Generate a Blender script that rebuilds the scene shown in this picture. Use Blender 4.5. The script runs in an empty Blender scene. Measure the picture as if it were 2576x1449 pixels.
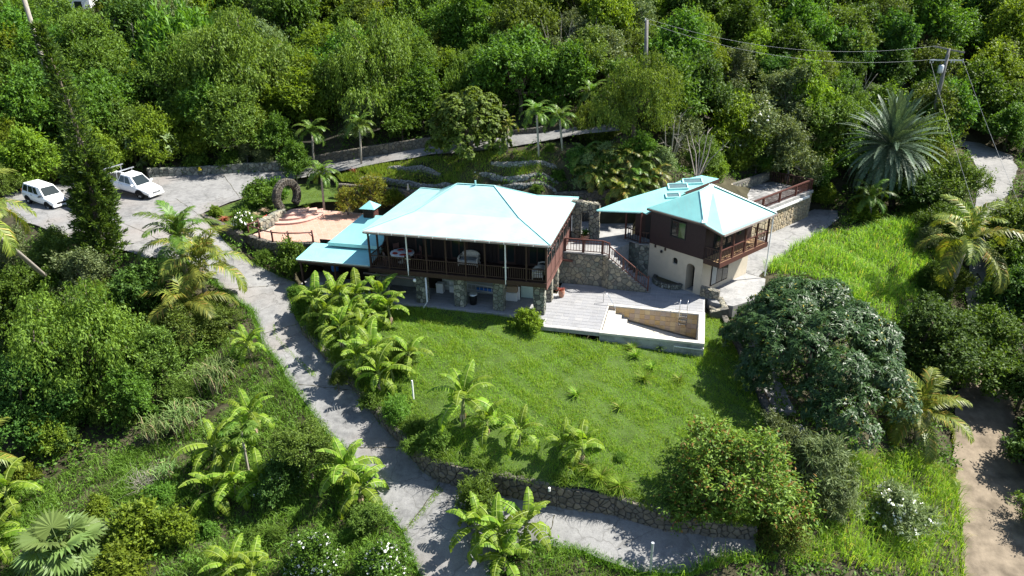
import bpy, math, random
import numpy as np
from mathutils import Vector, Matrix
from mathutils.geometry import delaunay_2d_cdt

# ------------------------------------------------------------------ camera, sky, sun, exposure
scene = bpy.context.scene
COL = scene.collection
R = math.radians
CAM_Z, PITCH, ROLL, FPX = 21.063, R(24.154), R(-0.893), 1753.0      # pixels of a 2576 x 1449 picture
_f = np.array([0, math.cos(PITCH), -math.sin(PITCH)])
_u0 = np.array([0, math.sin(PITCH), math.cos(PITCH)])
_r0 = np.array([1.0, 0, 0])
_r = _r0 * math.cos(ROLL) + _u0 * math.sin(ROLL)
_u = _u0 * math.cos(ROLL) - _r0 * math.sin(ROLL)
cam_data = bpy.data.cameras.new('camera')
cam = bpy.data.objects.new('camera', cam_data)
COL.objects.link(cam)
cam.matrix_world = Matrix(((_r[0], _u[0], -_f[0], 0), (_r[1], _u[1], -_f[1], 0), (_r[2], _u[2], -_f[2], CAM_Z), (0, 0, 0, 1)))
cam_data.sensor_width = 36.0
cam_data.lens = 36.0 * FPX / 2576
cam_data.clip_start = 0.5
cam_data.clip_end = 3000
scene.camera = cam

SUN_EL = R(51)
SUN_H = Vector((0.982, 0.187, 0)).normalized()
sun_vec = Vector((SUN_H.x * math.cos(SUN_EL), SUN_H.y * math.cos(SUN_EL), math.sin(SUN_EL)))
world = bpy.data.worlds.new('World')
scene.world = world
world.use_nodes = True
_nt = world.node_tree
_nt.nodes.clear()
_sky = _nt.nodes.new('ShaderNodeTexSky')
_sky.sky_type = 'NISHITA'
_sky.sun_disc = False
_sky.sun_elevation = SUN_EL
_sky.sun_rotation = math.atan2(SUN_H.x, SUN_H.y)
_sky.air_density = 1.0
_sky.dust_density = 0.6
_bg = _nt.nodes.new('ShaderNodeBackground')
_bg.inputs['Strength'].default_value = 0.08
_wo = _nt.nodes.new('ShaderNodeOutputWorld')
_nt.links.new(_sky.outputs[0], _bg.inputs[0])
_nt.links.new(_bg.outputs[0], _wo.inputs[0])
sun_data = bpy.data.lights.new('sun', 'SUN')
sun_data.energy = 5.0
sun_data.angle = R(0.5)
sun_data.color = (1.0, 0.96, 0.88)
sun = bpy.data.objects.new('sun', sun_data)
COL.objects.link(sun)
sun.location = (60, 10, 80)
sun.rotation_euler = sun_vec.to_track_quat('Z', 'Y').to_euler()
vs = scene.view_settings
vs.view_transform = 'Standard'
vs.look = 'None'
vs.gamma = 1.0
vs.use_curve_mapping = False
vs.exposure = 1.32

# ------------------------------------------------------------------ helpers
def at(px, py, z):
    """world point seen at a picture position, at height z"""
    d = _f + _r * (px - 1288) / FPX - _u * (py - 724.5) / FPX
    k = (z - CAM_Z) / d[2]
    return np.array([d[0] * k, d[1] * k, z])

def proj(w):
    v = np.asarray(w, float) - np.array([0, 0, CAM_Z])
    k = v @ _f
    return 1288 + FPX * (v @ _r) / k, 724.5 - FPX * (v @ _u) / k, k

def tag(o, label=None, cat=None, group=None, kind=None):
    if label: o['label'] = label
    if cat: o['category'] = cat
    if group: o['group'] = group
    if kind: o['kind'] = kind
    return o

def thing(name, label, cat, loc=(0, 0, 0), rz=0.0, group=None):
    o = bpy.data.objects.new(name, None)
    COL.objects.link(o)
    o.location = [float(c) for c in loc]
    o.rotation_euler = (0, 0, rz)
    o.empty_display_size = 0.2
    return tag(o, label, cat, group)

class MB:
    def __init__(s):
        s.v, s.f = [], []
    def add(s, vs, fs):
        o = len(s.v)
        s.v += [tuple(float(c) for c in v) for v in vs]
        s.f += [tuple(i + o for i in f) for f in fs]
        return s
    def box(s, x0, x1, y0, y1, z0, z1):
        return s.add([(x0, y0, z0), (x1, y0, z0), (x1, y1, z0), (x0, y1, z0), (x0, y0, z1), (x1, y0, z1), (x1, y1, z1), (x0, y1, z1)],
                     [(0, 3, 2, 1), (4, 5, 6, 7), (0, 1, 5, 4), (1, 2, 6, 5), (2, 3, 7, 6), (3, 0, 4, 7)])
    def bar(s, p, q, w, h, up=(0, 0, 1)):
        p, q = Vector(p), Vector(q)
        d = (q - p).normalized()
        a = d.cross(Vector(up))
        if a.length < 1e-4: a = d.cross(Vector((0, 1, 0)))
        a.normalize()
        b = a.cross(d) * (h / 2)
        a = a * (w / 2)
        return s.add([p - a - b, p + a - b, p + a + b, p - a + b, q - a - b, q + a - b, q + a + b, q - a + b],
                     [(0, 1, 2, 3), (7, 6, 5, 4), (0, 4, 5, 1), (1, 5, 6, 2), (2, 6, 7, 3), (3, 7, 4, 0)])
    def tube(s, pts, rad, n=7, cap=True):
        pts = [Vector([float(c) for c in p]) for p in pts]
        if not hasattr(rad, '__len__'): rad = [rad] * len(pts)
        vs, fs = [], []
        ref = Vector((0.31, 0.52, 0.8))
        for i, p in enumerate(pts):
            d = (pts[min(i + 1, len(pts) - 1)] - pts[max(i - 1, 0)]).normalized()
            a = d.cross(ref)
            if a.length < 0.05: a = d.cross(Vector((1, 0, 0)))
            a.normalize()
            b = d.cross(a)
            for k in range(n):
                t = 2 * math.pi * k / n
                vs.append(p + (a * math.cos(t) + b * math.sin(t)) * rad[i])
        for i in range(len(pts) - 1):
            for k in range(n):
                fs.append((i * n + k, i * n + (k + 1) % n, (i + 1) * n + (k + 1) % n, (i + 1) * n + k))
        if cap:
            fs.append(tuple(range(n - 1, -1, -1)))
            fs.append(tuple((len(pts) - 1) * n + k for k in range(n)))
        return s.add(vs, fs)
    def prism(s, poly, z0, z1):
        n = len(poly)
        z0 = z0 if hasattr(z0, '__len__') else [z0] * n
        z1 = z1 if hasattr(z1, '__len__') else [z1] * n
        vs = [(p[0], p[1], z0[i]) for i, p in enumerate(poly)] + [(p[0], p[1], z1[i]) for i, p in enumerate(poly)]
        fs = [tuple(range(n - 1, -1, -1)), tuple(range(n, 2 * n))]
        fs += [(i, (i + 1) % n, n + (i + 1) % n, n + i) for i in range(n)]
        return s.add(vs, fs)
    def slab(s, pts, th):
        """polygon given in 3-D, thickened straight down"""
        n = len(pts)
        vs = [tuple(p) for p in pts] + [(p[0], p[1], p[2] - th) for p in pts]
        fs = [tuple(range(n)), tuple(range(2 * n - 1, n - 1, -1))]
        fs += [((i + 1) % n, i, n + i, n + (i + 1) % n) for i in range(n)]
        return s.add(vs, fs)
    def lathe(s, prof, n=16, c=(0, 0, 0), a0=0.0, a1=2 * math.pi):
        full = abs(a1 - a0 - 2 * math.pi) < 1e-6
        m = n if full else n + 1
        vs, fs = [], []
        for r, z in prof:
            for k in range(m):
                t = a0 + (a1 - a0) * k / n
                vs.append((c[0] + r * math.cos(t), c[1] + r * math.sin(t), c[2] + z))
        for i in range(len(prof) - 1):
            for k in range(n):
                k2 = (k + 1) % m
                fs.append((i * m + k, i * m + k2, (i + 1) * m + k2, (i + 1) * m + k))
        return s.add(vs, fs)
    def mesh(s, name, mat=None, smooth=False):
        me = bpy.data.meshes.new(name)
        me.from_pydata(s.v, [], s.f)
        if mat: me.materials.append(M[mat] if isinstance(mat, str) else mat)
        if smooth: me.polygons.foreach_set('use_smooth', [True] * len(me.polygons))
        me.update()
        return me
    def build(s, name, mat, parent=None, smooth=False, bevel=0.0, kind=None):
        o = bpy.data.objects.new(name, s.mesh(name, mat, smooth))
        COL.objects.link(o)
        if parent: o.parent = parent
        if bevel:
            b = o.modifiers.new('bevel', 'BEVEL')
            b.width = bevel
            b.segments = 2
        if kind: o['kind'] = kind
        return o

def inst(me, name, parent, loc=(0, 0, 0), rot=(0, 0, 0), sc=(1, 1, 1)):
    o = bpy.data.objects.new(name, me)
    COL.objects.link(o)
    o.parent = parent
    o.location = [float(c) for c in loc]
    o.rotation_euler = rot
    o.scale = sc if hasattr(sc, '__len__') else (sc, sc, sc)
    return o

def npmesh(name, V, F, mat, smooth=False):
    V = np.ascontiguousarray(V, dtype=np.float32)
    F = np.ascontiguousarray(F, dtype=np.int32)
    me = bpy.data.meshes.new(name)
    k = F.shape[1]
    me.vertices.add(len(V))
    me.vertices.foreach_set('co', V.ravel())
    me.loops.add(F.size)
    me.polygons.add(len(F))
    me.loops.foreach_set('vertex_index', F.ravel())
    me.polygons.foreach_set('loop_start', np.arange(0, F.size, k, dtype=np.int32))
    if smooth: me.polygons.foreach_set('use_smooth', np.ones(len(F), dtype=bool))
    if mat: me.materials.append(M[mat] if isinstance(mat, str) else mat)
    me.update(calc_edges=True)
    return me

def npobj(name, V, F, mat, parent=None, kind=None, smooth=False):
    o = bpy.data.objects.new(name, npmesh(name, V, F, mat, smooth))
    COL.objects.link(o)
    if parent: o.parent = parent
    if kind: o['kind'] = kind
    return o

# ------------------------------------------------------------------ materials
M = {}
class NG:
    def __init__(s, name):
        s.m = bpy.data.materials.new(name)
        s.m.use_nodes = True
        s.t = s.m.node_tree
        s.t.nodes.clear()
        s.out = s.n('ShaderNodeOutputMaterial')
        M[name] = s.m
    def n(s, typ, **kw):
        nd = s.t.nodes.new(typ)
        for k, v in kw.items(): setattr(nd, k, v)
        return nd
    def l(s, a, b): s.t.links.new(a, b)
    def pos(s): return s.n('ShaderNodeNewGeometry').outputs['Position']
    def noise(s, scale, detail=4, rough=0.6, vec=None):
        nd = s.n('ShaderNodeTexNoise')
        nd.inputs['Scale'].default_value = scale
        nd.inputs['Detail'].default_value = detail
        nd.inputs['Roughness'].default_value = rough
        s.l(vec if vec is not None else s.pos(), nd.inputs['Vector'])
        return nd.outputs['Fac']
    def ramp(s, fac, stops):
        r = s.n('ShaderNodeValToRGB')
        el = r.color_ramp.elements
        while len(el) < len(stops): el.new(0.5)
        for e, (p, c) in zip(el, stops):
            e.position = p
            e.color = (*c, 1) if len(c) == 3 else c
        s.l(fac, r.inputs[0])
        return r.outputs[0]
    def math(s, op, a, b):
        m = s.n('ShaderNodeMath', operation=op)
        for i, x in enumerate((a, b)):
            if isinstance(x, (int, float)): m.inputs[i].default_value = x
            else: s.l(x, m.inputs[i])
        return m.outputs[0]
    def mix(s, fac, a, b, typ='MIX'):
        m = s.n('ShaderNodeMix', data_type='RGBA', blend_type=typ)
        for sock, x in ((m.inputs[0], fac), (m.inputs[6], a), (m.inputs[7], b)):
            if isinstance(x, (int, float)): sock.default_value = x
            elif isinstance(x, tuple): sock.default_value = (*x, 1)
            else: s.l(x, sock)
        return m.outputs[2]
    def bump(s, h, strength, dist=0.02):
        b = s.n('ShaderNodeBump')
        b.inputs['Strength'].default_value = strength
        b.inputs['Distance'].default_value = dist
        s.l(h, b.inputs['Height'])
        return b.outputs[0]
    def bsdf(s, color, rough=0.7, spec=0.3, metal=0.0, normal=None):
        p = s.n('ShaderNodeBsdfPrincipled')
        if isinstance(color, tuple): p.inputs['Base Color'].default_value = (*color, 1)
        else: s.l(color, p.inputs['Base Color'])
        if isinstance(rough, (int, float)): p.inputs['Roughness'].default_value = rough
        else: s.l(rough, p.inputs['Roughness'])
        p.inputs['Specular IOR Level'].default_value = spec
        p.inputs['Metallic'].default_value = metal
        if normal is not None: s.l(normal, p.inputs['Normal'])
        return p
    def done(s, sh):
        s.l(sh.outputs[0], s.out.inputs[0])
        return s.m

def plain(name, c, rough=0.6, spec=0.3, metal=0.0, var=0.12, scale=3.0, bump=0.0, bscale=40):
    g = NG(name)
    a = tuple(x * (1 - var) for x in c)
    b = tuple(min(1, x * (1 + var)) for x in c)
    col = g.ramp(g.noise(scale), [(0.3, a), (0.7, b)])
    nrm = g.bump(g.noise(bscale, 3), bump) if bump else None
    return g.done(g.bsdf(col, rough, spec, metal, nrm))

def leafmat(name, dark, light, transl=0.35, rough=0.55, spec=0.22, third=None, tfrac=0.08, patch=0.35, pscale=0.5, gain=1.12):
    dark = tuple(c * gain for c in dark); light = tuple(c * gain for c in light)
    g = NG(name)
    geo = g.n('ShaderNodeNewGeometry')
    oi = g.n('ShaderNodeObjectInfo')
    rnd = geo.outputs['Random Per Island']
    nz = g.noise(pscale, 3, 0.6, geo.outputs['Position'])
    f = g.math('ADD', g.math('MULTIPLY', rnd, 1 - patch), g.math('MULTIPLY', nz, patch))
    stops = [(0.12, dark), (0.88, light)]
    col = g.ramp(f, stops)
    if third:
        t = g.math('GREATER_THAN', g.math('FRACT', g.math('MULTIPLY', rnd, 7.31), 0.0), 1 - tfrac)
        col = g.mix(t, col, third)
    hs = g.n('ShaderNodeHueSaturation')
    g.l(col, hs.inputs['Color'])
    g.l(g.math('ADD', g.math('MULTIPLY', oi.outputs['Random'], 0.03), 0.482), hs.inputs['Hue'])
    g.l(g.math('ADD', g.math('MULTIPLY', oi.outputs['Random'], 0.5), 0.85), hs.inputs['Value'])
    col = hs.outputs[0]
    p = g.bsdf(col, rough, spec)
    tr = g.n('ShaderNodeBsdfTranslucent')
    g.l(g.mix(1.0, col, (1.35, 1.3, 0.5), 'MULTIPLY'), tr.inputs['Color'])
    mx = g.n('ShaderNodeMixShader')
    mx.inputs[0].default_value = transl
    g.l(p.outputs[0], mx.inputs[1])
    g.l(tr.outputs[0], mx.inputs[2])
    return g.done(mx)

def stonemat(name, cols, bump=0.5):
    g = NG(name)
    geo = g.n('ShaderNodeNewGeometry')
    oi = g.n('ShaderNodeObjectInfo')
    f = g.math('FRACT', g.math('ADD', geo.outputs['Random Per Island'], oi.outputs['Random']), 0.0)
    n = len(cols)
    col = g.ramp(f, [((i + 0.5) / n, c) for i, c in enumerate(cols)])
    nz = g.noise(9.0, 5, 0.65)
    col = g.mix(g.ramp(nz, [(0.45, (0, 0, 0)), (0.85, (.8, .8, .8))]), col, (0.10, 0.095, 0.085))
    col = g.mix(0.16, col, g.ramp(g.noise(2.2, 3), [(0.3, (0.06, 0.065, 0.05)), (0.7, (0.42, 0.39, 0.33))]))
    return g.done(g.bsdf(col, 0.9, 0.2, 0, g.bump(g.noise(22, 5), bump, 0.03)))

# stone and masonry
stonemat('stone', [(0.27, 0.25, 0.19), (0.11, 0.12, 0.105), (0.36, 0.31, 0.21), (0.16, 0.18, 0.15), (0.42, 0.37, 0.27), (0.13, 0.125, 0.115)])
stonemat('stone_green', [(0.17, 0.20, 0.155), (0.085, 0.10, 0.085), (0.34, 0.34, 0.27), (0.12, 0.145, 0.12), (0.42, 0.41, 0.34), (0.07, 0.08, 0.07)])
stonemat('stone_tan', [(0.46, 0.36, 0.22), (0.34, 0.27, 0.17), (0.50, 0.42, 0.28), (0.28, 0.23, 0.16), (0.40, 0.33, 0.22)])
stonemat('stone_dark', [(0.085, 0.075, 0.06), (0.115, 0.10, 0.08), (0.065, 0.06, 0.052), (0.17, 0.145, 0.105), (0.095, 0.086, 0.072), (0.08, 0.078, 0.07)])
stonemat('stone_dry', [(0.22, 0.22, 0.21), (0.14, 0.145, 0.15), (0.30, 0.29, 0.27), (0.18, 0.18, 0.18)])
plain('mortar', (0.13, 0.125, 0.11), 0.95, 0.1, var=0.25, scale=5, bump=0.4)
plain('mortar_dark', (0.07, 0.066, 0.058), 0.95, 0.1, var=0.3, scale=4, bump=0.4)

def concrete(name, base, stain, blot, crack=True, pink=None):
    g = NG(name)
    p = g.pos()
    n1 = g.noise(0.45, 8, 0.72, p)
    n2 = g.noise(2.4, 6, 0.7, p)
    n3 = g.noise(26, 3, 0.6, p)
    col = g.ramp(n1, [(0.38, stain), (0.58, base)])
    col = g.mix(g.ramp(n2, [(0.42, (0, 0, 0)), (0.72, (0.75, 0.75, 0.75))]), col, blot)
    col = g.mix(g.ramp(g.noise(0.9, 6, 0.75, p), [(0.56, (0, 0, 0)), (0.72, (0.55, 0.55, 0.55))]), col, tuple(x * .62 for x in stain))
    if pink: col = g.mix(g.ramp(g.noise(0.16, 3, 0.5, p), [(0.52, (0, 0, 0)), (0.66, (0.55, 0.55, 0.55))]), col, pink)
    col = g.mix(0.5, col, g.ramp(n3, [(0.25, (0.5, 0.5, 0.5)), (0.75, (1.45, 1.45, 1.45))]), 'MULTIPLY')
    if crack:
        v = g.n('ShaderNodeTexVoronoi', feature='DISTANCE_TO_EDGE')
        v.inputs['Scale'].default_value = 0.3
        w = g.n('ShaderNodeVectorMath', operation='ADD')
        g.l(p, w.inputs[0])
        nv = g.n('ShaderNodeTexNoise')
        nv.inputs['Scale'].default_value = 1.3
        nv.inputs['Detail'].default_value = 5
        g.l(p, nv.inputs['Vector'])
        g.l(nv.outputs['Color'], w.inputs[1])
        g.l(w.outputs[0], v.inputs['Vector'])
        col = g.mix(g.ramp(v.outputs['Distance'], [(0.0, (0.6, 0.6, 0.6)), (0.014, (0, 0, 0))]), col, (0.085, 0.083, 0.076))
    return g.done(g.bsdf(col, 0.92, 0.15, 0, g.bump(n3, 0.25, 0.02)))
concrete('drive', (0.215, 0.213, 0.208), (0.125, 0.125, 0.124), (0.27, 0.267, 0.26), True, (0.215, 0.188, 0.168))
concrete('road', (0.25, 0.243, 0.232), (0.16, 0.158, 0.152), (0.30, 0.292, 0.278))
concrete('slab', (0.30, 0.295, 0.285), (0.16, 0.16, 0.16), (0.37, 0.365, 0.355), False)
concrete('yard', (0.25, 0.247, 0.24), (0.14, 0.14, 0.138), (0.31, 0.305, 0.295), True)
concrete('pool_white', (0.50, 0.485, 0.45), (0.40, 0.37, 0.31), (0.56, 0.545, 0.51), False)
concrete('pool_side', (0.34, 0.35, 0.335), (0.16, 0.175, 0.165), (0.40, 0.40, 0.385), False)
plain('dirt', (0.19, 0.155, 0.115), 0.95, 0.1, var=0.4, scale=1.1, bump=0.6, bscale=9)
plain('soil', (0.055, 0.05, 0.03), 0.95, 0.1, var=0.45, scale=0.8, bump=0.5, bscale=6)
plain('lawn_soil', (0.06, 0.095, 0.022), 0.95, 0.1, var=0.3, scale=1.2, bump=0.5, bscale=12)
plain('leaf_litter', (0.13, 0.085, 0.05), 0.95, 0.1, var=0.5, scale=6, bump=0.6, bscale=14)

# tiles
def tilemat(name, cols, rough, spread=(3.0, 0.5), grime=(0.12, 0.12, 0.12), gfac=0.3):
    g = NG(name)
    geo = g.n('ShaderNodeNewGeometry')
    oi = g.n('ShaderNodeObjectInfo')
    f = g.math('FRACT', g.math('ADD', geo.outputs['Random Per Island'], oi.outputs['Random']), 0.0)
    n = len(cols)
    col = g.ramp(f, [((i + 0.5) / n, c) for i, c in enumerate(cols)])
    col = g.mix(g.ramp(g.noise(0.8, 5, 0.7), [(0.5, (0, 0, 0)), (0.75, (gfac, gfac, gfac))]), col, grime)
    col = g.mix(0.4, col, g.ramp(g.noise(14, 4), [(0.3, (0.7, 0.7, 0.7)), (0.7, (1.25, 1.25, 1.25))]), 'MULTIPLY')
    return g.done(g.bsdf(col, rough, 0.25, 0, g.bump(g.noise(18, 4), 0.2, 0.02)))
tilemat('patio_tile', [(0.25, 0.252, 0.26), (0.27, 0.27, 0.275), (0.238, 0.24, 0.25), (0.285, 0.283, 0.283), (0.262, 0.262, 0.268)], 0.75, gfac=0.5)
plain('grout', (0.33, 0.327, 0.32), 0.9, 0.1, var=0.2, scale=2)
tilemat('pink_tile', [(0.46, 0.262, 0.195), (0.49, 0.295, 0.225), (0.44, 0.24, 0.175), (0.48, 0.28, 0.215)], 0.6, grime=(0.34, 0.2, 0.15), gfac=0.4)
plain('pink_grout', (0.42, 0.30, 0.25), 0.9, 0.1, var=0.15)
plain('pink_step', (0.46, 0.30, 0.25), 0.7, 0.2, var=0.15, scale=6)
tilemat('pool_tile', [(0.44, 0.32, 0.16), (0.38, 0.26, 0.13), (0.34, 0.27, 0.22), (0.46, 0.35, 0.20), (0.32, 0.24, 0.19), (0.42, 0.29, 0.13)], 0.6, grime=(0.15, 0.09, 0.04), gfac=0.35)
tilemat('deck_tile', [(0.17, 0.165, 0.16), (0.26, 0.255, 0.25), (0.13, 0.13, 0.13), (0.34, 0.33, 0.32)], 0.8)

# roofs
def roofmat(name, c, ang, pitch=0.076, rough=0.42):
    g = NG(name)
    p = g.pos()
    mp = g.n('ShaderNodeMapping')
    mp.inputs['Rotation'].default_value = (0, 0, -ang)
    g.l(p, mp.inputs['Vector'])
    w = g.n('ShaderNodeTexWave', wave_type='BANDS', bands_direction='X', wave_profile='SIN')
    w.inputs['Scale'].default_value = math.pi * 2 / 20 / pitch
    g.l(mp.outputs[0], w.inputs['Vector'])
    nz = g.noise(0.7, 5, 0.6, p)
    col = g.ramp(nz, [(0.3, tuple(x * 0.86 for x in c)), (0.7, tuple(min(1, x * 1.1) for x in c))])
    ms = g.n('ShaderNodeMapping')
    ms.inputs['Rotation'].default_value = (0, 0, -ang)
    ms.inputs['Scale'].default_value = (5.0, 0.35, 0.35)
    g.l(p, ms.inputs['Vector'])
    col = g.mix(g.ramp(g.noise(1.6, 5, 0.7, ms.outputs[0]), [(0.5, (0, 0, 0)), (0.8, (0.32, 0.32, 0.32))]), col, (0.30, 0.36, 0.33))
    col = g.mix(g.math('MULTIPLY', w.outputs['Fac'], 0.16), col, tuple(x * 0.55 for x in c))
    return g.done(g.bsdf(col, rough, 0.5, 0, g.bump(w.outputs['Fac'], 0.5, 0.02)))
TURQ = (0.24, 0.56, 0.56)
roofmat('roof_main_x', (0.35, 0.62, 0.61), -0.261)
roofmat('roof_main_y', (0.35, 0.62, 0.61), -0.261 + math.pi / 2)
roofmat('roof_wing', TURQ, -0.261)
roofmat('roof_annex_x', (0.245, 0.56, 0.535), 0.713)
roofmat('roof_annex_y', (0.245, 0.56, 0.535), 0.713 + math.pi / 2)
plain('roof_trim', (0.36, 0.64, 0.62), 0.4, 0.5, var=0.05)
plain('roof_white', (0.66, 0.80, 0.78), 0.4, 0.5, var=0.04)
plain('skylight_glass', (0.10, 0.16, 0.17), 0.08, 0.6, var=0.1)
# wood
def woodmat(name, c, rough=0.55, var=0.25):
    g = NG(name)
    p = g.pos()
    mp = g.n('ShaderNodeMapping')
    mp.inputs['Scale'].default_value = (6, 6, 1.2)
    g.l(p, mp.inputs['Vector'])
    n = g.noise(3.0, 5, 0.6, mp.outputs[0])
    col = g.ramp(n, [(0.3, tuple(x * (1 - var) for x in c)), (0.7, tuple(x * (1 + var) for x in c))])
    return g.done(g.bsdf(col, rough, 0.3, 0, g.bump(n, 0.15, 0.01)))
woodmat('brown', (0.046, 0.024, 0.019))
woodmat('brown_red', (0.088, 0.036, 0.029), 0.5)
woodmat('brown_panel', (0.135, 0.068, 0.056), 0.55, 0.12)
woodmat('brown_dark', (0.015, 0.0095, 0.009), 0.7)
woodmat('siding', (0.034, 0.0185, 0.0175), 0.6)
woodmat('deck_wood', (0.40, 0.26, 0.14), 0.6)
woodmat('floor_wood', (0.05, 0.027, 0.02), 0.6)
woodmat('grey_wood', (0.17, 0.155, 0.14), 0.85)
woodmat('bark', (0.13, 0.105, 0.08), 0.95, 0.45)
woodmat('bark_pale', (0.30, 0.27, 0.23), 0.95, 0.35)
woodmat('wicker', (0.50, 0.47, 0.40), 0.8, 0.2)
plain('gutter', (0.085, 0.062, 0.05), 0.4, 0.5, var=0.1)
plain('gutter_pale', (0.28, 0.235, 0.215), 0.4, 0.5, var=0.1)
plain('stucco', (0.50, 0.44, 0.345), 0.9, 0.15, var=0.07, scale=1.5, bump=0.25)
plain('plaster', (0.36, 0.37, 0.355), 0.9, 0.15, var=0.12, scale=1.2)
plain('white_paint', (0.78, 0.78, 0.76), 0.45, 0.4, var=0.04)
plain('white_cloth', (0.70, 0.70, 0.70), 0.8, 0.2, var=0.06)
plain('red_cloth', (0.55, 0.06, 0.03), 0.8, 0.2)
plain('pale_green', (0.42, 0.55, 0.50), 0.5, 0.4, var=0.05)
plain('black', (0.012, 0.012, 0.013), 0.5, 0.4)
plain('glass', (0.015, 0.022, 0.022), 0.06, 0.6, var=0.1)
plain('glass_green', (0.05, 0.10, 0.035), 0.08, 0.6, var=0.4, scale=4)
plain('steel', (0.62, 0.63, 0.64), 0.25, 0.5, 0.9, var=0.05)
plain('aluminium', (0.55, 0.57, 0.60), 0.4, 0.5, 0.7, var=0.08)
plain('blue', (0.03, 0.14, 0.45), 0.45, 0.4)
plain('terracotta', (0.42, 0.22, 0.15), 0.85, 0.2)
plain('cardboard', (0.33, 0.25, 0.17), 0.9, 0.1)
plain('pole_wood', (0.20, 0.19, 0.175), 0.9, 0.15, var=0.25)
plain('wire', (0.30, 0.31, 0.31), 0.5, 0.4)
plain('galvanised', (0.50, 0.53, 0.55), 0.45, 0.5, 0.5)
plain('car_white', (0.80, 0.80, 0.80), 0.18, 0.5, var=0.02)
plain('car_dark', (0.015, 0.017, 0.02), 0.2, 0.5)
plain('tyre', (0.014, 0.014, 0.014), 0.85, 0.2)
plain('trim', (0.02, 0.02, 0.021), 0.6, 0.3)
plain('lens', (0.75, 0.77, 0.78), 0.1, 0.6)
plain('amber', (0.7, 0.22, 0.02), 0.3, 0.5)
plain('plate', (0.75, 0.73, 0.62), 0.5, 0.3)
plain('yellow', (0.75, 0.55, 0.02), 0.5, 0.3)

# leaves
leafmat('lf_forest', (0.024, 0.060, 0.008), (0.108, 0.205, 0.024), 0.36)
leafmat('lf_olive', (0.034, 0.064, 0.010), (0.135, 0.205, 0.032), 0.34)
leafmat('lf_lime', (0.058, 0.105, 0.010), (0.185, 0.265, 0.026), 0.42)
leafmat('lf_dark', (0.020, 0.054, 0.010), (0.080, 0.155, 0.026), 0.32, 0.6, 0.2)
leafmat('lf_droop', (0.036, 0.074, 0.011), (0.165, 0.25, 0.036), 0.38)
leafmat('lf_grey', (0.055, 0.090, 0.035), (0.17, 0.22, 0.085), 0.25)
leafmat('lf_mango', (0.013, 0.042, 0.011), (0.052, 0.118, 0.031), 0.18, 0.42, 0.28, third=(0.30, 0.28, 0.03), tfrac=0.012)
leafmat('lf_feather', (0.036, 0.085, 0.011), (0.115, 0.20, 0.024), 0.40)
leafmat('lf_red', (0.038, 0.074, 0.011), (0.145, 0.205, 0.028), 0.30, third=(0.15, 0.075, 0.022), tfrac=0.13)
leafmat('lf_yellow', (0.075, 0.10, 0.012), (0.21, 0.225, 0.025), 0.35, third=(0.26, 0.16, 0.02), tfrac=0.07)
leafmat('lf_banana', (0.058, 0.118, 0.012), (0.190, 0.282, 0.028), 0.45, 0.5, 0.2, third=(0.24, 0.25, 0.03), tfrac=0.012)
leafmat('lf_palm', (0.040, 0.090, 0.014), (0.13, 0.21, 0.030), 0.35, 0.45, 0.3)
leafmat('lf_coco', (0.060, 0.098, 0.016), (0.22, 0.24, 0.04), 0.35, 0.45, 0.3, third=(0.34, 0.25, 0.06), tfrac=0.10)
leafmat('lf_date', (0.040, 0.074, 0.044), (0.115, 0.165, 0.10), 0.15, 0.5, 0.3)
leafmat('lf_fan', (0.05, 0.095, 0.026), (0.125, 0.185, 0.05), 0.30, 0.45, 0.3)
leafmat('lf_pine', (0.014, 0.036, 0.008), (0.105, 0.17, 0.022), 0.25, patch=.15)
leafmat('lf_cane', (0.075, 0.13, 0.035), (0.18, 0.26, 0.085), 0.30, third=(0.34, 0.28, 0.15), tfrac=0.10)
leafmat('grass', (0.108, 0.215, 0.018), (0.25, 0.415, 0.046), 0.42, 0.5, 0.25, patch=0.62, pscale=0.4, third=(0.26, 0.30, 0.06), tfrac=0.05)
leafmat('grass_tall', (0.085, 0.17, 0.015), (0.24, 0.36, 0.045), 0.42, 0.5, 0.25, third=(0.34, 0.32, 0.10), tfrac=0.08)
leafmat('grass_dark', (0.050, 0.115, 0.012), (0.145, 0.26, 0.032), 0.32, 0.5, 0.25, patch=0.5)
leafmat('petal', (0.75, 0.75, 0.78), (0.85, 0.85, 0.85), 0.2)
leafmat('petal_red', (0.6, 0.03, 0.02), (0.75, 0.06, 0.05), 0.2)
leafmat('dry', (0.20, 0.145, 0.09), (0.42, 0.34, 0.24), 0.2)
leafmat('lf_croton', (0.16, 0.055, 0.03), (0.32, 0.10, 0.05), 0.25)
# ------------------------------------------------------------------ ground surfaces
class Surf:
    """smooth height field through scattered points"""
    def __init__(s, pts, lam=0.02):
        P = np.array(pts, float)
        s.x = P[:, :2]
        n = len(P)
        d = np.sqrt(((s.x[:, None] - s.x[None]) ** 2).sum(-1) + 0.6)
        A = np.zeros((n + 3, n + 3))
        A[:n, :n] = -d + lam * np.eye(n) * 10
        Q = np.c_[np.ones(n), s.x]
        A[:n, n:] = Q
        A[n:, :n] = Q.T
        s.w = np.linalg.solve(A, np.r_[P[:, 2], 0, 0, 0])
    def __call__(s, x, y):
        X = np.c_[np.atleast_1d(x).astype(float), np.atleast_1d(y).astype(float)]
        out = np.empty(len(X))
        n = len(s.x)
        for i in range(0, len(X), 20000):
            c = X[i:i + 20000]
            d = np.sqrt(((c[:, None] - s.x[None]) ** 2).sum(-1) + 0.6)
            out[i:i + 20000] = -d @ s.w[:n] + s.w[n] + c @ s.w[n + 1:]
        return out

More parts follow.
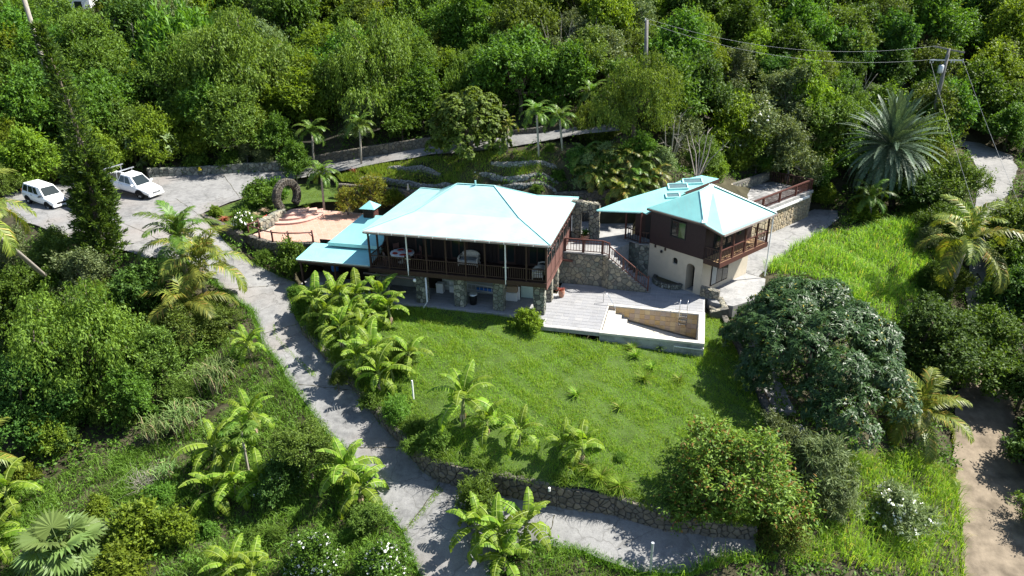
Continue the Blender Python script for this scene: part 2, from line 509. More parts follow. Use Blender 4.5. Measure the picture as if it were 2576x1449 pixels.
def inpoly(x, y, poly):
    poly = np.asarray(poly)[:, :2]
    x = np.atleast_1d(x); y = np.atleast_1d(y)
    r = np.zeros(len(x), bool)
    j = len(poly) - 1
    for i in range(len(poly)):
        xi, yi = poly[i]; xj, yj = poly[j]
        c = ((yi > y) != (yj > y)) & (x < (xj - xi) * (y - yi) / (yj - yi + 1e-12) + xi)
        r ^= c
        j = i
    return r

def resample(poly, step, closed=True):
    out = []
    n = len(poly)
    for i in range(n if closed else n - 1):
        a, b = np.array(poly[i], float), np.array(poly[(i + 1) % n], float)
        k = max(1, int(np.linalg.norm((b - a)[:2]) / step))
        out += [a + (b - a) * t / k for t in range(k)]
    if not closed: out.append(np.array(poly[-1], float))
    return out

PAD = []          # points of everything the bare ground must stay under
def drape(name, outline, mat, extra=(), step=0.8, jitter=0.0, dz=0.0, kind='structure', seed=1, pad=True, thick=0.0):
    rng = np.random.default_rng(seed)
    surf = Surf(list(outline) + list(extra))
    b = np.array(resample(outline, step))
    if jitter: b[:, :2] += rng.normal(0, jitter, (len(b), 2))
    lo, hi = b[:, :2].min(0), b[:, :2].max(0)
    gx, gy = np.meshgrid(np.arange(lo[0], hi[0], step), np.arange(lo[1], hi[1], step))
    g = np.c_[gx.ravel(), gy.ravel()] + rng.uniform(-.15, .15, (gx.size, 2)) * step
    g = g[inpoly(g[:, 0], g[:, 1], b)]
    dmin = np.sqrt(((g[:, None] - b[None, :, :2]) ** 2).sum(-1)).min(1)
    g = g[dmin > step * 0.45]
    co = [Vector((float(p[0]), float(p[1]))) for p in np.r_[b[:, :2], g]]
    nb = len(b)
    r = delaunay_2d_cdt(co, [(i, (i + 1) % nb) for i in range(nb)], [], 1, 1e-4)
    v = np.array([(p.x, p.y) for p in r[0]])
    z = surf(v[:, 0], v[:, 1]) + dz
    tri = [f for f in r[2]]
    V = np.c_[v, z]
    if len(tri) and np.cross(V[tri[0][1]][:2] - V[tri[0][0]][:2], V[tri[0][2]][:2] - V[tri[0][0]][:2]) < 0:
        tri = [tuple(reversed(f)) for f in tri]
    o = npobj(name, V, np.array(tri), mat, kind=kind, smooth=True)
    if pad: PAD.append(V)
    return o, surf, np.array([p[:2] for p in outline])

def px(*a): return [at(*p) for p in a]

H_O, H_A = np.array([2.513, 41.698]), -0.261
H_U = np.array([math.cos(H_A), math.sin(H_A)]); H_N = np.array([-H_U[1], H_U[0]])
def hw(s, t, z=0.0):
    p = H_O + H_U * s + H_N * t
    return np.array([p[0], p[1], z])
A_O, A_A = np.array([13.42, 45.2]), 0.713
A_U = np.array([math.cos(A_A), math.sin(A_A)]); A_N = np.array([-A_U[1], A_U[0]])
def aw(s, t, z=0.0):
    p = A_O + A_U * s + A_N * t
    return np.array([p[0], p[1], z])

# driveway: parking, ramp beside the terrace, fork at the bottom, road behind the house
drive_right = px((501, 541, 3.3), (555, 596, 2.4), (590, 635, 1.9), (665, 678, 1.0), (743, 713, .35), (728, 742, .15),
                 (760, 836, -.8), (822, 907, -1.4), (893, 983, -2.0), (955, 1063, -2.6), (1013, 1125, -3.0), (1062, 1183, -3.35),
                 (1106, 1212, -3.5), (1266, 1249, -3.65), (1400, 1276, -3.75), (1546, 1298, -3.85), (1670, 1334, -3.95),
                 (1812, 1352, -4.1), (1900, 1358, -4.2))
drive_left = px((1900, 1400, -4.3), (1830, 1400, -4.3), (1730, 1440, -4.4), (1600, 1440, -4.4), (1466, 1385, -4.1), (1373, 1372, -4.1), (1260, 1385, -4.2), (1235, 1430, -4.4),
                (1260, 1520, -4.8), (1090, 1520, -4.9), (1031, 1392, -4.4), (1013, 1338, -4.2), (973, 1294, -3.95), (928, 1227, -3.6), (866, 1130, -2.95),
                (808, 1075, -2.5), (791, 1045, -2.35), (733, 965, -1.8), (702, 912, -1.3), (662, 865, -.9), (640, 784, -.1),
                (569, 734, .6), (505, 680, 1.5), (470, 655, 2.2), (363, 648, 3.1), (309, 630, 3.4), (200, 605, 3.6), (70, 560, 3.95), (20, 530, 4.1))
drive_top = px((10, 490, 4.3), (120, 470, 4.3), (300, 440, 4.3), (387, 446, 4.1), (533, 439, 4.05), (704, 432, 4.2), (837, 409, 4.9), (979, 387, 5.8),
               (1086, 370, 6.5), (1370, 334, 8.2), (1470, 318, 8.9), (1560, 306, 9.4))
road_low = px((1560, 328, 9.3), (1441, 341, 8.8), (1363, 357, 8.1), (1256, 373, 7.5), (1082, 389, 6.4), (972, 407, 5.75), (908, 421, 5.2), (850, 432, 4.8), (760, 447, 4.3),
              (700, 458, 3.9), (640, 472, 3.7), (604, 500, 3.5), (537, 525, 3.35))
drive_outline = drive_right + drive_left + drive_top + road_low
drive_mid = px((450, 560, 3.5), (330, 520, 3.85), (600, 460, 3.9), (430, 500, 3.85), (240, 540, 3.9))
driveway, drive_z, drive_poly = drape('driveway', drive_outline, 'drive', drive_mid, 0.7, 0.05, dz=.03, seed=3)

yard_outline = [aw(6.1, -1.0, 0), aw(9.7, -.3, 0), aw(14, .0, 0), aw(19.2, .5, 0), aw(23.5, 1.2, .1), aw(25.5, 2.2, .15), aw(24.5, 4.0, .1), aw(22.3, 4.2, .05), aw(6.3, 3.6, 0), aw(6.1, 2, 0)]
yard, yard_z, yard_poly = drape('yard_paving', yard_outline, 'yard', step=0.8, jitter=0.04, seed=5)

tr_l = px((2425, 1500, -8.8), (2415, 1250, -7.6), (2400, 1100, -6.6), (2405, 1020, -5.9), (2440, 850, -4.2))
tr_r = px((2530, 850, -4.2), (2540, 1000, -5.9), (2560, 1080, -6.6), (2600, 1250, -7.6), (2680, 1500, -8.8))
track, track_z, track_poly = drape('dirt_track', tr_l + tr_r, 'dirt', step=0.7, jitter=0.1, seed=7)
rd_l = px((2440, 849, -4.15), (2432, 740, -2.8), (2448, 620, -.8), (2453, 520, .8), (2460, 470, 1.6), (2455, 420, 2.3), (2432, 372, 2.9), (2380, 360, 3.2))
rd_r = px((2400, 350, 3.3), (2470, 362, 3.0), (2545, 392, 2.6), (2562, 425, 2.3), (2545, 470, 1.6), (2515, 520, .8), (2505, 610, -.8), (2495, 740, -2.8), (2530, 849, -4.15))
lane, lane_z, lane_poly = drape('concrete_lane', rd_l + rd_r, 'road', step=0.9, jitter=0.06, dz=0.03, seed=9)

# lawn held by the low stone wall
wall_h = [.45, .5, .58, .7, .85, 1.15, 1.35, 1.38, 1.32, 1.25, 1.1, .95, .75]
wall_base = drive_right[6:19]
lawn_edge = [np.array([b[0], b[1], b[2] + h - 0.06]) for b, h in zip(wall_base, wall_h)]
bed_in = px((735, 770, .05), (742, 800, -.25))
lawn_right = px((1990, 1150, -2.3), (1960, 1085, -1.95), (1925, 1010, -1.75), (1890, 930, -1.45), (1850, 850, -1.1), (1818, 800, -.85))
lawn_outline = ([hw(-19.6, -.15, .05), hw(-20.2, .6, .1)] + bed_in + lawn_edge + lawn_right +
                [hw(10.3, 4.6, -.6), hw(10.03, 4.2, -.62), hw(10.03, -1.2, -.95), hw(3.5, -1.22, -.55), hw(-.35, -.99, -.33), hw(-.4, .02, -.25), hw(-13, .0, -.12)])
lawn_mid = px((1250, 900, -.55), (1500, 950, -.95), (1700, 950, -1.15), (1300, 1050, -1.25), (1600, 1100, -1.55), (1450, 1180, -1.75), (1800, 1080, -1.7), (1000, 900, -.65), (1150, 1090, -1.5))
lawn, lawn_z, lawn_poly = drape('lawn', lawn_outline, 'lawn_soil', lawn_mid, 0.7, seed=11)

# garden beside the terrace arch
garden_outline = px((503, 542, 3.22), (549, 566, 3.1), (601, 589, 2.9), (622, 594, 2.7)) + [hw(-24.75, 5.3, 2.8), hw(-24.9, 7.0, 3.0), hw(-25.0, 8.6, 3.1), hw(-24.4, 10.2, 3.15), hw(-23.3, 11.6, 3.2), hw(-20, 12.6, 3.2), hw(-13, 12.2, 3.1), hw(-13, 13.4, 3.3)] + \
    px((1031, 484, 3.3), (854, 467, 3.4), (780, 462, 3.7), (700, 464, 3.7), (640, 477, 3.6), (604, 504, 3.45), (537, 528, 3.3))
garden, garden_z, garden_poly = drape('garden_bed_ground', garden_outline, 'lawn_soil', step=0.7, seed=13)

# expansion joints across the concrete
for i, (a_, b_) in enumerate((((470, 655, 2.2), (590, 635, 1.9)), ((560, 730, .65), (735, 715, .3)), ((650, 840, -.6), (752, 815, -.6)), ((735, 965, -1.8), (893, 983, -2.0)), ((866, 1128, -2.95), (1013, 1125, -3.0)), ((1110, 1214, -3.5), (1016, 1340, -4.2)), ((1400, 1278, -3.75), (1376, 1370, -4.1)), ((300, 560, 3.8), (470, 655, 2.3)), ((501, 541, 3.35), (440, 500, 3.8)), ((604, 500, 3.5), (560, 440, 4.0)))):
    A_, B_ = at(*a_), at(*b_)
    pts = [A_ + (B_ - A_) * t for t in np.linspace(.02, .98, 16)]
    d_ = (B_ - A_)[:2]; d_ /= np.linalg.norm(d_); s_ = np.array([-d_[1], d_[0]]) * .022
    V = []
    for k_, q_ in enumerate(pts):
        w_ = s_ * (1 + .5 * math.sin(k_ * 2.3 + i)); q_ = q_[:2] + s_ * math.sin(k_ * 1.1 + i) * 1.2
        for e_ in (-1, 1):
            v_ = q_[:2] + w_ * e_
            V.append((v_[0], v_[1], float(drive_z(v_[0], v_[1])[0]) + .036))
    npobj('joint', np.array(V), np.array([(2 * k_, 2 * k_ + 1, 2 * k_ + 3, 2 * k_ + 2) for k_ in range(15)]), 'soil', driveway)

# bare ground: everything outside the paving, up the hillside
ctrl = [p - np.array([0, 0, .03]) for p in drive_outline + drive_mid + yard_outline + tr_l + tr_r + rd_l + rd_r]
ctrl += [p - np.array([0, 0, .25]) for p in lawn_right]
ctrl += px((-100, 1449, -6.5), (150, 1449, -6.0), (400, 1400, -5.2), (700, 1400, -4.9), (900, 1420, -4.6), (600, 1250, -4.6), (300, 1200, -4.6), (50, 1150, -4.5), (-200, 1150, -5.0),
           (450, 1050, -3.5), (250, 980, -2.8), (50, 900, -2.2), (-150, 900, -2.5), (600, 1000, -2.6), (450, 850, -1.0), (250, 780, .2), (80, 700, 1.2), (-150, 700, 1.0), (540, 830, -.8), (700, 1120, -3.2), (820, 1250, -4.0),
           (1500, 1449, -4.8), (1700, 1500, -5.6), (2000, 1420, -5.2), (2200, 1449, -6.5), (2050, 1300, -4.2), (2250, 1250, -5.6), (2350, 1350, -7.0), (2020, 1150, -2.9), (2150, 1130, -3.8), (2300, 1100, -5.2),
           (2000, 950, -2.0), (2200, 950, -3.4), (2300, 850, -3.4), (2050, 780, -.8), (2200, 700, -1.2), (2330, 720, -2.4), (2100, 640, -.2), (2250, 580, .3), (2350, 500, 1.3), (2050, 520, .8), (2150, 450, 1.8), (2000, 470, 2.2),
           (2300, 380, 3.2), (2576, 700, -2.0), (2650, 900, -5.0), (2750, 1200, -7.5), (2650, 500, 1.5),
           (1850, 430, 3.4), (1700, 420, 5.0), (1560, 400, 6.0), (1480, 450, 4.6), (1400, 470, 4.9), (1376, 462, 5.6), (1369, 420, 6.6), (1199, 470, 5.0), (1240, 415, 6.5), (1063, 430, 5.6), (1141, 470, 4.9), (914, 448, 4.7), (860, 452, 4.4), (1030, 466, 4.75), (975, 420, 5.4),
           (1920, 420, 3.6), (2020, 400, 3.8))
ctrl += [hw(-14, 13.8, 4.4), hw(-8, 13.6, 4.4), hw(-2, 13.2, 4.4), hw(2, 14.8, 4.9), hw(6, 16, 4.9), hw(10, 17.5, 4.6), hw(-23, 16.2, 4.3), hw(12, 25.2, 3.6)]
ctrl += [np.array(p, float) for p in ((-75, 60, 5.2), (-75, 80, 10), (-45, 72, 7.0), (-30, 72, 7.0), (-15, 72, 8.2), (0, 70, 9.6), (15, 69, 10.8), (30, 71, 8.6), (45, 76, 6.0), (65, 80, 6.5), (85, 80, 6.5),
         (-75, 105, 15.5), (-40, 105, 16), (0, 105, 20), (40, 105, 19), (85, 105, 16), (-75, 140, 23), (0, 140, 29), (85, 140, 26), (-20, 86, 12), (20, 86, 15), (50, 90, 11.5),
         (-75, 30, -3), (-60, 10, -8), (60, 12, -11), (80, 40, -6), (0, 5, -9), (30, 8, -11), (-30, 8, -8), (70, 60, 0))]
ground_z = Surf(ctrl, 0.03)
PAD.append(np.array([hw(s, t, -2.3) for s in np.arange(3.0, 10.6, .5) for t in np.arange(-1.4, 3.6, .5)]))
PAD.append(np.array([hw(s, t, -.15) for s in np.arange(-19.5, 10.2, .6) for t in np.arange(.2, 9.5, .6)]))
PAD.append(np.array([aw(s, t, -.15) for s in np.arange(-2, 9, .6) for t in np.arange(-2, 8, .6)]))
PAD.append(np.array([hw(s, t, 1.6) for s in np.arange(-25, -12.8, .6) for t in np.arange(3.4, 11.4, .6)]))
PAD.append(np.array([hw(s, t, 1.6) for s in np.arange(-1, 4.1, .6) for t in np.arange(6.2, 13.2, .6)]))
gx, gy = np.meshgrid(np.arange(-95, 105, .85), np.arange(6, 70, .85))
gx2, gy2 = np.meshgrid(np.arange(-95, 105, 1.7), np.arange(70, 160, 1.7))
def ground_sheet(gx, gy):
    x, y = gx.ravel(), gy.ravel()
    z = ground_z(x, y)
    bumps = 0.14 * np.sin(x * 1.3 + 2 * np.sin(y * .7)) * np.sin(y * 1.1)
    pv = np.concatenate(PAD)
    for i in range(0, len(x), 4000):
        d = (x[i:i + 4000, None] - pv[None, :, 0]) ** 2 + (y[i:i + 4000, None] - pv[None, :, 1]) ** 2
        lim = np.where(d < 0.72 ** 2, pv[None, :, 2] - 0.07, 1e9).min(1)
        z[i:i + 4000] += bumps[i:i + 4000] * np.clip((np.sqrt(d.min(1)) - 1.2) / 2, 0, 1)
        z[i:i + 4000] = np.minimum(z[i:i + 4000], lim)
    h, w = gx.shape
    idx = np.arange(h * w).reshape(h, w)
    F = np.stack([idx[:-1, :-1], idx[:-1, 1:], idx[1:, 1:], idx[1:, :-1]], -1).reshape(-1, 4)
    return np.c_[x, y, z], F
V1, F1 = ground_sheet(gx, gy)
V2, F2 = ground_sheet(gx2, gy2)
# distant skirt so that the ground runs on past the ridge
far = np.array([(-95, 6, -12), (105, 6, -14), (1200, -800, -60), (-1200, -800, -60), (-1200, 1500, 40), (1200, 1500, 40), (-95, 158.4, 30), (105, 158.4, 28)], float)
V = np.r_[V1, V2]
npobj('ground', V, np.r_[F1, F2 + len(V1)], 'soil', kind='structure', smooth=True)
MB().add([(-95, 6, -9), (105, 6, -12), (900, -600, -90), (-900, -600, -90), (-900, 900, 40), (900, 900, 40), (-95, 158, 30), (105, 158, 27)],
         [(0, 3, 2, 1), (0, 6, 4, 3), (1, 2, 5, 7), (6, 7, 5, 4)]).build('terrain', 'soil', kind='structure')

def gz(x, y): return float(ground_z(x, y)[0])
def hit(pxx, pyy, lift=0.0):
    """world point where the view through a picture position meets the bare ground"""
    d = _f + _r * (pxx - 1288) / FPX - _u * (pyy - 724.5) / FPX
    k = np.arange(14, 190, .4)
    P = np.array([0, 0, CAM_Z]) + d[None] * k[:, None]
    z = ground_z(P[:, 0], P[:, 1]) + lift
    b = np.nonzero(P[:, 2] < z)[0]
    i = b[0] if len(b) else len(k) - 1
    return np.array([P[i, 0], P[i, 1], float(z[i]) - lift])

# ------------------------------------------------------------------ rubble masonry
STONES = {}
def clip(poly, a, b, c):
    """keep the side a*x + b*y <= c"""
    out = []
    n = len(poly)
    for i in range(n):
        p, q = poly[i], poly[(i + 1) % n]
        dp, dq = a * p[0] + b * p[1] - c, a * q[0] + b * q[1] - c
        if dp <= 0: out.append(p)
        if (dp < 0 < dq) or (dq < 0 < dp):
            t = dp / (dp - dq)
            out.append((p[0] + (q[0] - p[0]) * t, p[1] + (q[1] - p[1]) * t))
    return out

def stones(parent, o, ea, eb, en, poly, cell, depth, mat, rng, gap=0.015, name='stone', maxobj=300, joined=False):
    """uneven stones over a polygon of a wall face; each is a piece of its own until the limit is reached"""
    o, ea, eb, en = (np.array(v, float) for v in (o, ea, eb, en))
    P = np.array(poly)
    lo, hi = P.min(0), P.max(0)
    cw, ch = cell
    seeds, row = [], 0
    y = lo[1] - ch * .3
    while y < hi[1] + ch:
        x = lo[0] - cw * (.5 if row % 2 else 0) - cw * .3
        while x < hi[0] + cw:
            seeds.append((x + rng.uniform(-.46, .46) * cw, y + rng.uniform(-.46, .46) * ch))
            x += cw * rng.choice((.55, .8, 1.0, 1.3, 1.7))
        y += ch
        row += 1
    S = np.array(seeds)
    extra = MB()
    cnt = STONES.get(parent.name, 0)
    for i, s in enumerate(S):
        d = ((S - s) ** 2).sum(1)
        nb = np.argsort(d)[1:15]
        c = [tuple(p) for p in poly]
        for j in nb:
            q = S[j]
            if d[j] > (2.6 * max(cw, ch)) ** 2: break
            a, b = q - s
            c = clip(c, a, b, a * (q[0] + s[0]) / 2 + b * (q[1] + s[1]) / 2)
            if len(c) < 3: break
        if len(c) < 3: continue
        c = np.array(c)
        ar = 0.5 * abs(np.dot(c[:, 0], np.roll(c[:, 1], -1)) - np.dot(c[:, 1], np.roll(c[:, 0], -1)))
        if ar < 0.06 * cw * ch: continue
        ctr = c.mean(0)
        rad = math.sqrt(ar)
        k0 = max(.5, 1 - gap * 2.2 / rad)
        h = depth * rng.uniform(.3, 1.5)
        r0 = ctr + (c - ctr) * k0
        r1 = ctr + (c - ctr) * k0 * .93
        r2 = ctr + (c - ctr) * k0 * .62
        n = len(c)
        tilt = rng.uniform(-.25, .25, 2) * depth / max(rad, .05)
        def w(p, hh): return [o + ea * q[0] + eb * q[1] + en * (hh + (tilt @ (q - ctr) if hh > 0 else 0)) for q in p]
        vs = w(r0, -.03) + w(r1, h * .7) + w(r2, h)
        fs = []
        for k in range(n):
            k2 = (k + 1) % n
            fs += [(k, k2, n + k2, n + k), (n + k, n + k2, 2 * n + k2, 2 * n + k)]
        fs.append(tuple(range(2 * n, 3 * n)))
        if joined or cnt >= maxobj:
            extra.add(vs, fs)
        else:
            MB().add(vs, fs).build(name, mat, parent)
            cnt += 1
    STONES[parent.name] = cnt
    if extra.v: extra.build('rubble', mat, parent, kind='stuff')

def rubble_wall(root, pts, thick, sgn, mat, core, cell, depth, seed, top=True, joined=False, maxobj=300):
    """pts: (x, y, z_bottom, z_top) in the frame of the root; the outer face lies on the line, sgn = +1 when it looks to the right of the direction of travel"""
    rng = np.random.default_rng(seed)
    pts = [np.array(p, float) for p in pts]
    n = len(pts)
    nrm = []
    for i in range(n):
        d = pts[min(i + 1, n - 1)][:2] - pts[max(i - 1, 0)][:2]
        d /= np.linalg.norm(d)
        nrm.append(np.array([d[1], -d[0]]) * sgn)
    mb = MB()
    vs, fs = [], []
    for p, m in zip(pts, nrm):
        i2 = p[:2] - m * thick
        f2 = p[:2] - m * .012
        vs += [(f2[0], f2[1], p[2] - .3), (f2[0], f2[1], p[3] - .02), (i2[0], i2[1], p[3] - .02), (i2[0], i2[1], p[2] - .3)]
    for i in range(n - 1):
        a, b = i * 4, i * 4 + 4
        fs += [(a + k, b + k, b + (k + 1) % 4, a + (k + 1) % 4) for k in range(4)]
    fs += [(3, 2, 1, 0), tuple((n - 1) * 4 + k for k in range(4))]
    mb.add(vs, fs).build('mortar_core', core, root)
    for i in range(n - 1):
        p, q = pts[i], pts[i + 1]
        d = q[:2] - p[:2]
        L = float(np.linalg.norm(d))
        d /= L
        m = np.array([d[1], -d[0]]) * sgn
        stones(root, (p[0], p[1], 0), (d[0], d[1], 0), (0, 0, 1), (m[0], m[1], 0), [(0, p[2]), (L, q[2]), (L, q[3]), (0, p[3])], cell, depth, mat, rng, joined=joined, maxobj=maxobj)
        if top:
            sl = (q[3] - p[3]) / L
            ea = np.array([d[0], d[1], sl])
            stones(root, (p[0] + m[0] * .02, p[1] + m[1] * .02, p[3] - .02), ea, (-m[0], -m[1], 0), (0, 0, 1), [(0, 0), (L, 0), (L, thick), (0, thick)], (cell[0], max(.2, thick * .6)), depth * .7, mat, rng, joined=joined, maxobj=maxobj)

def world_wall(name, label, pts, *a, **k):
    c = np.array([p[:2] for p in pts]).mean(0)
    z = min(p[2] for p in pts)
    t = thing(name, label, 'wall', (c[0], c[1], z))
    rubble_wall(t, [(p[0] - c[0], p[1] - c[1], p[2] - z, p[3] - z) for p in pts], *a, **k)
    return t

def smooth_line(pts, step):
    """Catmull-Rom through (x, y, ...) points"""
    P = [np.array(p, float) for p in pts]
    out = []
    for i in range(len(P) - 1):
        p0, p1, p2, p3 = P[max(i - 1, 0)], P[i], P[i + 1], P[min(i + 2, len(P) - 1)]
        k = max(1, int(np.linalg.norm((p2 - p1)[:2]) / step))
        for j in range(k):
            t = j / k
            out.append(.5 * (2 * p1 + (p2 - p0) * t + (2 * p0 - 5 * p1 + 4 * p2 - p3) * t * t + (3 * p1 - p0 - 3 * p2 + p3) * t ** 3))
    out.append(P[-1])
    return out

lw = [(b[0], b[1], b[2] - .05, b[2] + h) for b, h in zip(wall_base, wall_h)]
world_wall('retaining_wall', 'long rubble stone retaining wall holding the lawn above the driveway', lw, .42, +1, 'stone_dark', 'mortar_dark', (.36, .27), .07, 21)
# terrace wall beside the ramp
tw_top = px((503, 541, 3.3), (549, 564, 3.15), (601, 587, 2.95)) + [np.array([*hw(-25.42, 3.95)[:2], 2.62]), np.array([*hw(-23.8, 3.22)[:2], 2.62]), np.array([*hw(-22.35, 2.75)[:2], 2.6]), np.array([*hw(-21.1, 2.88)[:2], 2.6]), np.array([*hw(-19.2, 3.42)[:2], 2.6]), np.array([*hw(-18.4, 3.3)[:2], 2.55])]
tw = []
for p in smooth_line(tw_top, 1.2):
    zb = min(float(drive_z(p[0], p[1])[0]), p[2] - .25)
    tw.append((p[0], p[1], max(zb, 0.1) - .1, p[2] + .08))
world_wall('terrace_wall', 'curved dark rubble wall carrying the pink terrace beside the sloping driveway', tw, .4, +1, 'stone_dark', 'mortar_dark', (.36, .32), .05, 22)
# wall of the parking area under the bank
pw = [(p[0], p[1], p[2] - .1, p[2] + h) for p, h in zip(px((376, 448, 4.1), (387, 446, 4.1), (460, 442, 4.08), (533, 439, 4.05), (620, 435, 4.1), (704, 432, 4.2)), (.9, .85, .75, .8, .9, .95))]
world_wall('bank_wall', 'low grey stone wall along the back of the parking area', pw, .4, +1, 'stone_green', 'mortar', (.42, .34), .06, 23)
uw = [(p[0], p[1], p[2] - .1, p[2] + h) for p, h in zip(px((704, 431, 4.25), (837, 408, 4.95), (979, 386, 5.85), (1086, 369, 6.55), (1250, 349, 7.5), (1370, 333, 8.25)), (.8, .9, .95, .85, .6, .5))]
world_wall('road_wall', 'brown stone retaining wall on the uphill side of the upper road', uw, .4, +1, 'stone_dark', 'mortar_dark', (.4, .32), .05, 24)
# garden terraces behind the house
def dry_wall(label, pts, h, seed):
    q = []
    for p in smooth_line([hit(a_[0], a_[1] + 4) for a_ in pts], 1.0):
        p = np.array([p[0], p[1], gz(p[0], p[1])])
        q.append([p[0], p[1], p[2] - .15, p[2] + h + .08 * math.sin(p[0] * 2.1)])
    n_ = len(q)
    for i in range(n_): q[i][3] -= (h + .05) * max(0, 1 - min(i, n_ - 1 - i) / 1.0) * .7
    return world_wall('terrace_step_wall', label, q, .26, +1, 'stone_dry', 'mortar_dark', (.34, .2), .1, seed)
dry_wall('lowest dry stone step wall behind the left half of the house roof', [(905, 449, 4.65), (970, 459, 4.7), (1030, 467, 4.75), (1090, 473, 4.8), (1150, 478, 4.85)], .36, 31)
dry_wall('short dry stone step wall beneath the thick-leaved tree on the left', [(975, 423, 5.3), (1020, 427, 5.4), (1063, 432, 5.5), (1110, 437, 5.6)], .32, 32)
dry_wall('lowest dry stone step wall just above the roof ridge', [(1195, 470, 5.0), (1260, 474, 5.1), (1320, 479, 5.2), (1400, 486, 5.3)], .28, 33)
dry_wall('middle dry stone step wall behind the white cross', [(1205, 447, 5.6), (1260, 451, 5.75), (1320, 457, 5.8), (1405, 467, 5.9)], .34, 34)
dry_wall('highest dry stone step wall under the slender palms', [(1235, 412, 6.5), (1290, 416, 6.6), (1330, 421, 6.6), (1400, 431, 6.6)], .32, 35)
w1 = [(p[0], p[1], 2.9, p[2]) for p in smooth_line(px((848, 463, 4.5), (930, 470, 4.55), (1031, 480, 4.6)), 1.5)] + [(*hw(-9, 13.0)[:2], 2.4, 4.6), (*hw(-4, 12.8)[:2], 2.4, 4.7), (*hw(0, 13.4)[:2], 2.4, 5.0), (*hw(3.5, 14.6)[:2], 2.4, 5.2), (*hw(7.2, 15.8)[:2], 2.4, 5.2)]
world_wall('garden_wall', 'tall dark stone garden wall behind the house and its back court', w1, .4, +1, 'stone_dark', 'mortar_dark', (.42, .34), .05, 36)
# wall on the right of the lawn, with the slab path beyond it
rw = [(p[0], p[1], p[2] - .4, p[2] + .32) for p in smooth_line([*px((1990, 1150, -2.3), (1960, 1085, -1.95), (1925, 1010, -1.75), (1890, 930, -1.45), (1850, 850, -1.1), (1822, 795, -.85)), hw(10.3, 4.9, -.45)], 1.5)]
world_wall('side_wall', 'long low mossy stone wall dividing the lawn from the great dark tree', rw, .38, +1, 'stone_dark', 'mortar_dark', (.4, .3), .05, 37)
for i in range(9):
    t = i / 8
    a = np.array(rw[int(t * (len(rw) - 2))][:2])
    b = np.array(rw[int(t * (len(rw) - 2)) + 1][:2])
    d = (b - a) / np.linalg.norm(b - a)
    m = np.array([d[1], -d[0]])
    c = a + m * 1.0 + d * .2
    z = rw[int(t * (len(rw) - 2))][2] + .15
    o = thing('step_slab', 'worn grey concrete step slab of the stepped path along the side wall, %s' % ('lowest of the flight', 'second from the bottom', 'third from the bottom', 'fourth from the bottom', 'in the middle of the flight', 'fourth from the top', 'third from the top', 'second from the top', 'highest of the flight')[i], 'slab', (c[0], c[1], z - .3), math.atan2(d[1], d[0]), 'slabs of the side path')
    MB().box(-.85, .85, -.62, .62, 0, .3).build('slab', 'slab', o, bevel=.03)
# ------------------------------------------------------------------ main house (local frame: x along the front, y to the back)
rng0 = np.random.default_rng(77)
house = thing('main_house', 'two storey house with a wide pale turquoise hip roof, brown veranda and stone pillars', 'house', hw(0, 0, 0), H_A)
ZD, ZE, ZB, ZR = 2.5, 5.32, 6.02, 7.42
EX0, EX1, EY0, EY1 = -13.09, 0.0, 0.0, 10.69
BX0, BX1, BY0, BY1 = -10.35, -2.7, 2.75, 8.2
RX0, RX1, RY = -8.0, -5.2, 5.35
E = [(EX0, EY0, ZE), (EX1, EY0, ZE), (EX1, EY1, ZE), (EX0, EY1, ZE)]
B = [(BX0, BY0, ZB), (BX1, BY0, ZB), (BX1, BY1, ZB), (BX0, BY1, ZB)]
RA, RB = (RX0, RY, ZR), (RX1, RY, ZR)
mx = MB(); my = MB()
for a, b in ((0, 1), (2, 3)): mx.slab([E[a], E[b], B[b], B[a]], .05)
for a, b in ((1, 2), (3, 0)): my.slab([E[a], E[b], B[b], B[a]], .05)
mx.slab([B[0], B[1], RB, RA], .05); mx.slab([B[2], B[3], RA, RB], .05)
my.slab([B[1], B[2], RB], .05); my.slab([B[3], B[0], RA], .05)
roof = mx.build('roof', 'roof_main_x', house)
my.build('roof_end', 'roof_main_y', house)
def cap(mb, p, q, w=.1):
    p, q = Vector(p) + Vector((0, 0, .035)), Vector(q) + Vector((0, 0, .035))
    mb.bar(p, q, w, .03)
hc = MB()
cap(hc, RA, RB)
hc.build('ridge_cap', 'roof_trim', roof)
for c in range(4):
    m = MB(); cap(m, E[c], B[c]); cap(m, B[c], (RA, RB, RB, RA)[c]); m.build('hip_cap', 'roof_trim', roof)
m = MB(); m.tube([(-6.6, 5.3, 7.35), (-6.6, 5.3, 7.75)], .06); m.build('vent_pipe', 'roof_trim', roof)
# corrugated edge and gutter along the front
m = MB()
for i in range(172):
    x = EX0 + .04 + i * .076
    m.box(x, x + .04, -.035, .0, ZE - .045, ZE + .012)
m.build('corrugated_edge', 'roof_white', roof, kind='stuff')
MB().box(EX0 + .02, EX1, -.13, -.04, ZE - .16, ZE - .04).build('gutter', 'gutter_pale', house)
gb = MB().box(-.03, .03, -.145, -.132, ZE - .15, ZE - .02).mesh('gutter_bracket', 'white_paint')
for i in range(14): inst(gb, 'gutter_bracket', house, (-12.87 + i * .98, 0, 0))
MB().box(EX0 + .1, EX1 - .1, .02, .08, ZE - .24, ZE - .05).build('fascia', 'brown', house)
MB().box(EX1 - .06, EX1 - .005, .1, EY1, ZE - .2, ZE - .06).build('fascia', 'brown_panel', house)
MB().box(EX0 + .005, EX0 + .06, .1, EY1, ZE - .2, ZE - .06).build('fascia', 'brown', house)
MB().box(EX0 + .1, EX1 - .1, .1, EY1 - .1, ZE - .075, ZE - .055).build('ceiling', 'brown_dark', house)
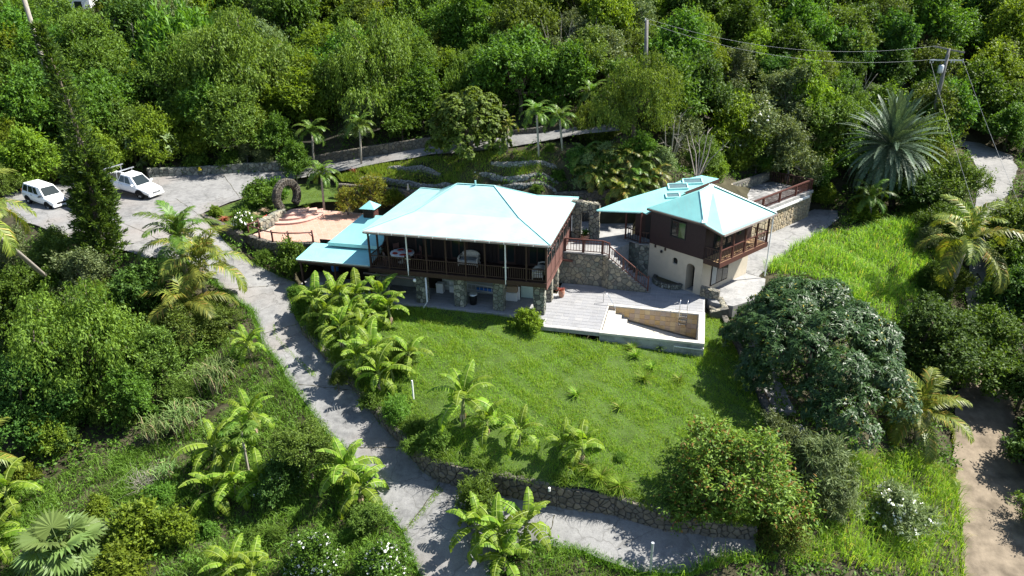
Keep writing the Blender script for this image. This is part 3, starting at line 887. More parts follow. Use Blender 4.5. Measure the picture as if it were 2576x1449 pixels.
# floor and beams
MB().box(-12.97, -.3, .22, 10.3, ZD - .08, ZD).build('deck_floor', 'floor_wood', house)
MB().box(-13.0, -.28, .16, .22, ZD - .3, ZD + .02).build('deck_beam', 'brown', house)
MB().box(-12.98, -12.92, .22, 10.3, ZD - .3, ZD - .08).build('deck_beam', 'brown', house)
MB().box(-12.9, -.35, .3, 10.2, ZD - .28, ZD - .09).build('deck_soffit', 'plaster', house)
# veranda posts
PX = [-12.9, -11.47, -10.08, -8.69, -7.28, -5.89, -4.52, -3.11, -1.68, -.36]
pm = MB().box(-.055, .055, -.055, .055, ZD, ZE - .1).mesh('post', 'brown')
for x in PX: inst(pm, 'post', house, (x, .32, 0))
for y in (1.65, 2.95): inst(pm, 'post', house, (-12.9, y, 0))
# railings
def railing(parent, p, q, mat, zt=.92, zb=.14, step=.14, bw=.035, tw=.09, th=.055, name='railing'):
    p, q = Vector(p), Vector(q)
    L = (q - p).length
    r = MB().bar(p + Vector((0, 0, zt)), q + Vector((0, 0, zt)), tw, th).build(name, mat, parent)
    MB().bar(p + Vector((0, 0, zb)), q + Vector((0, 0, zb)), .05, .05).build('bottom_rail', mat, r)
    d = (q - p) / L
    ang = math.atan2(d.y, d.x)
    slope = (q.z - p.z) / max(1e-6, math.hypot(q.x - p.x, q.y - p.y))
    me = MB().box(-bw / 2, bw / 2, -bw / 2, bw / 2, zb, zt - .02).mesh('baluster', mat)
    n = max(1, int(L / step))
    for i in range(1, n):
        c = p + (q - p) * (i / n)
        inst(me, 'baluster', r, c, (0, 0, ang))
    return r
for a, b in zip(PX[:-1], PX[1:]): railing(house, (a + .055, .32, ZD), (b - .055, .32, ZD), 'brown')
railing(house, (-12.9, .38, ZD), (-12.9, 1.6, ZD), 'brown')
railing(house, (-12.9, 1.7, ZD), (-12.9, 2.9, ZD), 'brown')
# walls of the upper floor
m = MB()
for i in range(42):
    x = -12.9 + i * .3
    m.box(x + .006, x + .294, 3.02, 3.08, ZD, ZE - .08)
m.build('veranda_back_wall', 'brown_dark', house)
for x in (-10.6, -7.9, -4.4, -2.2):
    f = MB().box(x, x + 1.3, 2.985, 3.015, ZD, ZD + 2.1).build('veranda_door', 'brown', house)
    MB().box(x + .12, x + .6, 2.972, 2.982, ZD + .2, ZD + 1.95).build('pane', 'glass', f)
    MB().box(x + .7, x + 1.18, 2.972, 2.982, ZD + .2, ZD + 1.95).build('pane', 'glass', f)
MB().box(-12.93, -12.87, 3.0, 10.3, ZD, ZE - .08).build('side_wall', 'brown', house)
MB().box(-12.9, -.4, 10.25, 10.3, ZD, ZE - .08).build('rear_wall', 'brown', house)
# right side wall: panels below, windows above
WY = [.3 + i * 1.42 for i in range(7)]
for i in range(6):
    y0, y1 = WY[i], WY[i + 1]
    MB().box(-.36, -.31, y0 + .04, y1 - .04, ZD - .42, ZD + 1.0).build('wall_panel', 'brown_panel', house)
    f = MB()
    f.box(-.385, -.29, y0 + .05, y0 + .12, ZD + 1.02, ZE - .2)
    f.box(-.385, -.29, y1 - .12, y1 - .05, ZD + 1.02, ZE - .2)
    f.box(-.385, -.29, y0 + .12, y1 - .12, ZE - .28, ZE - .2)
    f.box(-.385, -.29, y0 + .12, y1 - .12, ZD + 1.02, ZD + 1.10)
    f.box(-.375, -.30, (y0 + y1) / 2 - .04, (y0 + y1) / 2 + .04, ZD + 1.10, ZE - .28)
    w = f.build('window', 'brown_dark', house)
    for h in (0, 1):
        ya = y0 + .12 if h == 0 else (y0 + y1) / 2 + .04
        yb = (y0 + y1) / 2 - .04 if h == 0 else y1 - .12
        MB().box(-.35, -.335, ya, yb, ZD + 1.10, ZE - .28).build('pane', 'glass', w)
        MB().box(-.37, -.315, ya, yb, ZD + 1.72, ZD + 1.77).build('glazing_bar', 'brown_panel', w)
bm = MB().box(-.40, -.285, -.035, .035, ZD - .42, ZE - .2).mesh('wall_batten', 'brown_panel')
for y in WY: inst(bm, 'wall_batten', house, (0, y, 0))
MB().box(-.42, -.27, .25, 8.85, ZD - .48, ZD - .42).build('wall_sill', 'brown_panel', house)
MB().box(-.22, -.17, 8.86, 8.98, ZD + .7, ZD + 1.9).build('shutter_board', 'white_paint', house)
m = MB().bar((-.3, 5.9, 1.95), (.45, 5.9, 1.95), .12, .14); m.build('beam_end', 'brown_red', house)
# stone pillars
def pillar(parent, x, y, w, d, z1, seed, mat='stone_green'):
    rng = np.random.default_rng(seed)
    pl = MB().box(x - w / 2, x + w / 2, y - d / 2, y + d / 2, -.05, z1).build('pillar', 'mortar_dark', parent)
    for o, ea, en, L in (((x - w / 2, y - d / 2, 0), (1, 0, 0), (0, -1, 0), w), ((x + w / 2, y - d / 2, 0), (0, 1, 0), (1, 0, 0), d), ((x - w / 2, y + d / 2, 0), (0, -1, 0), (-1, 0, 0), d)):
        stones(pl, o, ea, (0, 0, 1), en, [(0, 0), (L, 0), (L, z1), (0, z1)], (.3, .27), .035, mat, rng)
    return pl
for i, x in enumerate((-12.35, -9.36, -6.54, -3.73, -.9)): pillar(house, x, .85, .72, .62, ZD - .28, 100 + i)
for i, y in enumerate((2.95, 5.1)): pillar(house, -.72, y, .5, .55, ZD - .3, 110 + i, 'stone')
# lower storey
MB().box(-12.9, -.75, 3.05, 3.2, 0, ZD - .28).build('lower_wall', 'plaster', house)
MB().box(-.9, -.75, 3.2, 10.2, 0, ZD - .28).build('lower_wall', 'plaster', house)
MB().box(-12.9, -12.75, 1.3, 3.05, 0, ZD - .28).build('lower_wall', 'plaster', house)
d = MB().box(-2.75, -1.85, 2.980, 3.040, .02, 2.05).build('lower_door', 'pale_green', house)
for zz in (.25, .85, 1.45):
    for xx in (-2.62, -2.25): MB().box(xx, xx + .3, 2.965, 2.978, zz, zz + .45).build('door_panel', 'pale_green', d)
MB().box(-1.83, -1.74, 2.960, 3.040, 0, 2.1).build('door_jamb', 'brown', house)
MB().box(-2.86, -2.77, 2.960, 3.040, 0, 2.1).build('door_jamb', 'brown', house)
MB().box(-11.7, -10.9, 2.970, 3.040, .02, 2.05).build('lower_door', 'plaster', house)
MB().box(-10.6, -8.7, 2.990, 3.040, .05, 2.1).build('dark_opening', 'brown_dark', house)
# white downpipes and the long gutter pipe under the deck
for x in (-10.05, -3.08):
    m = MB(); m.tube([(x, .2, ZE - .14), (x, .2, ZD - .3)], .05, 9); m.build('downpipe', 'white_paint', house)
    MB().box(x - .2, x + .2, .235, .255, ZD + .88, ZD + .91).build('pipe_bracket', 'aluminium', house)
m = MB(); m.tube([(-13.4, .05, ZD - .38), (-9.6, .05, ZD - .46)], .07, 9); m.build('gutter_pipe', 'gutter', house, smooth=True)
m = MB(); m.tube([(-8.85, .3, ZD - .4), (-8.85, .25, .3), (-8.95, .0, .02), (-9.0, -.15, -.1)], .06, 9); m.build('drain_pipe', 'white_paint', house, smooth=True)
m = MB(); m.lathe([(.001, .12), (.09, .1), (.12, .0), (.1, -.1), (.001, -.13)], 10, (-9.55, .0, ZD - .55)); m.build('flood_lamp', 'white_paint', house, smooth=True)
MB().box(-1.9, -1.25, .05, .85, 0, .28).build('block_step', 'slab', house, bevel=.02)

# ------------------------------------------------------------------ left wing: low carport roof, raised roof and little cupola
wing = thing('carport_wing', 'low turquoise corrugated carport roof with brown beam left of the veranda', 'carport', hw(-18.75, .38, 0), H_A)
def wl(s, t, z): return (s + 18.75, t - .38, z)
m = MB(); m.slab([wl(-18.8, .3, 2.62), wl(-12.98, .3, 2.62), wl(-12.98, 2.75, 3.0), wl(-18.65, 2.75, 3.0)], .04)
wr = m.build('lower_roof', 'roof_wing', wing)
m = MB()
for i in range(74): m.box(.02 + i * .076, .06 + i * .076, -.12, -.08, 2.58, 2.635)
m.build('corrugated_edge', 'roof_white', wr, kind='stuff')
m = MB(); m.slab([wl(-17.2, 2.3, 3.3), wl(-12.98, 2.3, 3.3), wl(-12.98, 4.9, 4.75), wl(-15.5, 4.9, 4.75)], .05); m.slab([wl(-17.2, 2.3, 3.3), wl(-15.5, 4.9, 4.75), wl(-16.2, 6.2, 3.3)], .05); m.slab([wl(-15.5, 4.9, 4.75), wl(-12.98, 4.9, 4.75), wl(-12.98, 7.2, 3.5), wl(-16.2, 6.2, 3.3)], .05)
m.build('upper_roof', 'roof_wing', wing)
m = MB(); m.bar(wl(-17.2, 2.28, 3.2), wl(-12.98, 2.28, 3.2), .03, .26); m.build('roof_fascia', 'roof_trim', wing)
MB().box(.05, 5.7, .02, .1, 2.3, 2.56).build('front_beam', 'brown', wing)
MB().box(.0, 5.75, -.12, -.05, 2.5, 2.58).build('gutter', 'gutter_pale', wing)
MB().box(.1, .2, .1, 2.4, 2.4, 2.6).build('side_beam', 'brown', wing)
pm2 = MB().box(-.06, .06, -.06, .06, 0, 2.34).mesh('post', 'brown')
for x in (.2, 2.9, 5.6): inst(pm2, 'post', wing, (x, .1, 0))
for i in range(19):
    x = .3 + i * .3
    MB().box(x, x + .29, 2.9 + .02 * (i % 2), 2.95 + .02 * (i % 2), 0, 3.1).build('wall_board', 'brown_dark', wing)
cup = thing('roof_cupola', 'little square brown vent cupola with turquoise pyramid cap on the carport roof', 'cupola', hw(-14.9, 5.05, 4.3), H_A)
MB().box(-.42, .42, -.42, .42, -.1, 1.02).build('box', 'brown', cup)
for sx in (-1, 1):
    for k in range(5): MB().box(sx * .44 - .02, sx * .44 + .02, -.36, .36, .3 + k * .13, .37 + k * .13).build('louvre', 'brown_red', cup)
for k in range(5): MB().box(-.36, .36, -.455, -.425, .3 + k * .13, .37 + k * .13).build('louvre', 'brown_dark', cup)
MB().add([(-.62, -.62, 1.02), (.62, -.62, 1.02), (.62, .62, 1.02), (-.62, .62, 1.02), (0, 0, 1.52)], [(0, 1, 4), (1, 2, 4), (2, 3, 4), (3, 0, 4), (3, 2, 1, 0)]).build('cap_roof', 'roof_wing', cup)

# ------------------------------------------------------------------ patio, tiles, pool
patio = tag(MB().box(-19.6, -.35, .06, 4.2, -.35, -.012).box(-.35, 3.48, -.98, 9.0, -.3, -.012).box(3.48, 10.0, 3.06, 9.3, -.3, -.012).build('patio', 'grout'), kind='structure')
patio.location = hw(0, 0, 0); patio.rotation_euler = (0, 0, H_A)
MB().box(-.42, 3.5, -1.1, -.98, -.28, -.005).build('patio_edge', 'slab', patio, bevel=.02)
MB().box(-19.6, -.42, -.06, .055, -.3, -.01).build('patio_edge', 'slab', patio, bevel=.02)
TW, TD = .46, .46
tm = MB()
a, b, e = TW / 2 - .008, TD / 2 - .008, .004
tm.add([(-a, -b, -.022), (a, -b, -.022), (a, b, -.022), (-a, b, -.022), (-a + e, -b + e, 0), (a - e, -b + e, 0), (a - e, b - e, 0), (-a + e, b - e, 0)], [(4, 5, 6, 7), (0, 1, 5, 4), (1, 2, 6, 5), (2, 3, 7, 6), (3, 0, 4, 7)])
tile_me = tm.mesh('tile', 'patio_tile')
spots = []
for j in range(-3, 21):
    for i in range(-28, 23):
        s = i * TW; t = j * TD + .03
        ok = (-.1 < s < 3.3 and -.82 < t < 6.0) or (3.3 <= s < 9.85 and 3.2 < t < 9.0) or (-12.8 < s <= -.1 and .25 < t < 4.0)
        if s > 5 and (t > 6.3 + max(0, (7.6 - s)) * .8): ok = False
        if ok:
            w = hw(s, t)
            spots.append((-(s > -.2) * 10 - (t < 6) * 2 + math.hypot(w[0], w[1]) * .1, s, t))
spots.sort()
extra = MB()
for k, (q, s, t) in enumerate(spots):
    dz = rng0.uniform(-.002, .002); tx = rng0.uniform(-.002, .002)
    if k < 300: inst(tile_me, 'tile', patio, (s, t, dz), (tx, tx * .5, 0))
    else: extra.add([(v.co.x + s, v.co.y + t, v.co.z + dz) for v in tile_me.vertices], [tuple(p.vertices) for p in tile_me.polygons])
extra.build('paving_tiles', 'patio_tile', patio, kind='stuff')

pool = thing('swimming_pool', 'empty swimming pool with tan tiled far wall and white sloping floor', 'pool', hw(3.48, -1.15, 0), H_A)
def pl(s, t, z): return (s - 3.48, t + 1.15, z)
S0, S1, T0, T1 = 3.55, 9.62, -.78, 3.02
zf = lambda s: -1.02 - max(0, s - 4.95) * .19
m = MB()
m.add([pl(S0, T0, -.02), pl(S1, T0, -.02), pl(S1, T0, -2.1), pl(S0, T0, -2.1)], [(0, 1, 2, 3)])
m.add([pl(S1, T0, -.02), pl(S1, T1, -.02), pl(S1, T1, -2.1), pl(S1, T0, -2.1)], [(0, 1, 2, 3)])
m.add([pl(S0, T1 + .03, -.02), pl(S1, T1 + .03, -.02), pl(S1, T1 + .03, -2.1), pl(S0, T1 + .03, -2.1)], [(3, 2, 1, 0)])
m.build('basin_wall', 'pool_white', pool)
m = MB()
m.add([pl(4.9, T0, zf(4.9)), pl(S1, T0, zf(S1)), pl(S1, T1, zf(S1)), pl(4.9, T1, zf(4.9))], [(0, 1, 2, 3)])
m.build('floor', 'pool_white', pool)
for k, s in enumerate((3.55, 4.05, 4.48)):
    MB().box(*sum(((pl(s, T0, 0)[0], pl((4.05, 4.48, 4.9)[k], 0, 0)[0]), (pl(0, T0, 0)[1], pl(0, T1, 0)[1])), ()), -1.3, (-.28, -.53, -.78)[k]).build('pool_step', 'pool_white', pool)
for (s0, s1, t0, t1) in ((3.45, 9.62, 3.02, 3.36), (9.62, 10.03, -1.15, 3.36), (3.45, 9.62, -1.15, -.78), (3.45, 3.55, -.78, 3.02)):
    x0, y0, _ = pl(s0, t0, 0); x1, y1, _ = pl(s1, t1, 0)
    MB().box(x0 + .003, x1 - .003, y0 + .003, y1 - .003, -.12, .025).build('coping', 'pool_white', pool, bevel=.015)
MB().box(.0, 6.54, .06, .34, -1.6, -.12).build('front_wall', 'pool_side', pool)
MB().box(6.2, 6.5, .35, 4.4, -1.6, -.12).build('end_wall', 'pool_side', pool)
# tiles of the far wall
TS = .352
for i in range(17):
    for j in range(6):
        s = S0 + .04 + i * TS
        zt = -.06 - j * TS
        zb = zt - TS + .014
        if s + TS > S1 + .02: continue
        fl = max(zf(s) if s > 4.9 else (-.28 if s < 3.9 else -.53 if s < 4.4 else -.78), -2.1)
        if zt < fl + .03: continue
        zb = max(zb, fl - .05)
        d0 = rng0.uniform(0, .012)
        x0, y0, _ = pl(s, T1 - .012 - d0, 0)
        MB().add([(x0, y0, zb), (x0 + TS - .012, y0, zb), (x0 + TS - .012, y0, zt), (x0, y0, zt), (x0, y0 + .04, zb), (x0 + TS - .012, y0 + .04, zb), (x0 + TS - .012, y0 + .04, zt), (x0, y0 + .04, zt)],
                 [(0, 1, 2, 3), (3, 2, 6, 7), (1, 5, 6, 2), (4, 0, 3, 7), (0, 4, 5, 1)]).build('tile', 'pool_tile', pool)
m = MB(); m.bar(pl(4.95, 2.985, zf(4.95) + .04), pl(9.6, 2.985, zf(9.6) + .04), .05, .1); m.build('tile_skirting', 'stone_dark', pool)
m = MB(); m.tube([pl(8.2, -1.2, -.9), pl(8.2, -1.2, -.35), pl(9.98, -1.2, -.4), pl(9.98, -1.2, -.25)], .035, 7); m.build('drain_pipe', 'white_paint', pool, smooth=True)
lad = thing('pool_ladder', 'bent steel pool ladder with two rails at the deep end', 'ladder', hw(8.35, 3.2, .02), H_A)
for dx in (0, .5):
    pts = [(dx - .02, .35, 0), (dx - .02, .35, .5), (dx, .25, .78), (dx, .08, .85), (dx, -.1, .75), (dx, -.2, .4), (dx, -.24, -1.0)]
    m = MB(); m.tube(smooth_line(pts, .1), .022, 7); m.build('rail', 'steel', lad, smooth=True)
for z in (-.25, -.55, -.85): MB().box(0, .5, -.3, -.2, z, z + .03).build('tread', 'steel', lad)
hr = thing('pool_handrail', 'thin angled steel handrail over the pool steps', 'handrail', hw(3.2, 3.3, .02), H_A)
m = MB(); m.tube(smooth_line([(-.1, .15, 0), (-.1, .12, .75), (.0, .05, .88), (.15, -.05, .8), (.8, -.35, -.1), (.85, -.4, -.35)], .12), .024, 7); m.build('rail', 'steel', hr, smooth=True)

# ------------------------------------------------------------------ pink terrace
ter_poly = [(-25.3, 4.1), (-23.8, 3.35), (-22.3, 2.88), (-21.1, 3.0), (-19.2, 3.5), (-17.4, 3.4), (-13.05, 3.4), (-13.05, 10.9), (-20, 11.3), (-23.6, 11.4), (-24.6, 9.5), (-24.55, 5.4)]
ter = tag(MB().prism(ter_poly, 1.2, 2.57).build('terrace', 'pink_grout'), kind='structure')
ter.location = hw(0, 0, 0); ter.rotation_euler = (0, 0, H_A)
TP = .43
a = TP / 2 - .012
tm = MB().add([(-a, -a, -.02), (a, -a, -.02), (a, a, -.02), (-a, a, -.02), (-a + .012, -a + .012, .012), (a - .012, -a + .012, .012), (a - .012, a - .012, .012), (-a + .012, a - .012, .012)], [(4, 5, 6, 7), (0, 1, 5, 4), (1, 2, 6, 5), (2, 3, 7, 6), (3, 0, 4, 7)])
pt_me = tm.mesh('tile', 'pink_tile')
extra = MB(); k = 0
ca, sa = math.cos(.62), math.sin(.62)
lst = []
for i in range(-22, 23):
    for j in range(-22, 23):
        s = -19.2 + (i * ca - j * sa) * TP; t = 7.0 + (i * sa + j * ca) * TP
        q = np.array([(s + .32 * math.cos(w), t + .32 * math.sin(w)) for w in np.arange(0, 6.2, 1.57) + .62 + .785])
        if inpoly(q[:, 0], q[:, 1], ter_poly).all() and not (s > -16.2 and t < 7.0): lst.append((t - .3 * s * 0 + (5 if s > -15 else 0), s, t))
lst.sort()
for k, (q, s, t) in enumerate(lst):
    if k < 300: inst(pt_me, 'tile', ter, (s, t, 2.565 + rng0.uniform(-.003, .003)), (0, 0, .62))
    else:
        extra.add([(v.co.x * ca - v.co.y * sa + s, v.co.x * sa + v.co.y * ca + t, v.co.z + 2.565) for v in pt_me.vertices], [tuple(p.vertices) for p in pt_me.polygons])
if extra.v: extra.build('paving_tiles', 'pink_tile', ter, kind='stuff')
st = thing('round_steps', 'three curved pinkish steps fanning down from the stone arch to the terrace', 'steps', hw(-24.6, 9.6, 2.57), H_A)
for k, (r, z0, z1) in enumerate(((2.75, 0, .17), (2.1, .0, .34), (1.45, 0, .51))):
    n = 20
    a0, a1 = R(-100), R(42)
    poly = [(0, 0)] + [(r * math.cos(a0 + (a1 - a0) * i / n), r * math.sin(a0 + (a1 - a0) * i / n)) for i in range(n + 1)]
    s_ = MB().prism(poly, z0, z1 - .03).build('step', 'pink_step', st)
    poly2 = [(p[0] * 1.012, p[1] * 1.012) for p in poly]
    MB().prism(poly2, z1 - .03 + .0, z1).build('tread', 'pink_step', s_)
# rustic rail of round logs
fence = thing('rustic_rail', 'rustic dark red log rail on posts around the terrace edge', 'railing', hw(-25.3, 4.1, 2.6), H_A)
fp = [(-25.2, 4.15), (-23.75, 3.42), (-22.33, 2.98), (-20.98, 3.05), (-19.25, 3.62)]
fl = [(x + 25.3, y - 4.1) for x, y in fp]
back = (-25.0 + 25.3, 5.3 - 4.1)
for i, (x, y) in enumerate(fl + [back]):
    m = MB(); m.tube([(x, y, -.05), (x + .02, y, .5), (x, y + .01, 1.02)], [.085, .075, .07], 8); m.build('post', 'brown_red', fence, smooth=True)
for (x0, y0), (x1, y1) in zip([back] + fl[:-1], fl):
    m = MB(); m.tube([(x0, y0, .86), ((x0 + x1) / 2, (y0 + y1) / 2, .84), (x1, y1, .87)], [.055, .05, .05], 7); m.build('rail', 'brown_red', fence, smooth=True)
for i in (3, 4):
    x, y = fl[i]
    m = MB(); m.tube([(x, y, .5), (x - .28, y - .06, .84)], .03, 6); m.build('brace', 'brown_red', fence)
# stone arch, nearly a full ring, and the wall that joins it
arch = thing('stone_arch', 'ring-shaped moon gate of dark rubble stone at the head of the pink steps', 'arch', hw(-24.75, 9.45, 3.0), 0)
ax = (hw(-24.5, 10.35) - hw(-24.95, 8.5)); ax[2] = 0; ax /= np.linalg.norm(ax)
an = np.array([ax[1], -ax[0], 0])
Ri, Ro, TH, CZ = .92, 1.42, .5, 1.32
def ap(th_, r, off): return ax * (r * math.sin(th_)) + an * off + np.array([0, 0, CZ + r * -math.cos(th_)])
th0, th1 = R(40), R(320)
m = MB(); vs, fs = [], []
N = 30
for i in range(N + 1):
    t = th0 + (th1 - th0) * i / N
    vs += [ap(t, Ri, -TH / 2), ap(t, Ro, -TH / 2), ap(t, Ro, TH / 2), ap(t, Ri, TH / 2)]
for i in range(N):
    fs += [(i * 4 + k, i * 4 + (k + 1) % 4, i * 4 + 4 + (k + 1) % 4, i * 4 + 4 + k) for k in range(4)]
m.add(vs, fs).build('ring_core', 'mortar_dark', arch)
rs = np.random.default_rng(5)
def block(c0, c1, r0, r1, o0, o1, dirn):
    """one stone of the ring; dirn 'out', 'in', 'side'"""
    g = .012
    a0, a1 = c0 + g / 1.2, c1 - g / 1.2
    if dirn == 'side':
        q = [ap(a0, r0 + g, o0), ap(a1, r0 + g, o0), ap(a1, r1 - g, o0), ap(a0, r1 - g, o0)]
    else:
        q = [ap(a0, r0, o0 + g), ap(a1, r0, o0 + g), ap(a1, r0, o1 - g), ap(a0, r0, o1 - g)]
    c = sum(q) / 4
    if dirn == 'side': nv = an * (1 if o0 > 0 else -1)
    else: nv = (ap((a0 + a1) / 2, r0 + 1, 0) - ap((a0 + a1) / 2, r0, 0)) * (1 if dirn == 'out' else -1)
    h = rs.uniform(.02, .06)
    top = [c + (p - c) * .8 + nv * h for p in q]
    low = [p - nv * .03 for p in q]
    MB().add(low + top, [(4, 5, 6, 7), (0, 1, 5, 4), (1, 2, 6, 5), (2, 3, 7, 6), (3, 0, 4, 7), (7, 6, 5, 4)]).build('stone', 'stone_dark', arch)
for r, dn in ((Ro, 'out'), (Ri, 'in')):
    t = th0
    while t < th1 - .05:
        w = rs.uniform(.15, .27) / r * 1.3
        t2 = min(th1, t + w)
        k = rs.uniform(-.1, .1)
        block(t, t2, r, r, -TH / 2, k, dn); block(t, t2, r, r, k, TH / 2, dn)
        t = t2
for off in (TH / 2, -TH / 2):
    t = th0
    while t < th1 - .05:
        t2 = min(th1, t + rs.uniform(.15, .27))
        k = (Ri + Ro) / 2 + rs.uniform(-.1, .1)
        block(t, t2, Ri, k, off, off, 'side'); block(t, t2, k, Ro, off, off, 'side')
        t = t2
iw = [hw(-24.5, 8.6), hw(-24.6, 7.0), hw(-24.85, 5.3)]
world_wall('arch_side_wall', 'short stone wall running from the ring arch down the side of the pink terrace', [(p[0], p[1], 2.55, z) for p, z in zip(iw, (3.45, 3.4, 3.3))], .55, -1, 'stone', 'mortar', (.34, .3), .05, 41)

# ------------------------------------------------------------------ back court, stair and portal between the two houses
court = tag(MB().prism([(-.3, 6.25), (2.6, 6.25), (3.1, 6.0), (3.1, 7.0), (4.2, 9.0), (4.0, 14.5), (-1, 13.0)], -.1, 2.5).build('court_floor', 'slab'), kind='structure')
court.location = hw(0, 0, 0); court.rotation_euler = (0, 0, H_A)
cw = thing('court_wall', 'rubble stone retaining wall of the raised court with the stone stair beside it', 'wall', hw(0, 6.2, 0), H_A)
rg = np.random.default_rng(61)
MB().box(-.7, 2.6, .0, .3, -.05, 2.46).build('mortar_core', 'mortar', cw)
stones(cw, (-.7, 0, 0), (1, 0, 0), (0, 0, 1), (0, -1, 0), [(0, 0), (3.3, 0), (3.3, 2.42), (0, 2.42)], (.36, .33), .05, 'stone', rg)
MB().add([(2.6, 0, -.05), (3.1, -.42, -.05), (3.1, -.42, 2.46), (2.6, 0, 2.46), (2.6, .3, -.05), (3.1, .3, -.05), (3.1, .3, 2.46), (2.6, .3, 2.46)], [(0, 1, 2, 3), (3, 2, 6, 7), (1, 5, 6, 2), (4, 0, 3, 7)]).build('mortar_core', 'mortar', cw)
dd = np.array([.5, -.42, 0]) / math.hypot(.5, .42)
stones(cw, (2.6, 0, 0), dd, (0, 0, 1), (dd[1], -dd[0], 0), [(0, 0), (.65, 0), (.65, 2.42), (0, 2.42)], (.36, .33), .05, 'stone', rg)
MB().box(-.7, 3.15, -.1, .32, 2.46, 2.54).build('coping', 'slab', cw, bevel=.02)
stair = thing('stone_stair', 'stone stair with dark red handrail dropping from the court to the pool patio', 'stair', hw(3.1, 5.78, 0), H_A)
NS, RUN = 13, 3.0
for i in range(NS):
    x0 = i * RUN / NS; z = 2.46 - (i + 1) * 2.46 / (NS + 0) + 2.46 / NS * .0
    z = 2.46 * (1 - (i + 1) / (NS + .6))
    MB().box(x0, x0 + RUN / NS + .02, .06, 1.1, -.05, z - .05).build('riser', 'stone_tan' if 0 else 'mortar', stair)
    MB().box(x0 - .02, x0 + RUN / NS + .025, -.02, 1.12, z - .05, z).build('tread', 'slab', stair)
stones(stair, (0, .055, 0), (1, 0, 0), (0, 0, 1), (0, -1, 0), [(0, 0), (RUN, 0), (RUN, .1), (0, 2.36)], (.34, .3), .045, 'stone', rg)
stones(stair, (RUN + .02, .1, 0), (0, 1, 0), (0, 0, 1), (1, 0, 0), [(0, 0), (1.0, 0), (1.0, .12), (0, .12)], (.34, .3), .03, 'stone', rg)
slp = [(0, .05, 2.46), (RUN - .05, .05, .2)]
railing(stair, (.04, .05, 2.3), (RUN - .15, .05, .12), 'brown_red', 1.0, .16, .19, .035, .1, .06)
for x, z, h in ((0, 2.46, 1.02), (RUN * .34, 1.58, 1.0), (RUN * .67, .82, 1.0), (RUN - .12, .1, 1.2)): MB().box(x - .05, x + .05, 0, .1, z - .05, z + h).build('newel_post', 'brown_red', stair)
cr = thing('court_railing', 'dark red wooden railing on top of the raised court wall', 'railing', hw(-.2, 6.2, 2.54), H_A)
railing(cr, (0, .05, 0), (2.75, .05, 0), 'brown_red', 1.0, .12, .21, .035, .11, .07)
railing(cr, (2.75, .05, 0), (3.3, -.36, 0), 'brown_red', 1.0, .12, .2, .035, .11, .07)
MB().bar((0, .05, .78), (2.75, .05, .78), .03, .05).build('middle_rail', 'brown_red', cr)
for x, y in ((0, .05), (1.35, .05), (2.75, .05)): MB().box(x - .09, x + .09, y - .05, y + .05, 0, 1.0).build('post', 'brown_red', cr)
portal = thing('stone_portal', 'rough stone doorway with a curved top between the two houses', 'gateway', hw(-.3, 9.25, 2.5), H_A)
rg = np.random.default_rng(63)
pc = MB()
pc.box(.0, .72, 0, .5, 0, 2.95).box(1.35, 2.1, 0, .5, 0, 2.75)
pc.add([(.72, 0, 2.1), (1.35, 0, 2.1), (1.35, 0, 2.8), (.72, 0, 2.95), (.72, .5, 2.1), (1.35, .5, 2.1), (1.35, .5, 2.8), (.72, .5, 2.95)], [(0, 1, 2, 3), (7, 6, 5, 4), (3, 2, 6, 7), (4, 5, 1, 0)])
pc.build('mortar_core', 'mortar_dark', portal)
fr = lambda poly, cell=(.32, .3): stones(portal, (0, 0, 0), (1, 0, 0), (0, 0, 1), (0, -1, 0), poly, cell, .05, 'stone', rg)
fr([(0, 0), (.72, 0), (.72, 2.95), (0, 3.0)]); fr([(1.35, 0), (2.1, 0), (2.1, 2.3), (1.9, 2.7), (1.35, 2.8)]); fr([(.72, 2.1), (1.35, 2.1), (1.35, 2.8), (.72, 2.95)])
stones(portal, (0, 0, 2.9), (1, 0, -.06), (0, 1, 0), (0, 0, 1), [(0, 0), (2.0, 0), (2.0, .5), (0, .5)], (.26, .22), .07, 'stone', rg)
stones(portal, (2.1, 0, 0), (0, 1, 0), (0, 0, 1), (1, 0, 0), [(0, 0), (.5, 0), (.5, 2.6), (0, 2.6)], (.3, .28), .05, 'stone', rg)
# ------------------------------------------------------------------ annex (local frame: x along the balcony side, y along the window side)
annex = thing('annex_house', 'two storey annex with dark brown boarded upper floor, cream lower wall and turquoise roof', 'house', aw(0, 0, 0), A_A)
AZ, AE = 2.75, 5.42
def wall_strips(mb, y0, y1, z0, z1, openings, x0=0.0, x1=.25):
    """wall in the plane x = x0..x1 with arched or square openings (ya, yb, za, zb, arch)"""
    cuts = sorted({y0, y1} | {y for o in openings for y in np.linspace(o[0], o[1], 9 if o[4] else 2)})
    for a, b in zip(cuts[:-1], cuts[1:]):
        c = (a + b) / 2
        op = [o for o in openings if o[0] < c < o[1]]
        if not op: mb.box(x0, x1, a, b, z0, z1); continue
        o = op[0]
        def top(y):
            if not o[4]: return o[3]
            u = (y - (o[0] + o[1]) / 2) / ((o[1] - o[0]) / 2)
            return o[3] - o[4] + o[4] * math.sqrt(max(0, 1 - u * u))
        ta, tb = top(a), top(b)
        mb.add([(x0, a, ta), (x1, a, ta), (x1, b, tb), (x0, b, tb), (x0, a, z1), (x1, a, z1), (x1, b, z1), (x0, b, z1)], [(0, 3, 2, 1), (4, 5, 6, 7), (0, 1, 5, 4), (1, 2, 6, 5), (2, 3, 7, 6), (3, 0, 4, 7)])
        if o[2] > z0 + .01: mb.box(x0, x1, a, b, z0, o[2])
m = MB(); wall_strips(m, 0, 4.72, -.05, AZ, [(.62, 1.32, 0, 2.12, .2), (2.12, 2.56, 1.72, 2.2, .14)])
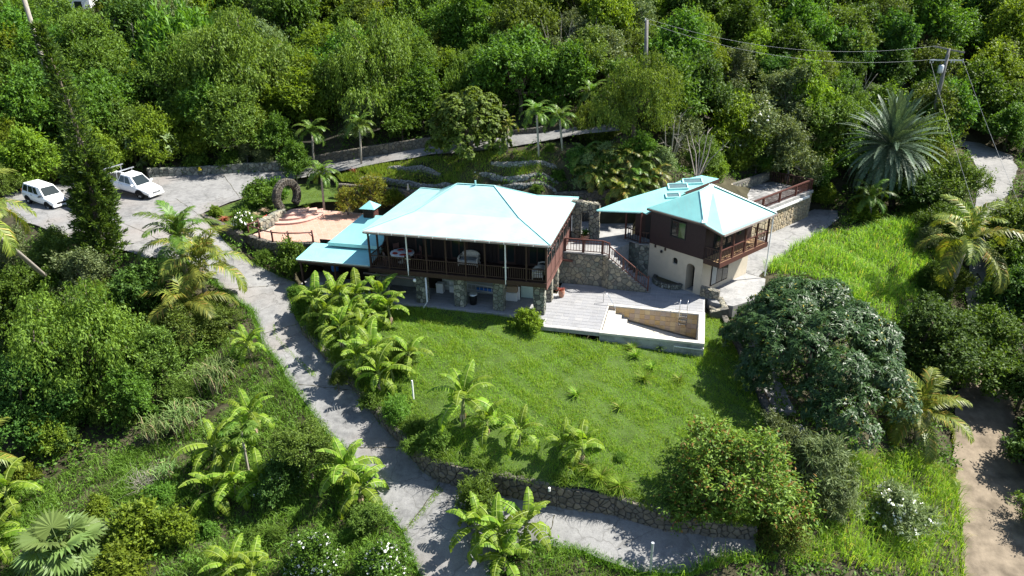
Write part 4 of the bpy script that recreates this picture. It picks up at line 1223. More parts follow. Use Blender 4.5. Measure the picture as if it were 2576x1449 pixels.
m.build('lower_wall', 'stucco', annex)
MB().box(.25, 6.0, .0, .2, -.05, AZ).build('lower_side_wall', 'stucco', annex)
MB().box(5.8, 6.0, .2, 4.7, -.05, AZ).build('lower_end_wall', 'stucco', annex)
MB().box(.9, .95, .4, 1.6, 0, 2.3).build('door', 'brown_dark', annex)
MB().box(.26, .9, 1.33, 1.38, 0, 2.3).build('door_reveal', 'stucco', annex)
w = MB().box(.15, .18, 2.1, 2.6, 1.7, 2.22).build('window', 'glass', annex)
MB().box(.1, .149, 2.32, 2.36, 1.72, 2.19).build('glazing_bar', 'brown', w)
w = MB().box(1.15, 3.3, -.05, -.003, .35, 2.45).build('sliding_door', 'brown_dark', annex)
MB().box(1.22, 1.78, -.07, -.052, .45, 2.36).build('curtain_pane', 'plaster', w)
for a, b in ((1.84, 2.5), (2.58, 3.22)): MB().box(a, b, -.07, -.052, .45, 2.36).build('pane', 'glass', w)
# upper floor: lapped boards on the shaded face
rows = 16
hgt = (AE - AZ) / rows
m = MB()
for i in range(rows):
    z = AZ + i * hgt
    for a, b in ((-.0, 1.6), (2.95, 4.72)) if 3.72 < z + hgt / 2 < 5.02 else ((0, 4.72),):
        m.add([(-.06, a, z), (-.06, b, z), (-.028, b, z + hgt), (-.028, a, z + hgt), (.05, a, z), (.05, b, z), (.05, b, z + hgt), (.05, a, z + hgt)], [(0, 3, 2, 1), (0, 1, 5, 4), (3, 7, 6, 2), (1, 2, 6, 5), (0, 4, 7, 3)])
m.build('board_wall', 'siding', annex)
w = MB().box(-.075, .04, 1.6, 1.68, 3.72, 5.02).box(-.075, .04, 2.87, 2.95, 3.72, 5.02).box(-.075, .04, 1.68, 2.87, 3.72, 3.8).box(-.075, .04, 1.68, 2.87, 4.94, 5.02).build('window', 'trim', annex)
MB().box(-.02, .0, 1.68, 2.24, 3.8, 4.94).build('pane', 'glass_green', w)
MB().box(.0, .02, 2.3, 2.87, 3.8, 4.94).build('pane', 'glass', w)
MB().box(-.03, .03, 2.24, 2.3, 3.8, 4.94).build('glazing_bar', 'trim', w)
MB().box(.03, .05, 2.6, 2.87, 3.85, 4.94).build('curtain', 'white_cloth', w)
m = MB()
for i in range(rows):
    z = AZ + i * hgt
    m.add([(0, -.03, z), (0, -.005, z + hgt), (6, -.005, z + hgt), (6, -.03, z), (0, .05, z), (0, .05, z + hgt), (6, .05, z + hgt), (6, .05, z)], [(0, 3, 2, 1), (0, 4, 7, 3), (1, 2, 6, 5), (0, 1, 5, 4)])
m.build('board_wall', 'siding', annex)
MB().box(5.95, 6.0, .05, 4.7, AZ, AE).build('end_wall', 'siding', annex)
MB().box(.05, 5.95, 4.66, 4.72, AZ, AE).build('rear_wall', 'siding', annex)
w = MB().box(1.0, 3.2, -.07, -.04, AZ + .1, AZ + 2.05).build('balcony_door', 'trim', annex)
for a, b in ((1.06, 1.7), (1.78, 2.42), (2.5, 3.14)): MB().box(a, b, -.085, -.072, AZ + .2, AZ + 1.98).build('pane', 'glass', w)
w = MB().box(3.7, 4.5, -.07, -.04, AZ + .8, AZ + 2.0).build('window', 'trim', annex)
MB().box(3.76, 4.44, -.085, -.072, AZ + .86, AZ + 1.94).build('pane', 'glass', w)
for y in (3.2, 4.1): MB().box(-.1, -.0, y, y + .1, AZ - .22, AZ - .02).build('joist_end', 'brown', annex)
m = MB(); m.lathe([(.001, -.1), (.07, -.06), (.09, .05), (.05, .12), (.001, .13)], 9, (-.1, 3.55, 2.35)); m.build('wall_lamp', 'trim', annex, smooth=True)
# balcony
bf = MB().box(-.02, 6.1, -1.3, -.03, AZ - .06, AZ + .08)
bf.build('balcony_floor', 'deck_wood', annex)
MB().box(-.06, 6.14, -1.36, -1.3, AZ - .25, AZ + .1).build('balcony_beam', 'brown_red', annex)
MB().box(-.08, -.02, -1.3, -.03, AZ - .25, AZ + .1).build('balcony_beam', 'brown', annex)
pm3 = MB().box(-.055, .055, -.055, .055, AZ + .08, 5.02).mesh('post', 'brown_red')
bx = (.04, 1.55, 3.05, 4.55, 6.05)
for x in bx: inst(pm3, 'post', annex, (x, -1.25, 0))
for a, b in zip(bx[:-1], bx[1:]): railing(annex, (a, -1.25, AZ + .08), (b, -1.25, AZ + .08), 'brown_red', .88, .1, .17)
railing(annex, (.04, -1.2, AZ + .08), (.04, -.08, AZ + .08), 'brown', .88, .1, .17)
railing(annex, (6.05, -1.2, AZ + .08), (6.05, -.08, AZ + .08), 'brown', .88, .1, .17)
m = MB(); m.tube([(6.25, -1.42, 4.95), (6.25, -1.42, .1)], .05, 8); m.build('downpipe', 'white_paint', annex)
# roof
K, LC, E1, E2, BC = (-.3, .05, 5.45), (-.3, 4.95, 5.45), (-.3, -1.52, 5.05), (6.45, -1.52, 5.05), (6.4, 4.95, 5.45)
R1, R2 = (1.75, 2.0, 6.92), (3.3, 2.1, 7.05)
ar = MB().slab([K, R1, LC][::-1], .05).build('roof', 'roof_annex_y', annex)
MB().slab([K, R2, R1], .05).build('roof_corner', 'roof_annex_y', annex)
MB().slab([K, E1, E2, R2], .05).build('roof_side', 'roof_annex_x', annex)
MB().slab([E2, BC, R2], .05).slab([BC, LC, R1, R2], .05).build('roof_rear', 'roof_annex_x', annex)
m = MB(); cap(m, K, R2, .34); m.build('hip_cap', 'roof_white', ar)
m = MB(); cap(m, E2, R2, .3); m.build('hip_cap', 'roof_white', ar)
m = MB(); cap(m, K, R1, .06); cap(m, R1, R2, .08); m.build('hip_cap', 'roof_trim', ar)
MB().bar((-.36, .0, 5.36), (-.36, 4.9, 5.36), .1, .12).build('gutter', 'gutter', annex)
MB().bar((-.36, .0, 5.34), (-.36, -1.5, 4.97), .08, .12).build('rake_board', 'gutter', annex)
MB().bar((-.3, -1.58, 4.98), (6.45, -1.58, 4.98), .1, .12).build('gutter', 'gutter_pale', annex)
MB().add([(-.2, .1, 5.36), (6.2, .1, 5.36), (6.2, 4.8, 5.36), (-.2, 4.8, 5.36)], [(3, 2, 1, 0)]).build('ceiling', 'brown_dark', annex)
# rear roof: one long plane with three skylights
rp = lambda x, y, dz=0: (x, y, 5.0 + .268 * (x + .2) + .2168 * (y - 5.5) + dz)
poly = [rp(-2.3, 8.1), rp(-.2, 5.5), rp(-.15, 5.05), rp(3.8, 4.55), rp(6.82, 3.74), rp(6.3, 5.0), rp(4.81, 5.75), rp(3.42, 6.05), rp(.07, 7.4)]
rr = MB().slab(poly, .06).build('rear_roof', 'roof_annex_x', annex)
MB().bar(rp(3.7, 4.6, -.09), rp(6.85, 3.72, -.13), .06, .26).build('fascia', 'brown_red', annex)
MB().bar(rp(-2.3, 8.05, -.06), rp(-.2, 5.45, -.06), .05, .08).build('eave_edge', 'roof_trim', annex)
MB().bar(rp(-.2, 5.45, -.14), rp(.45, 4.75, -.1), .05, .2).build('rake_board', 'brown_red', annex)
for (x, y, sx, sy) in ((5.15, 4.98, .72, .3), (3.9, 5.4, .72, .32), (2.75, 4.98, .5, .26)):
    la, lb_ = np.array([.72, -.69]), np.array([.69, .72])
    q = [rp(x + a * sx * la[0] + b * sy * lb_[0], y + a * sx * la[1] + b * sy * lb_[1], .05) for a, b in ((-1, -1), (1, -1), (1, 1), (-1, 1))]
    f = MB()
    for i in range(4): f.bar(q[i], q[(i + 1) % 4], .1, .14)
    s_ = f.build('skylight', 'roof_trim', annex)
    MB().slab([(p[0], p[1], p[2] + .02) for p in q], .03).build('pane', 'skylight_glass', s_)
MB().prism([(3.9, 4.7), (6.6, 3.9), (6.1, 4.9), (4.6, 5.6)], 5.0, 5.75).build('clerestory', 'siding', annex)
MB().box(.9, .98, 4.75, 6.9, 2.58, 5.0).build('porch_wall', 'siding', annex)
MB().box(.86, .895, 5.0, 5.9, 2.6, 4.6).build('porch_door', 'trim', annex)
# porch corner with stone base
rg = np.random.default_rng(71)
sb = MB().prism([(-.0, 4.73), (-.4, 5.35), (-.35, 6.9), (1.0, 6.9), (1.0, 4.73)], 0, 2.5).build('stone_base', 'mortar', annex)
d1 = np.array([-.4, .62, 0]) / math.hypot(.4, .62)
stones(sb, (0, 4.73, 0), d1, (0, 0, 1), (-d1[1], d1[0], 0), [(0, 0), (.74, 0), (.74, 2.5), (0, 2.5)], (.33, .3), .045, 'stone_green', rg)
stones(sb, (-.4, 5.35, 0), (.03, 1, 0), (0, 0, 1), (-1, .03, 0), [(0, 0), (1.55, 0), (1.55, 2.5), (0, 2.5)], (.33, .3), .045, 'stone_green', rg)
MB().prism([(-.05, 4.75), (-.46, 5.35), (-.42, 7.0), (1.05, 7.0), (1.05, 4.75)], 2.5, 2.58).build('porch_floor', 'slab', annex)
for x, y in ((-.36, 5.36), (-.33, 6.8)): MB().box(x - .05, x + .05, y - .05, y + .05, 2.58, 5.0).build('post', 'brown_red', annex)
railing(annex, (-.36, 5.4, 2.58), (-.33, 6.75, 2.58), 'brown', .9, .12, .2)
railing(annex, (-.34, 5.3, 2.58), (-.06, 4.78, 2.58), 'brown', .9, .12, .16)
# planter bed of stone and the stub wall at the corner
pb = thing('planter', 'low round stone planter bed against the cream wall of the annex', 'planter', aw(-.05, 2.75, 0), A_A)
m = MB(); vs = []
n = 14
for i in range(n + 1):
    a = R(90) + R(180) * i / n
    for r, z in ((1.0, 0), (1.0, .42), (.8, .42), (.8, .2)): vs.append((r * math.cos(a) * .9, r * math.sin(a) * 1.25, z))
m.add(vs, [(i * 4 + k, i * 4 + 4 + k, i * 4 + 5 + k, i * 4 + 1 + k) for i in range(n) for k in range(3)]).build('rim', 'mortar_dark', pb)
rg = np.random.default_rng(72)
for i in range(n):
    a = R(90) + R(180) * (i + .5) / n
    c = np.array([.9 * math.cos(a), 1.25 * math.sin(a), 0])
    nn = np.array([math.cos(a), math.sin(a) * .8, 0]); nn /= np.linalg.norm(nn)
    ea = np.array([-nn[1], nn[0], 0])
    stones(pb, c, ea, (0, 0, 1), nn, [(-.12, 0), (.12, 0), (.12, .42), (-.12, .42)], (.22, .2), .04, 'stone_green', rg)
MB().prism([(.78 * .9 * math.cos(R(90) + R(180) * i / 10), .78 * 1.25 * math.sin(R(90) + R(180) * i / 10)) for i in range(11)], .1, .34).build('soil', 'soil', pb)
sw = [aw(-.2, -.15), aw(.3, -1.35)]
world_wall('stub_wall', 'short rough stone wall stub at the corner between pool patio and annex', [(sw[0][0], sw[0][1], -.1, .75), (sw[1][0], sw[1][1], -.3, .6)], .4, +1, 'stone', 'mortar', (.28, .24), .05, 73)
sw = [aw(.5, -1.1), aw(-.4, -2.2), hw(10.35, 4.4)]
world_wall('corner_wall', 'low stone wall stepping down from the annex corner to the pool end', [(sw[0][0], sw[0][1], -1.0, .1), (sw[1][0], sw[1][1], -1.0, -.05), (sw[2][0], sw[2][1], -1.0, -.25)], .4, +1, 'stone', 'mortar', (.28, .24), .05, 74)
MB().prism([tuple(aw(*p)[:2]) for p in ((0.3, -.02), (6.1, -.02), (6.1, -1.6), (3.0, -3.2), (.2, -2.6), (-.3, -1.3))], -.9, -.02).build('annex_terrace', 'slab', kind='structure')

# sun deck on the stone wall at the back right
dk = thing('sun_deck', 'raised tiled sun deck with dark red railing on a tan stone wall', 'deck', aw(9, 3.4, 0), A_A)
DX, DY, DZ = 13.1, 4.4, 2.6
MB().box(-2.5, DX, .06, DY, -.3, DZ - .05).build('wall_core', 'mortar', dk)
rg = np.random.default_rng(75)
stones(dk, (-2.5, .05, 0), (1, 0, 0), (0, 0, 1), (0, -1, 0), [(0, -.1), (DX + 2.5, -.1), (DX + 2.5, 2.3), (0, 2.3)], (.26, .36), .05, 'stone_tan', rg)
stones(dk, (DX, .05, 0), (0, 1, 0), (0, 0, 1), (1, 0, 0), [(0, -.1), (DY, -.1), (DY, 2.3), (0, 2.3)], (.26, .36), .05, 'stone_tan', rg, joined=True)
MB().box(-2.5, DX + .06, -.06, .3, DZ - .28, DZ).build('coping', 'slab', dk, bevel=.02)
MB().box(1.0, DX - .8, -.2, -.065, DZ - .5, DZ - .3).build('white_ledge', 'white_paint', dk)
extra = MB(); cnt = 0
TT = .42
for i in range(38):
    for j in range(10):
        x, y = -2.4 + i * TT, .35 + j * TT
        if x > DX - .2 or y > DY - .25: continue
        dz = rng0.uniform(-.008, .004)
        q = [(x + .015, y + .015, DZ - .05), (x + TT - .015, y + .015, DZ - .05), (x + TT - .015, y + TT - .015, DZ - .05), (x + .015, y + TT - .015, DZ - .05)]
        t = [(p[0], p[1], DZ - .02 + dz) for p in q]
        mbx = MB().add(q + t, [(4, 5, 6, 7), (0, 1, 5, 4), (1, 2, 6, 5), (2, 3, 7, 6), (3, 0, 4, 7)])
        if x > 1.0 and cnt < 290: mbx.build('tile', 'deck_tile', dk); cnt += 1
        else: extra.add(mbx.v, mbx.f)
extra.build('paving_tiles', 'deck_tile', dk, kind='stuff')
for a, b in ((-1, 2), (2, 4.7), (4.7, 7.4), (7.4, 10.2), (10.2, 13.0)):
    railing(dk, (a, .15, DZ), (b, .15, DZ), 'brown_red', .98, .12, .2, .05, .16, .1)
    MB().box(b - .07, b + .07, .08, .22, DZ - .02, DZ + .98).build('post', 'brown_red', dk)
for a, b in ((.15, 2.2), (2.2, 4.3)): railing(dk, (13.0, a, DZ), (13.0, b, DZ), 'brown', .98, .12, .2, .09, .16, .1)
bw = thing('deck_back_wall', 'stone wall along the uphill side of the sun deck with pale coping', 'wall', aw(7.5, 7.85, 2.4), A_A)
MB().box(0, 14.6, 0, .35, 0, 1.05).build('mortar_core', 'mortar', bw)
stones(bw, (0, 0, 0), (1, 0, 0), (0, 0, 1), (0, -1, 0), [(0, 0), (14.6, 0), (14.6, .95), (0, .95)], (.3, .28), .04, 'stone', rg)
MB().box(-.05, 8.2, -.05, .4, 1.05, 1.14).build('coping', 'stucco', bw, bevel=.02)

# ------------------------------------------------------------------ furniture and stored things
def hthing(name, label, cat, s, t, z, rz=0, group=None): return thing(name, label, cat, hw(s, t, z), H_A + rz, group)
tb = hthing('round_table', 'round veranda table under a white cloth', 'table', -11.1, 1.75, ZD)
m = MB(); m.lathe([(.0, .74), (.85, .74), (.86, .72), (.84, .60), (.83, .60)], 24); m.build('tablecloth', 'white_cloth', tb, smooth=True)
m = MB(); m.lathe([(.06, .72), (.06, .08), (.35, .0)], 12); m.build('pedestal', 'wicker', tb, smooth=True)
for i, (nm, a) in enumerate((('nearest the railing', -1.1), ('on the right side', .6), ('at the back', 2.2), ('on the left side', 3.8))):
    w_ = hw(-11.1 + .52 * math.cos(a), 1.75 + .52 * math.sin(a), ZD + .745)
    o = thing('placemat', 'oval red placemat on the white table, the one ' + nm, 'placemat', w_, H_A + a, 'red placemats')
    m = MB(); m.lathe([(.0, .012), (.2, .012), (.21, .0)], 16); m.build('mat', 'red_cloth', o); o.scale = (.9, 1.2, 1)
o = thing('serving_plate', 'white round plate in the middle of the table', 'plate', hw(-11.1, 1.75, ZD + .745), 0)
m = MB(); m.lathe([(.0, .02), (.12, .02), (.2, .05), (.2, .04), (.12, .0)], 16); m.build('dish', 'white_cloth', o, smooth=True)
def wicker_seat(o, width, mat='wicker', cush='white_cloth'):
    w = width / 2
    m = MB(); m.box(-w, w, -.4, .36, .12, .36); m.build('seat', mat, o, bevel=.05)
    m = MB(); n = 12
    pts = []
    for i in range(n + 1):
        a = math.pi * i / n
        pts.append((-(w + .02) * math.cos(a), .3 + .12 * math.sin(a), .36 + .55 * math.sin(a) ** .45 if 0 < i < n else .62))
    vs = []
    for p in pts: vs += [(p[0], p[1] - .02, .34), (p[0], p[1] + .06, p[2]), (p[0], p[1] + .13, p[2]), (p[0], p[1] + .1, .34)]
    m.add(vs, [(i * 4 + k, i * 4 + 4 + k, i * 4 + 4 + (k + 1) % 4, i * 4 + (k + 1) % 4) for i in range(n) for k in range(4)]).build('backrest', mat, o, smooth=True)
    for sx in (-1, 1):
        m = MB(); m.tube([(sx * w, .32, .62), (sx * (w + .03), -.1, .6), (sx * w, -.36, .52), (sx * w, -.38, .12)], [.07, .07, .075, .06], 8); m.build('armrest', mat, o, smooth=True)
        for y in (-.36, .32): MB().box(sx * w - .03, sx * w + .03, y - .03, y + .03, 0, .14).build('leg', mat, o)
    k = 2 if width > 1 else 1
    for i in range(k):
        a = -w + .05 + i * (2 * w - .1) / k; b = a + (2 * w - .1) / k - .02
        MB().box(a, b, -.38, .28, .36, .47).build('cushion', cush, o, bevel=.04)
wicker_seat(hthing('wicker_loveseat', 'pale wicker two-seat sofa in the middle of the dark veranda', 'sofa', -6.3, 2.3, ZD), 1.35, cush='plaster')
wicker_seat(hthing('wicker_chair', 'white wicker armchair nearest the front corner of the veranda', 'armchair', -1.05, 1.05, ZD, R(-80)), .66)
wicker_seat(hthing('wicker_chair', 'white wicker armchair behind the other one at the veranda end', 'armchair', -1.0, 2.05, ZD, R(-95)), .66)
def dining_chair(o):
    MB().box(-.22, .22, -.22, .22, .42, .47).build('seat', 'brown_panel', o)
    for sx in (-1, 1):
        for sy in (-1, 1): MB().box(sx * .2 - .02, sx * .2 + .02, sy * .2 - .02, sy * .2 + .02, 0, .42 if sy < 0 else 1.0).build('leg', 'brown_panel', o)
    MB().box(-.2, .2, .19, .215, .6, .98).build('backrest', 'brown_panel', o)
for (a, nm) in ((-.9, 'in front of the table, towards the railing'), (.7, 'right of the round table'), (2.3, 'behind the round table, against the dark wall'), (3.9, 'left of the round table')):
    dining_chair(hthing('dining_chair', 'brown wooden dining chair ' + nm, 'chair', -11.1 + 1.15 * math.cos(a), 1.75 + 1.15 * math.sin(a), ZD, a - R(90), 'veranda dining chairs'))
# under the house
lt = hthing('extension_ladder', 'long aluminium extension ladder stored on its side along the back wall', 'ladder', -8.3, 2.45, 0)
for z in (.55, .98):
    MB().bar((0, 0, z + .1), (5.3, 0, z - .25), .05, .09).build('rail', 'aluminium', lt)
rm = MB().box(-.02, .02, -.02, .02, .0, .43).mesh('rung', 'aluminium')
for i in range(17): inst(rm, 'rung', lt, (.25 + i * .3, 0, .63 - (.25 + i * .3) * .066))
for i, x in enumerate((1.0, 4.2)): MB().box(x - .05, x + .05, .1, .3, 0, .75 - i * .2).build('stand', 'brown', lt)
MB().box(2.4, 5.0, .06, .16, .36, .66).build('blue_tarp', 'blue', lt)
bn = hthing('rubbish_bin', 'black rubbish bin with grey lid beside a stone pillar', 'bin', -5.75, 1.2, 0)
m = MB(); m.lathe([(.0, 0), (.24, 0), (.29, .72), (.29, .74)], 16); m.build('drum', 'black', bn, smooth=True)
m = MB(); m.lathe([(.31, .72), (.31, .77), (.2, .82), (.0, .83)], 16); m.build('lid', 'galvanised', bn, smooth=True)
def crate(label, s, t, z, sx, sy, sz, mat, rz=0):
    o = hthing('storage_box', label, 'box', s, t, z, rz, 'boxes stored under the house')
    MB().box(-sx, sx, -sy, sy, 0, sz).build('carton', mat, o, bevel=.015)
    MB().box(-sx - .01, sx + .01, -sy - .01, sy + .01, sz - .1, sz - .02).build('lid_band', mat, o)
crate('large white box on the floor near the pale green door', -3.3, 2.55, 0, .45, .3, .62, 'white_cloth')
crate('brown cardboard box on top of the large white box', -3.28, 2.6, .62, .38, .27, .45, 'cardboard', .1)
crate('small whitish box at the left end of the long ladder', -8.7, 2.6, 0, .26, .22, .75, 'white_cloth')
crate('whitish box standing on brown timber behind the ladder rungs', -7.8, 2.85, .0, .25, .18, .95, 'white_cloth')
o = hthing('white_board', 'narrow white board leaning beside the boxes', 'board', -2.78, 2.6, 0)
MB().box(-.05, .05, -.03, .03, 0, 1.0).build('plank', 'white_paint', o)
o = hthing('blue_barrel', 'upright blue plastic barrel in the shaded carport', 'barrel', -17.0, 2.45, 1.0)
m = MB(); m.lathe([(.0, 0), (.26, 0), (.28, .1), (.28, .95), (.25, 1.0), (.0, 1.0)], 16); m.build('drum', 'blue', o, smooth=True)
MB().box(-.5, .5, -.3, .3, -1.0, 0).build('stand', 'brown_dark', o)
o = hthing('paint_bucket', 'small grey bucket on the carport floor by the left post', 'bucket', -17.6, 1.2, 0)
m = MB(); m.lathe([(.0, 0), (.17, 0), (.2, .42), (.21, .44), (.19, .42), (.0, .36)], 14); m.build('pail', 'plaster', o, smooth=True)
MB().box(-.3, .3, -.3, .3, -.0, .04).build('board', 'slab', o)
# ------------------------------------------------------------------ vehicles
def wheel(parent, x, y, r, side):
    m = MB(); w = .11
    pr = [(r * .62, -w), (r * .93, -w), (r, -w * .6), (r, w * .6), (r * .93, w), (r * .62, w)]
    vs, fs = [], []
    n = 22
    for a in range(n):
        t = 2 * math.pi * a / n
        for q, yy in pr: vs.append((x + q * math.cos(t), y + yy, r + q * math.sin(t)))
    k = len(pr)
    for a in range(n):
        for j in range(k): fs.append((a * k + j, ((a + 1) % n) * k + j, ((a + 1) % n) * k + (j + 1) % k, a * k + (j + 1) % k))
    wh = m.add(vs, fs).build('wheel', 'tyre', parent, smooth=True)
    d = MB()
    yo = y + side * w * .55
    vs = [(x, yo, r)] + [(x + r * .63 * math.cos(2 * math.pi * a / n), yo, r + r * .63 * math.sin(2 * math.pi * a / n)) for a in range(n)]
    d.add(vs, [(0, 1 + a, 1 + (a + 1) % n) for a in range(n)]); d.build('hub_disc', 'trim', wh)
    s_ = MB()
    for a in range(6):
        t = 2 * math.pi * a / 6
        s_.bar((x + r * .1 * math.cos(t), yo + side * .02, r + r * .1 * math.sin(t)), (x + r * .6 * math.cos(t), yo + side * .02, r + r * .6 * math.sin(t)), .06, .03, (0, 1, 0))
    s_.build('rim', 'galvanised', wh)

def loft(stations):
    """closed skin through half-profiles [(y, z), ...] given at each x, mirrored"""
    vs, fs = [], []
    n = len(stations[0][1])
    for x, pr in stations:
        vs += [(x, y, z) for y, z in pr] + [(x, -y, z) for y, z in reversed(pr)]
    k = 2 * n
    for i in range(len(stations) - 1):
        for j in range(k): fs.append((i * k + j, i * k + (j + 1) % k, (i + 1) * k + (j + 1) % k, (i + 1) * k + j))
    fs += [tuple(range(k - 1, -1, -1)), tuple((len(stations) - 1) * k + j for j in range(k))]
    return vs, fs

def body_part(o, name, st, mat, bevel=.0, smooth=False):
    m = MB(); m.add(*loft(st))
    ob = m.build(name, mat, o, smooth=smooth, bevel=bevel)
    return ob

def glasshouse(o, base, top, mat_pillar='car_white', mat_glass='glass'):
    """base / top: (x_rear, x_front, half_width, z)"""
    xr, xf, w, z = base; xr2, xf2, w2, z2 = top
    B_ = [Vector(p) for p in ((xr, w, z), (xf, w, z), (xf, -w, z), (xr, -w, z))]
    T_ = [Vector(p) for p in ((xr2, w2, z2), (xf2, w2, z2), (xf2, -w2, z2), (xr2, -w2, z2))]
    m = MB(); m.add(B_ + T_, [(0, 1, 5, 4), (1, 2, 6, 5), (2, 3, 7, 6), (3, 0, 4, 7), (4, 5, 6, 7)])
    cab = m.build('cabin', mat_pillar, o, bevel=.05)
    # roof skin, slightly crowned
    c = (T_[0] + T_[2]) / 2 + Vector((0, 0, .05))
    m = MB(); ring = [T_[i] + Vector((0, 0, .012)) for i in range(4)]
    inner = [c + (p - c) * .7 + Vector((0, 0, .015)) for p in ring]
    m.add(ring + inner, [(4, 5, 6, 7)] + [(i, (i + 1) % 4, 4 + (i + 1) % 4, 4 + i) for i in range(4)]); m.build('roof', mat_pillar, o, smooth=False)
    def pane(a, b, c_, d_, u0, u1, v0, v1, nm):
        def P_(u, v): return (a + (b - a) * u) * (1 - v) + (d_ + (c_ - d_) * u) * v
        q = [P_(u0, v0), P_(u1, v0), P_(u1, v1), P_(u0, v1)]
        nrm = (q[1] - q[0]).cross(q[3] - q[0]).normalized()
        ctr = sum(q, Vector()) / 4
        if (ctr - (B_[0] + B_[2]) / 2).dot(nrm) < 0: nrm = -nrm
        MB().add([p + nrm * .012 for p in q] + [p - nrm * .01 for p in q], [(0, 1, 2, 3), (0, 4, 5, 1), (1, 5, 6, 2), (2, 6, 7, 3), (3, 7, 4, 0)]).build(nm, mat_glass, cab)
    pane(B_[2], B_[1], T_[1], T_[2], .06, .94, .06, .93, 'windscreen')
    pane(B_[3], B_[0], T_[0], T_[3], .1, .9, .15, .88, 'rear_window')
    return cab, B_, T_, pane

def bolt_on(o, name, mat, boxes, bevel=0): 
    m = MB()
    for b in boxes: m.box(*b)
    return m.build(name, mat, o, bevel=bevel)

def orient(o, front, rear, mid_off):
    f_, r_ = Vector(front), Vector(rear)
    d = (f_ - r_).normalized()
    yaw = math.atan2(d.y, d.x)
    o.rotation_euler = (0, -math.asin(d.z), yaw)
    o.rotation_euler = (Matrix.Rotation(yaw, 3, 'Z') @ Matrix.Rotation(-math.asin(d.z), 3, 'Y')).to_euler()
    left = Vector((-math.sin(yaw), math.cos(yaw), 0))
    o.location = (f_ + r_) / 2 + left * mid_off

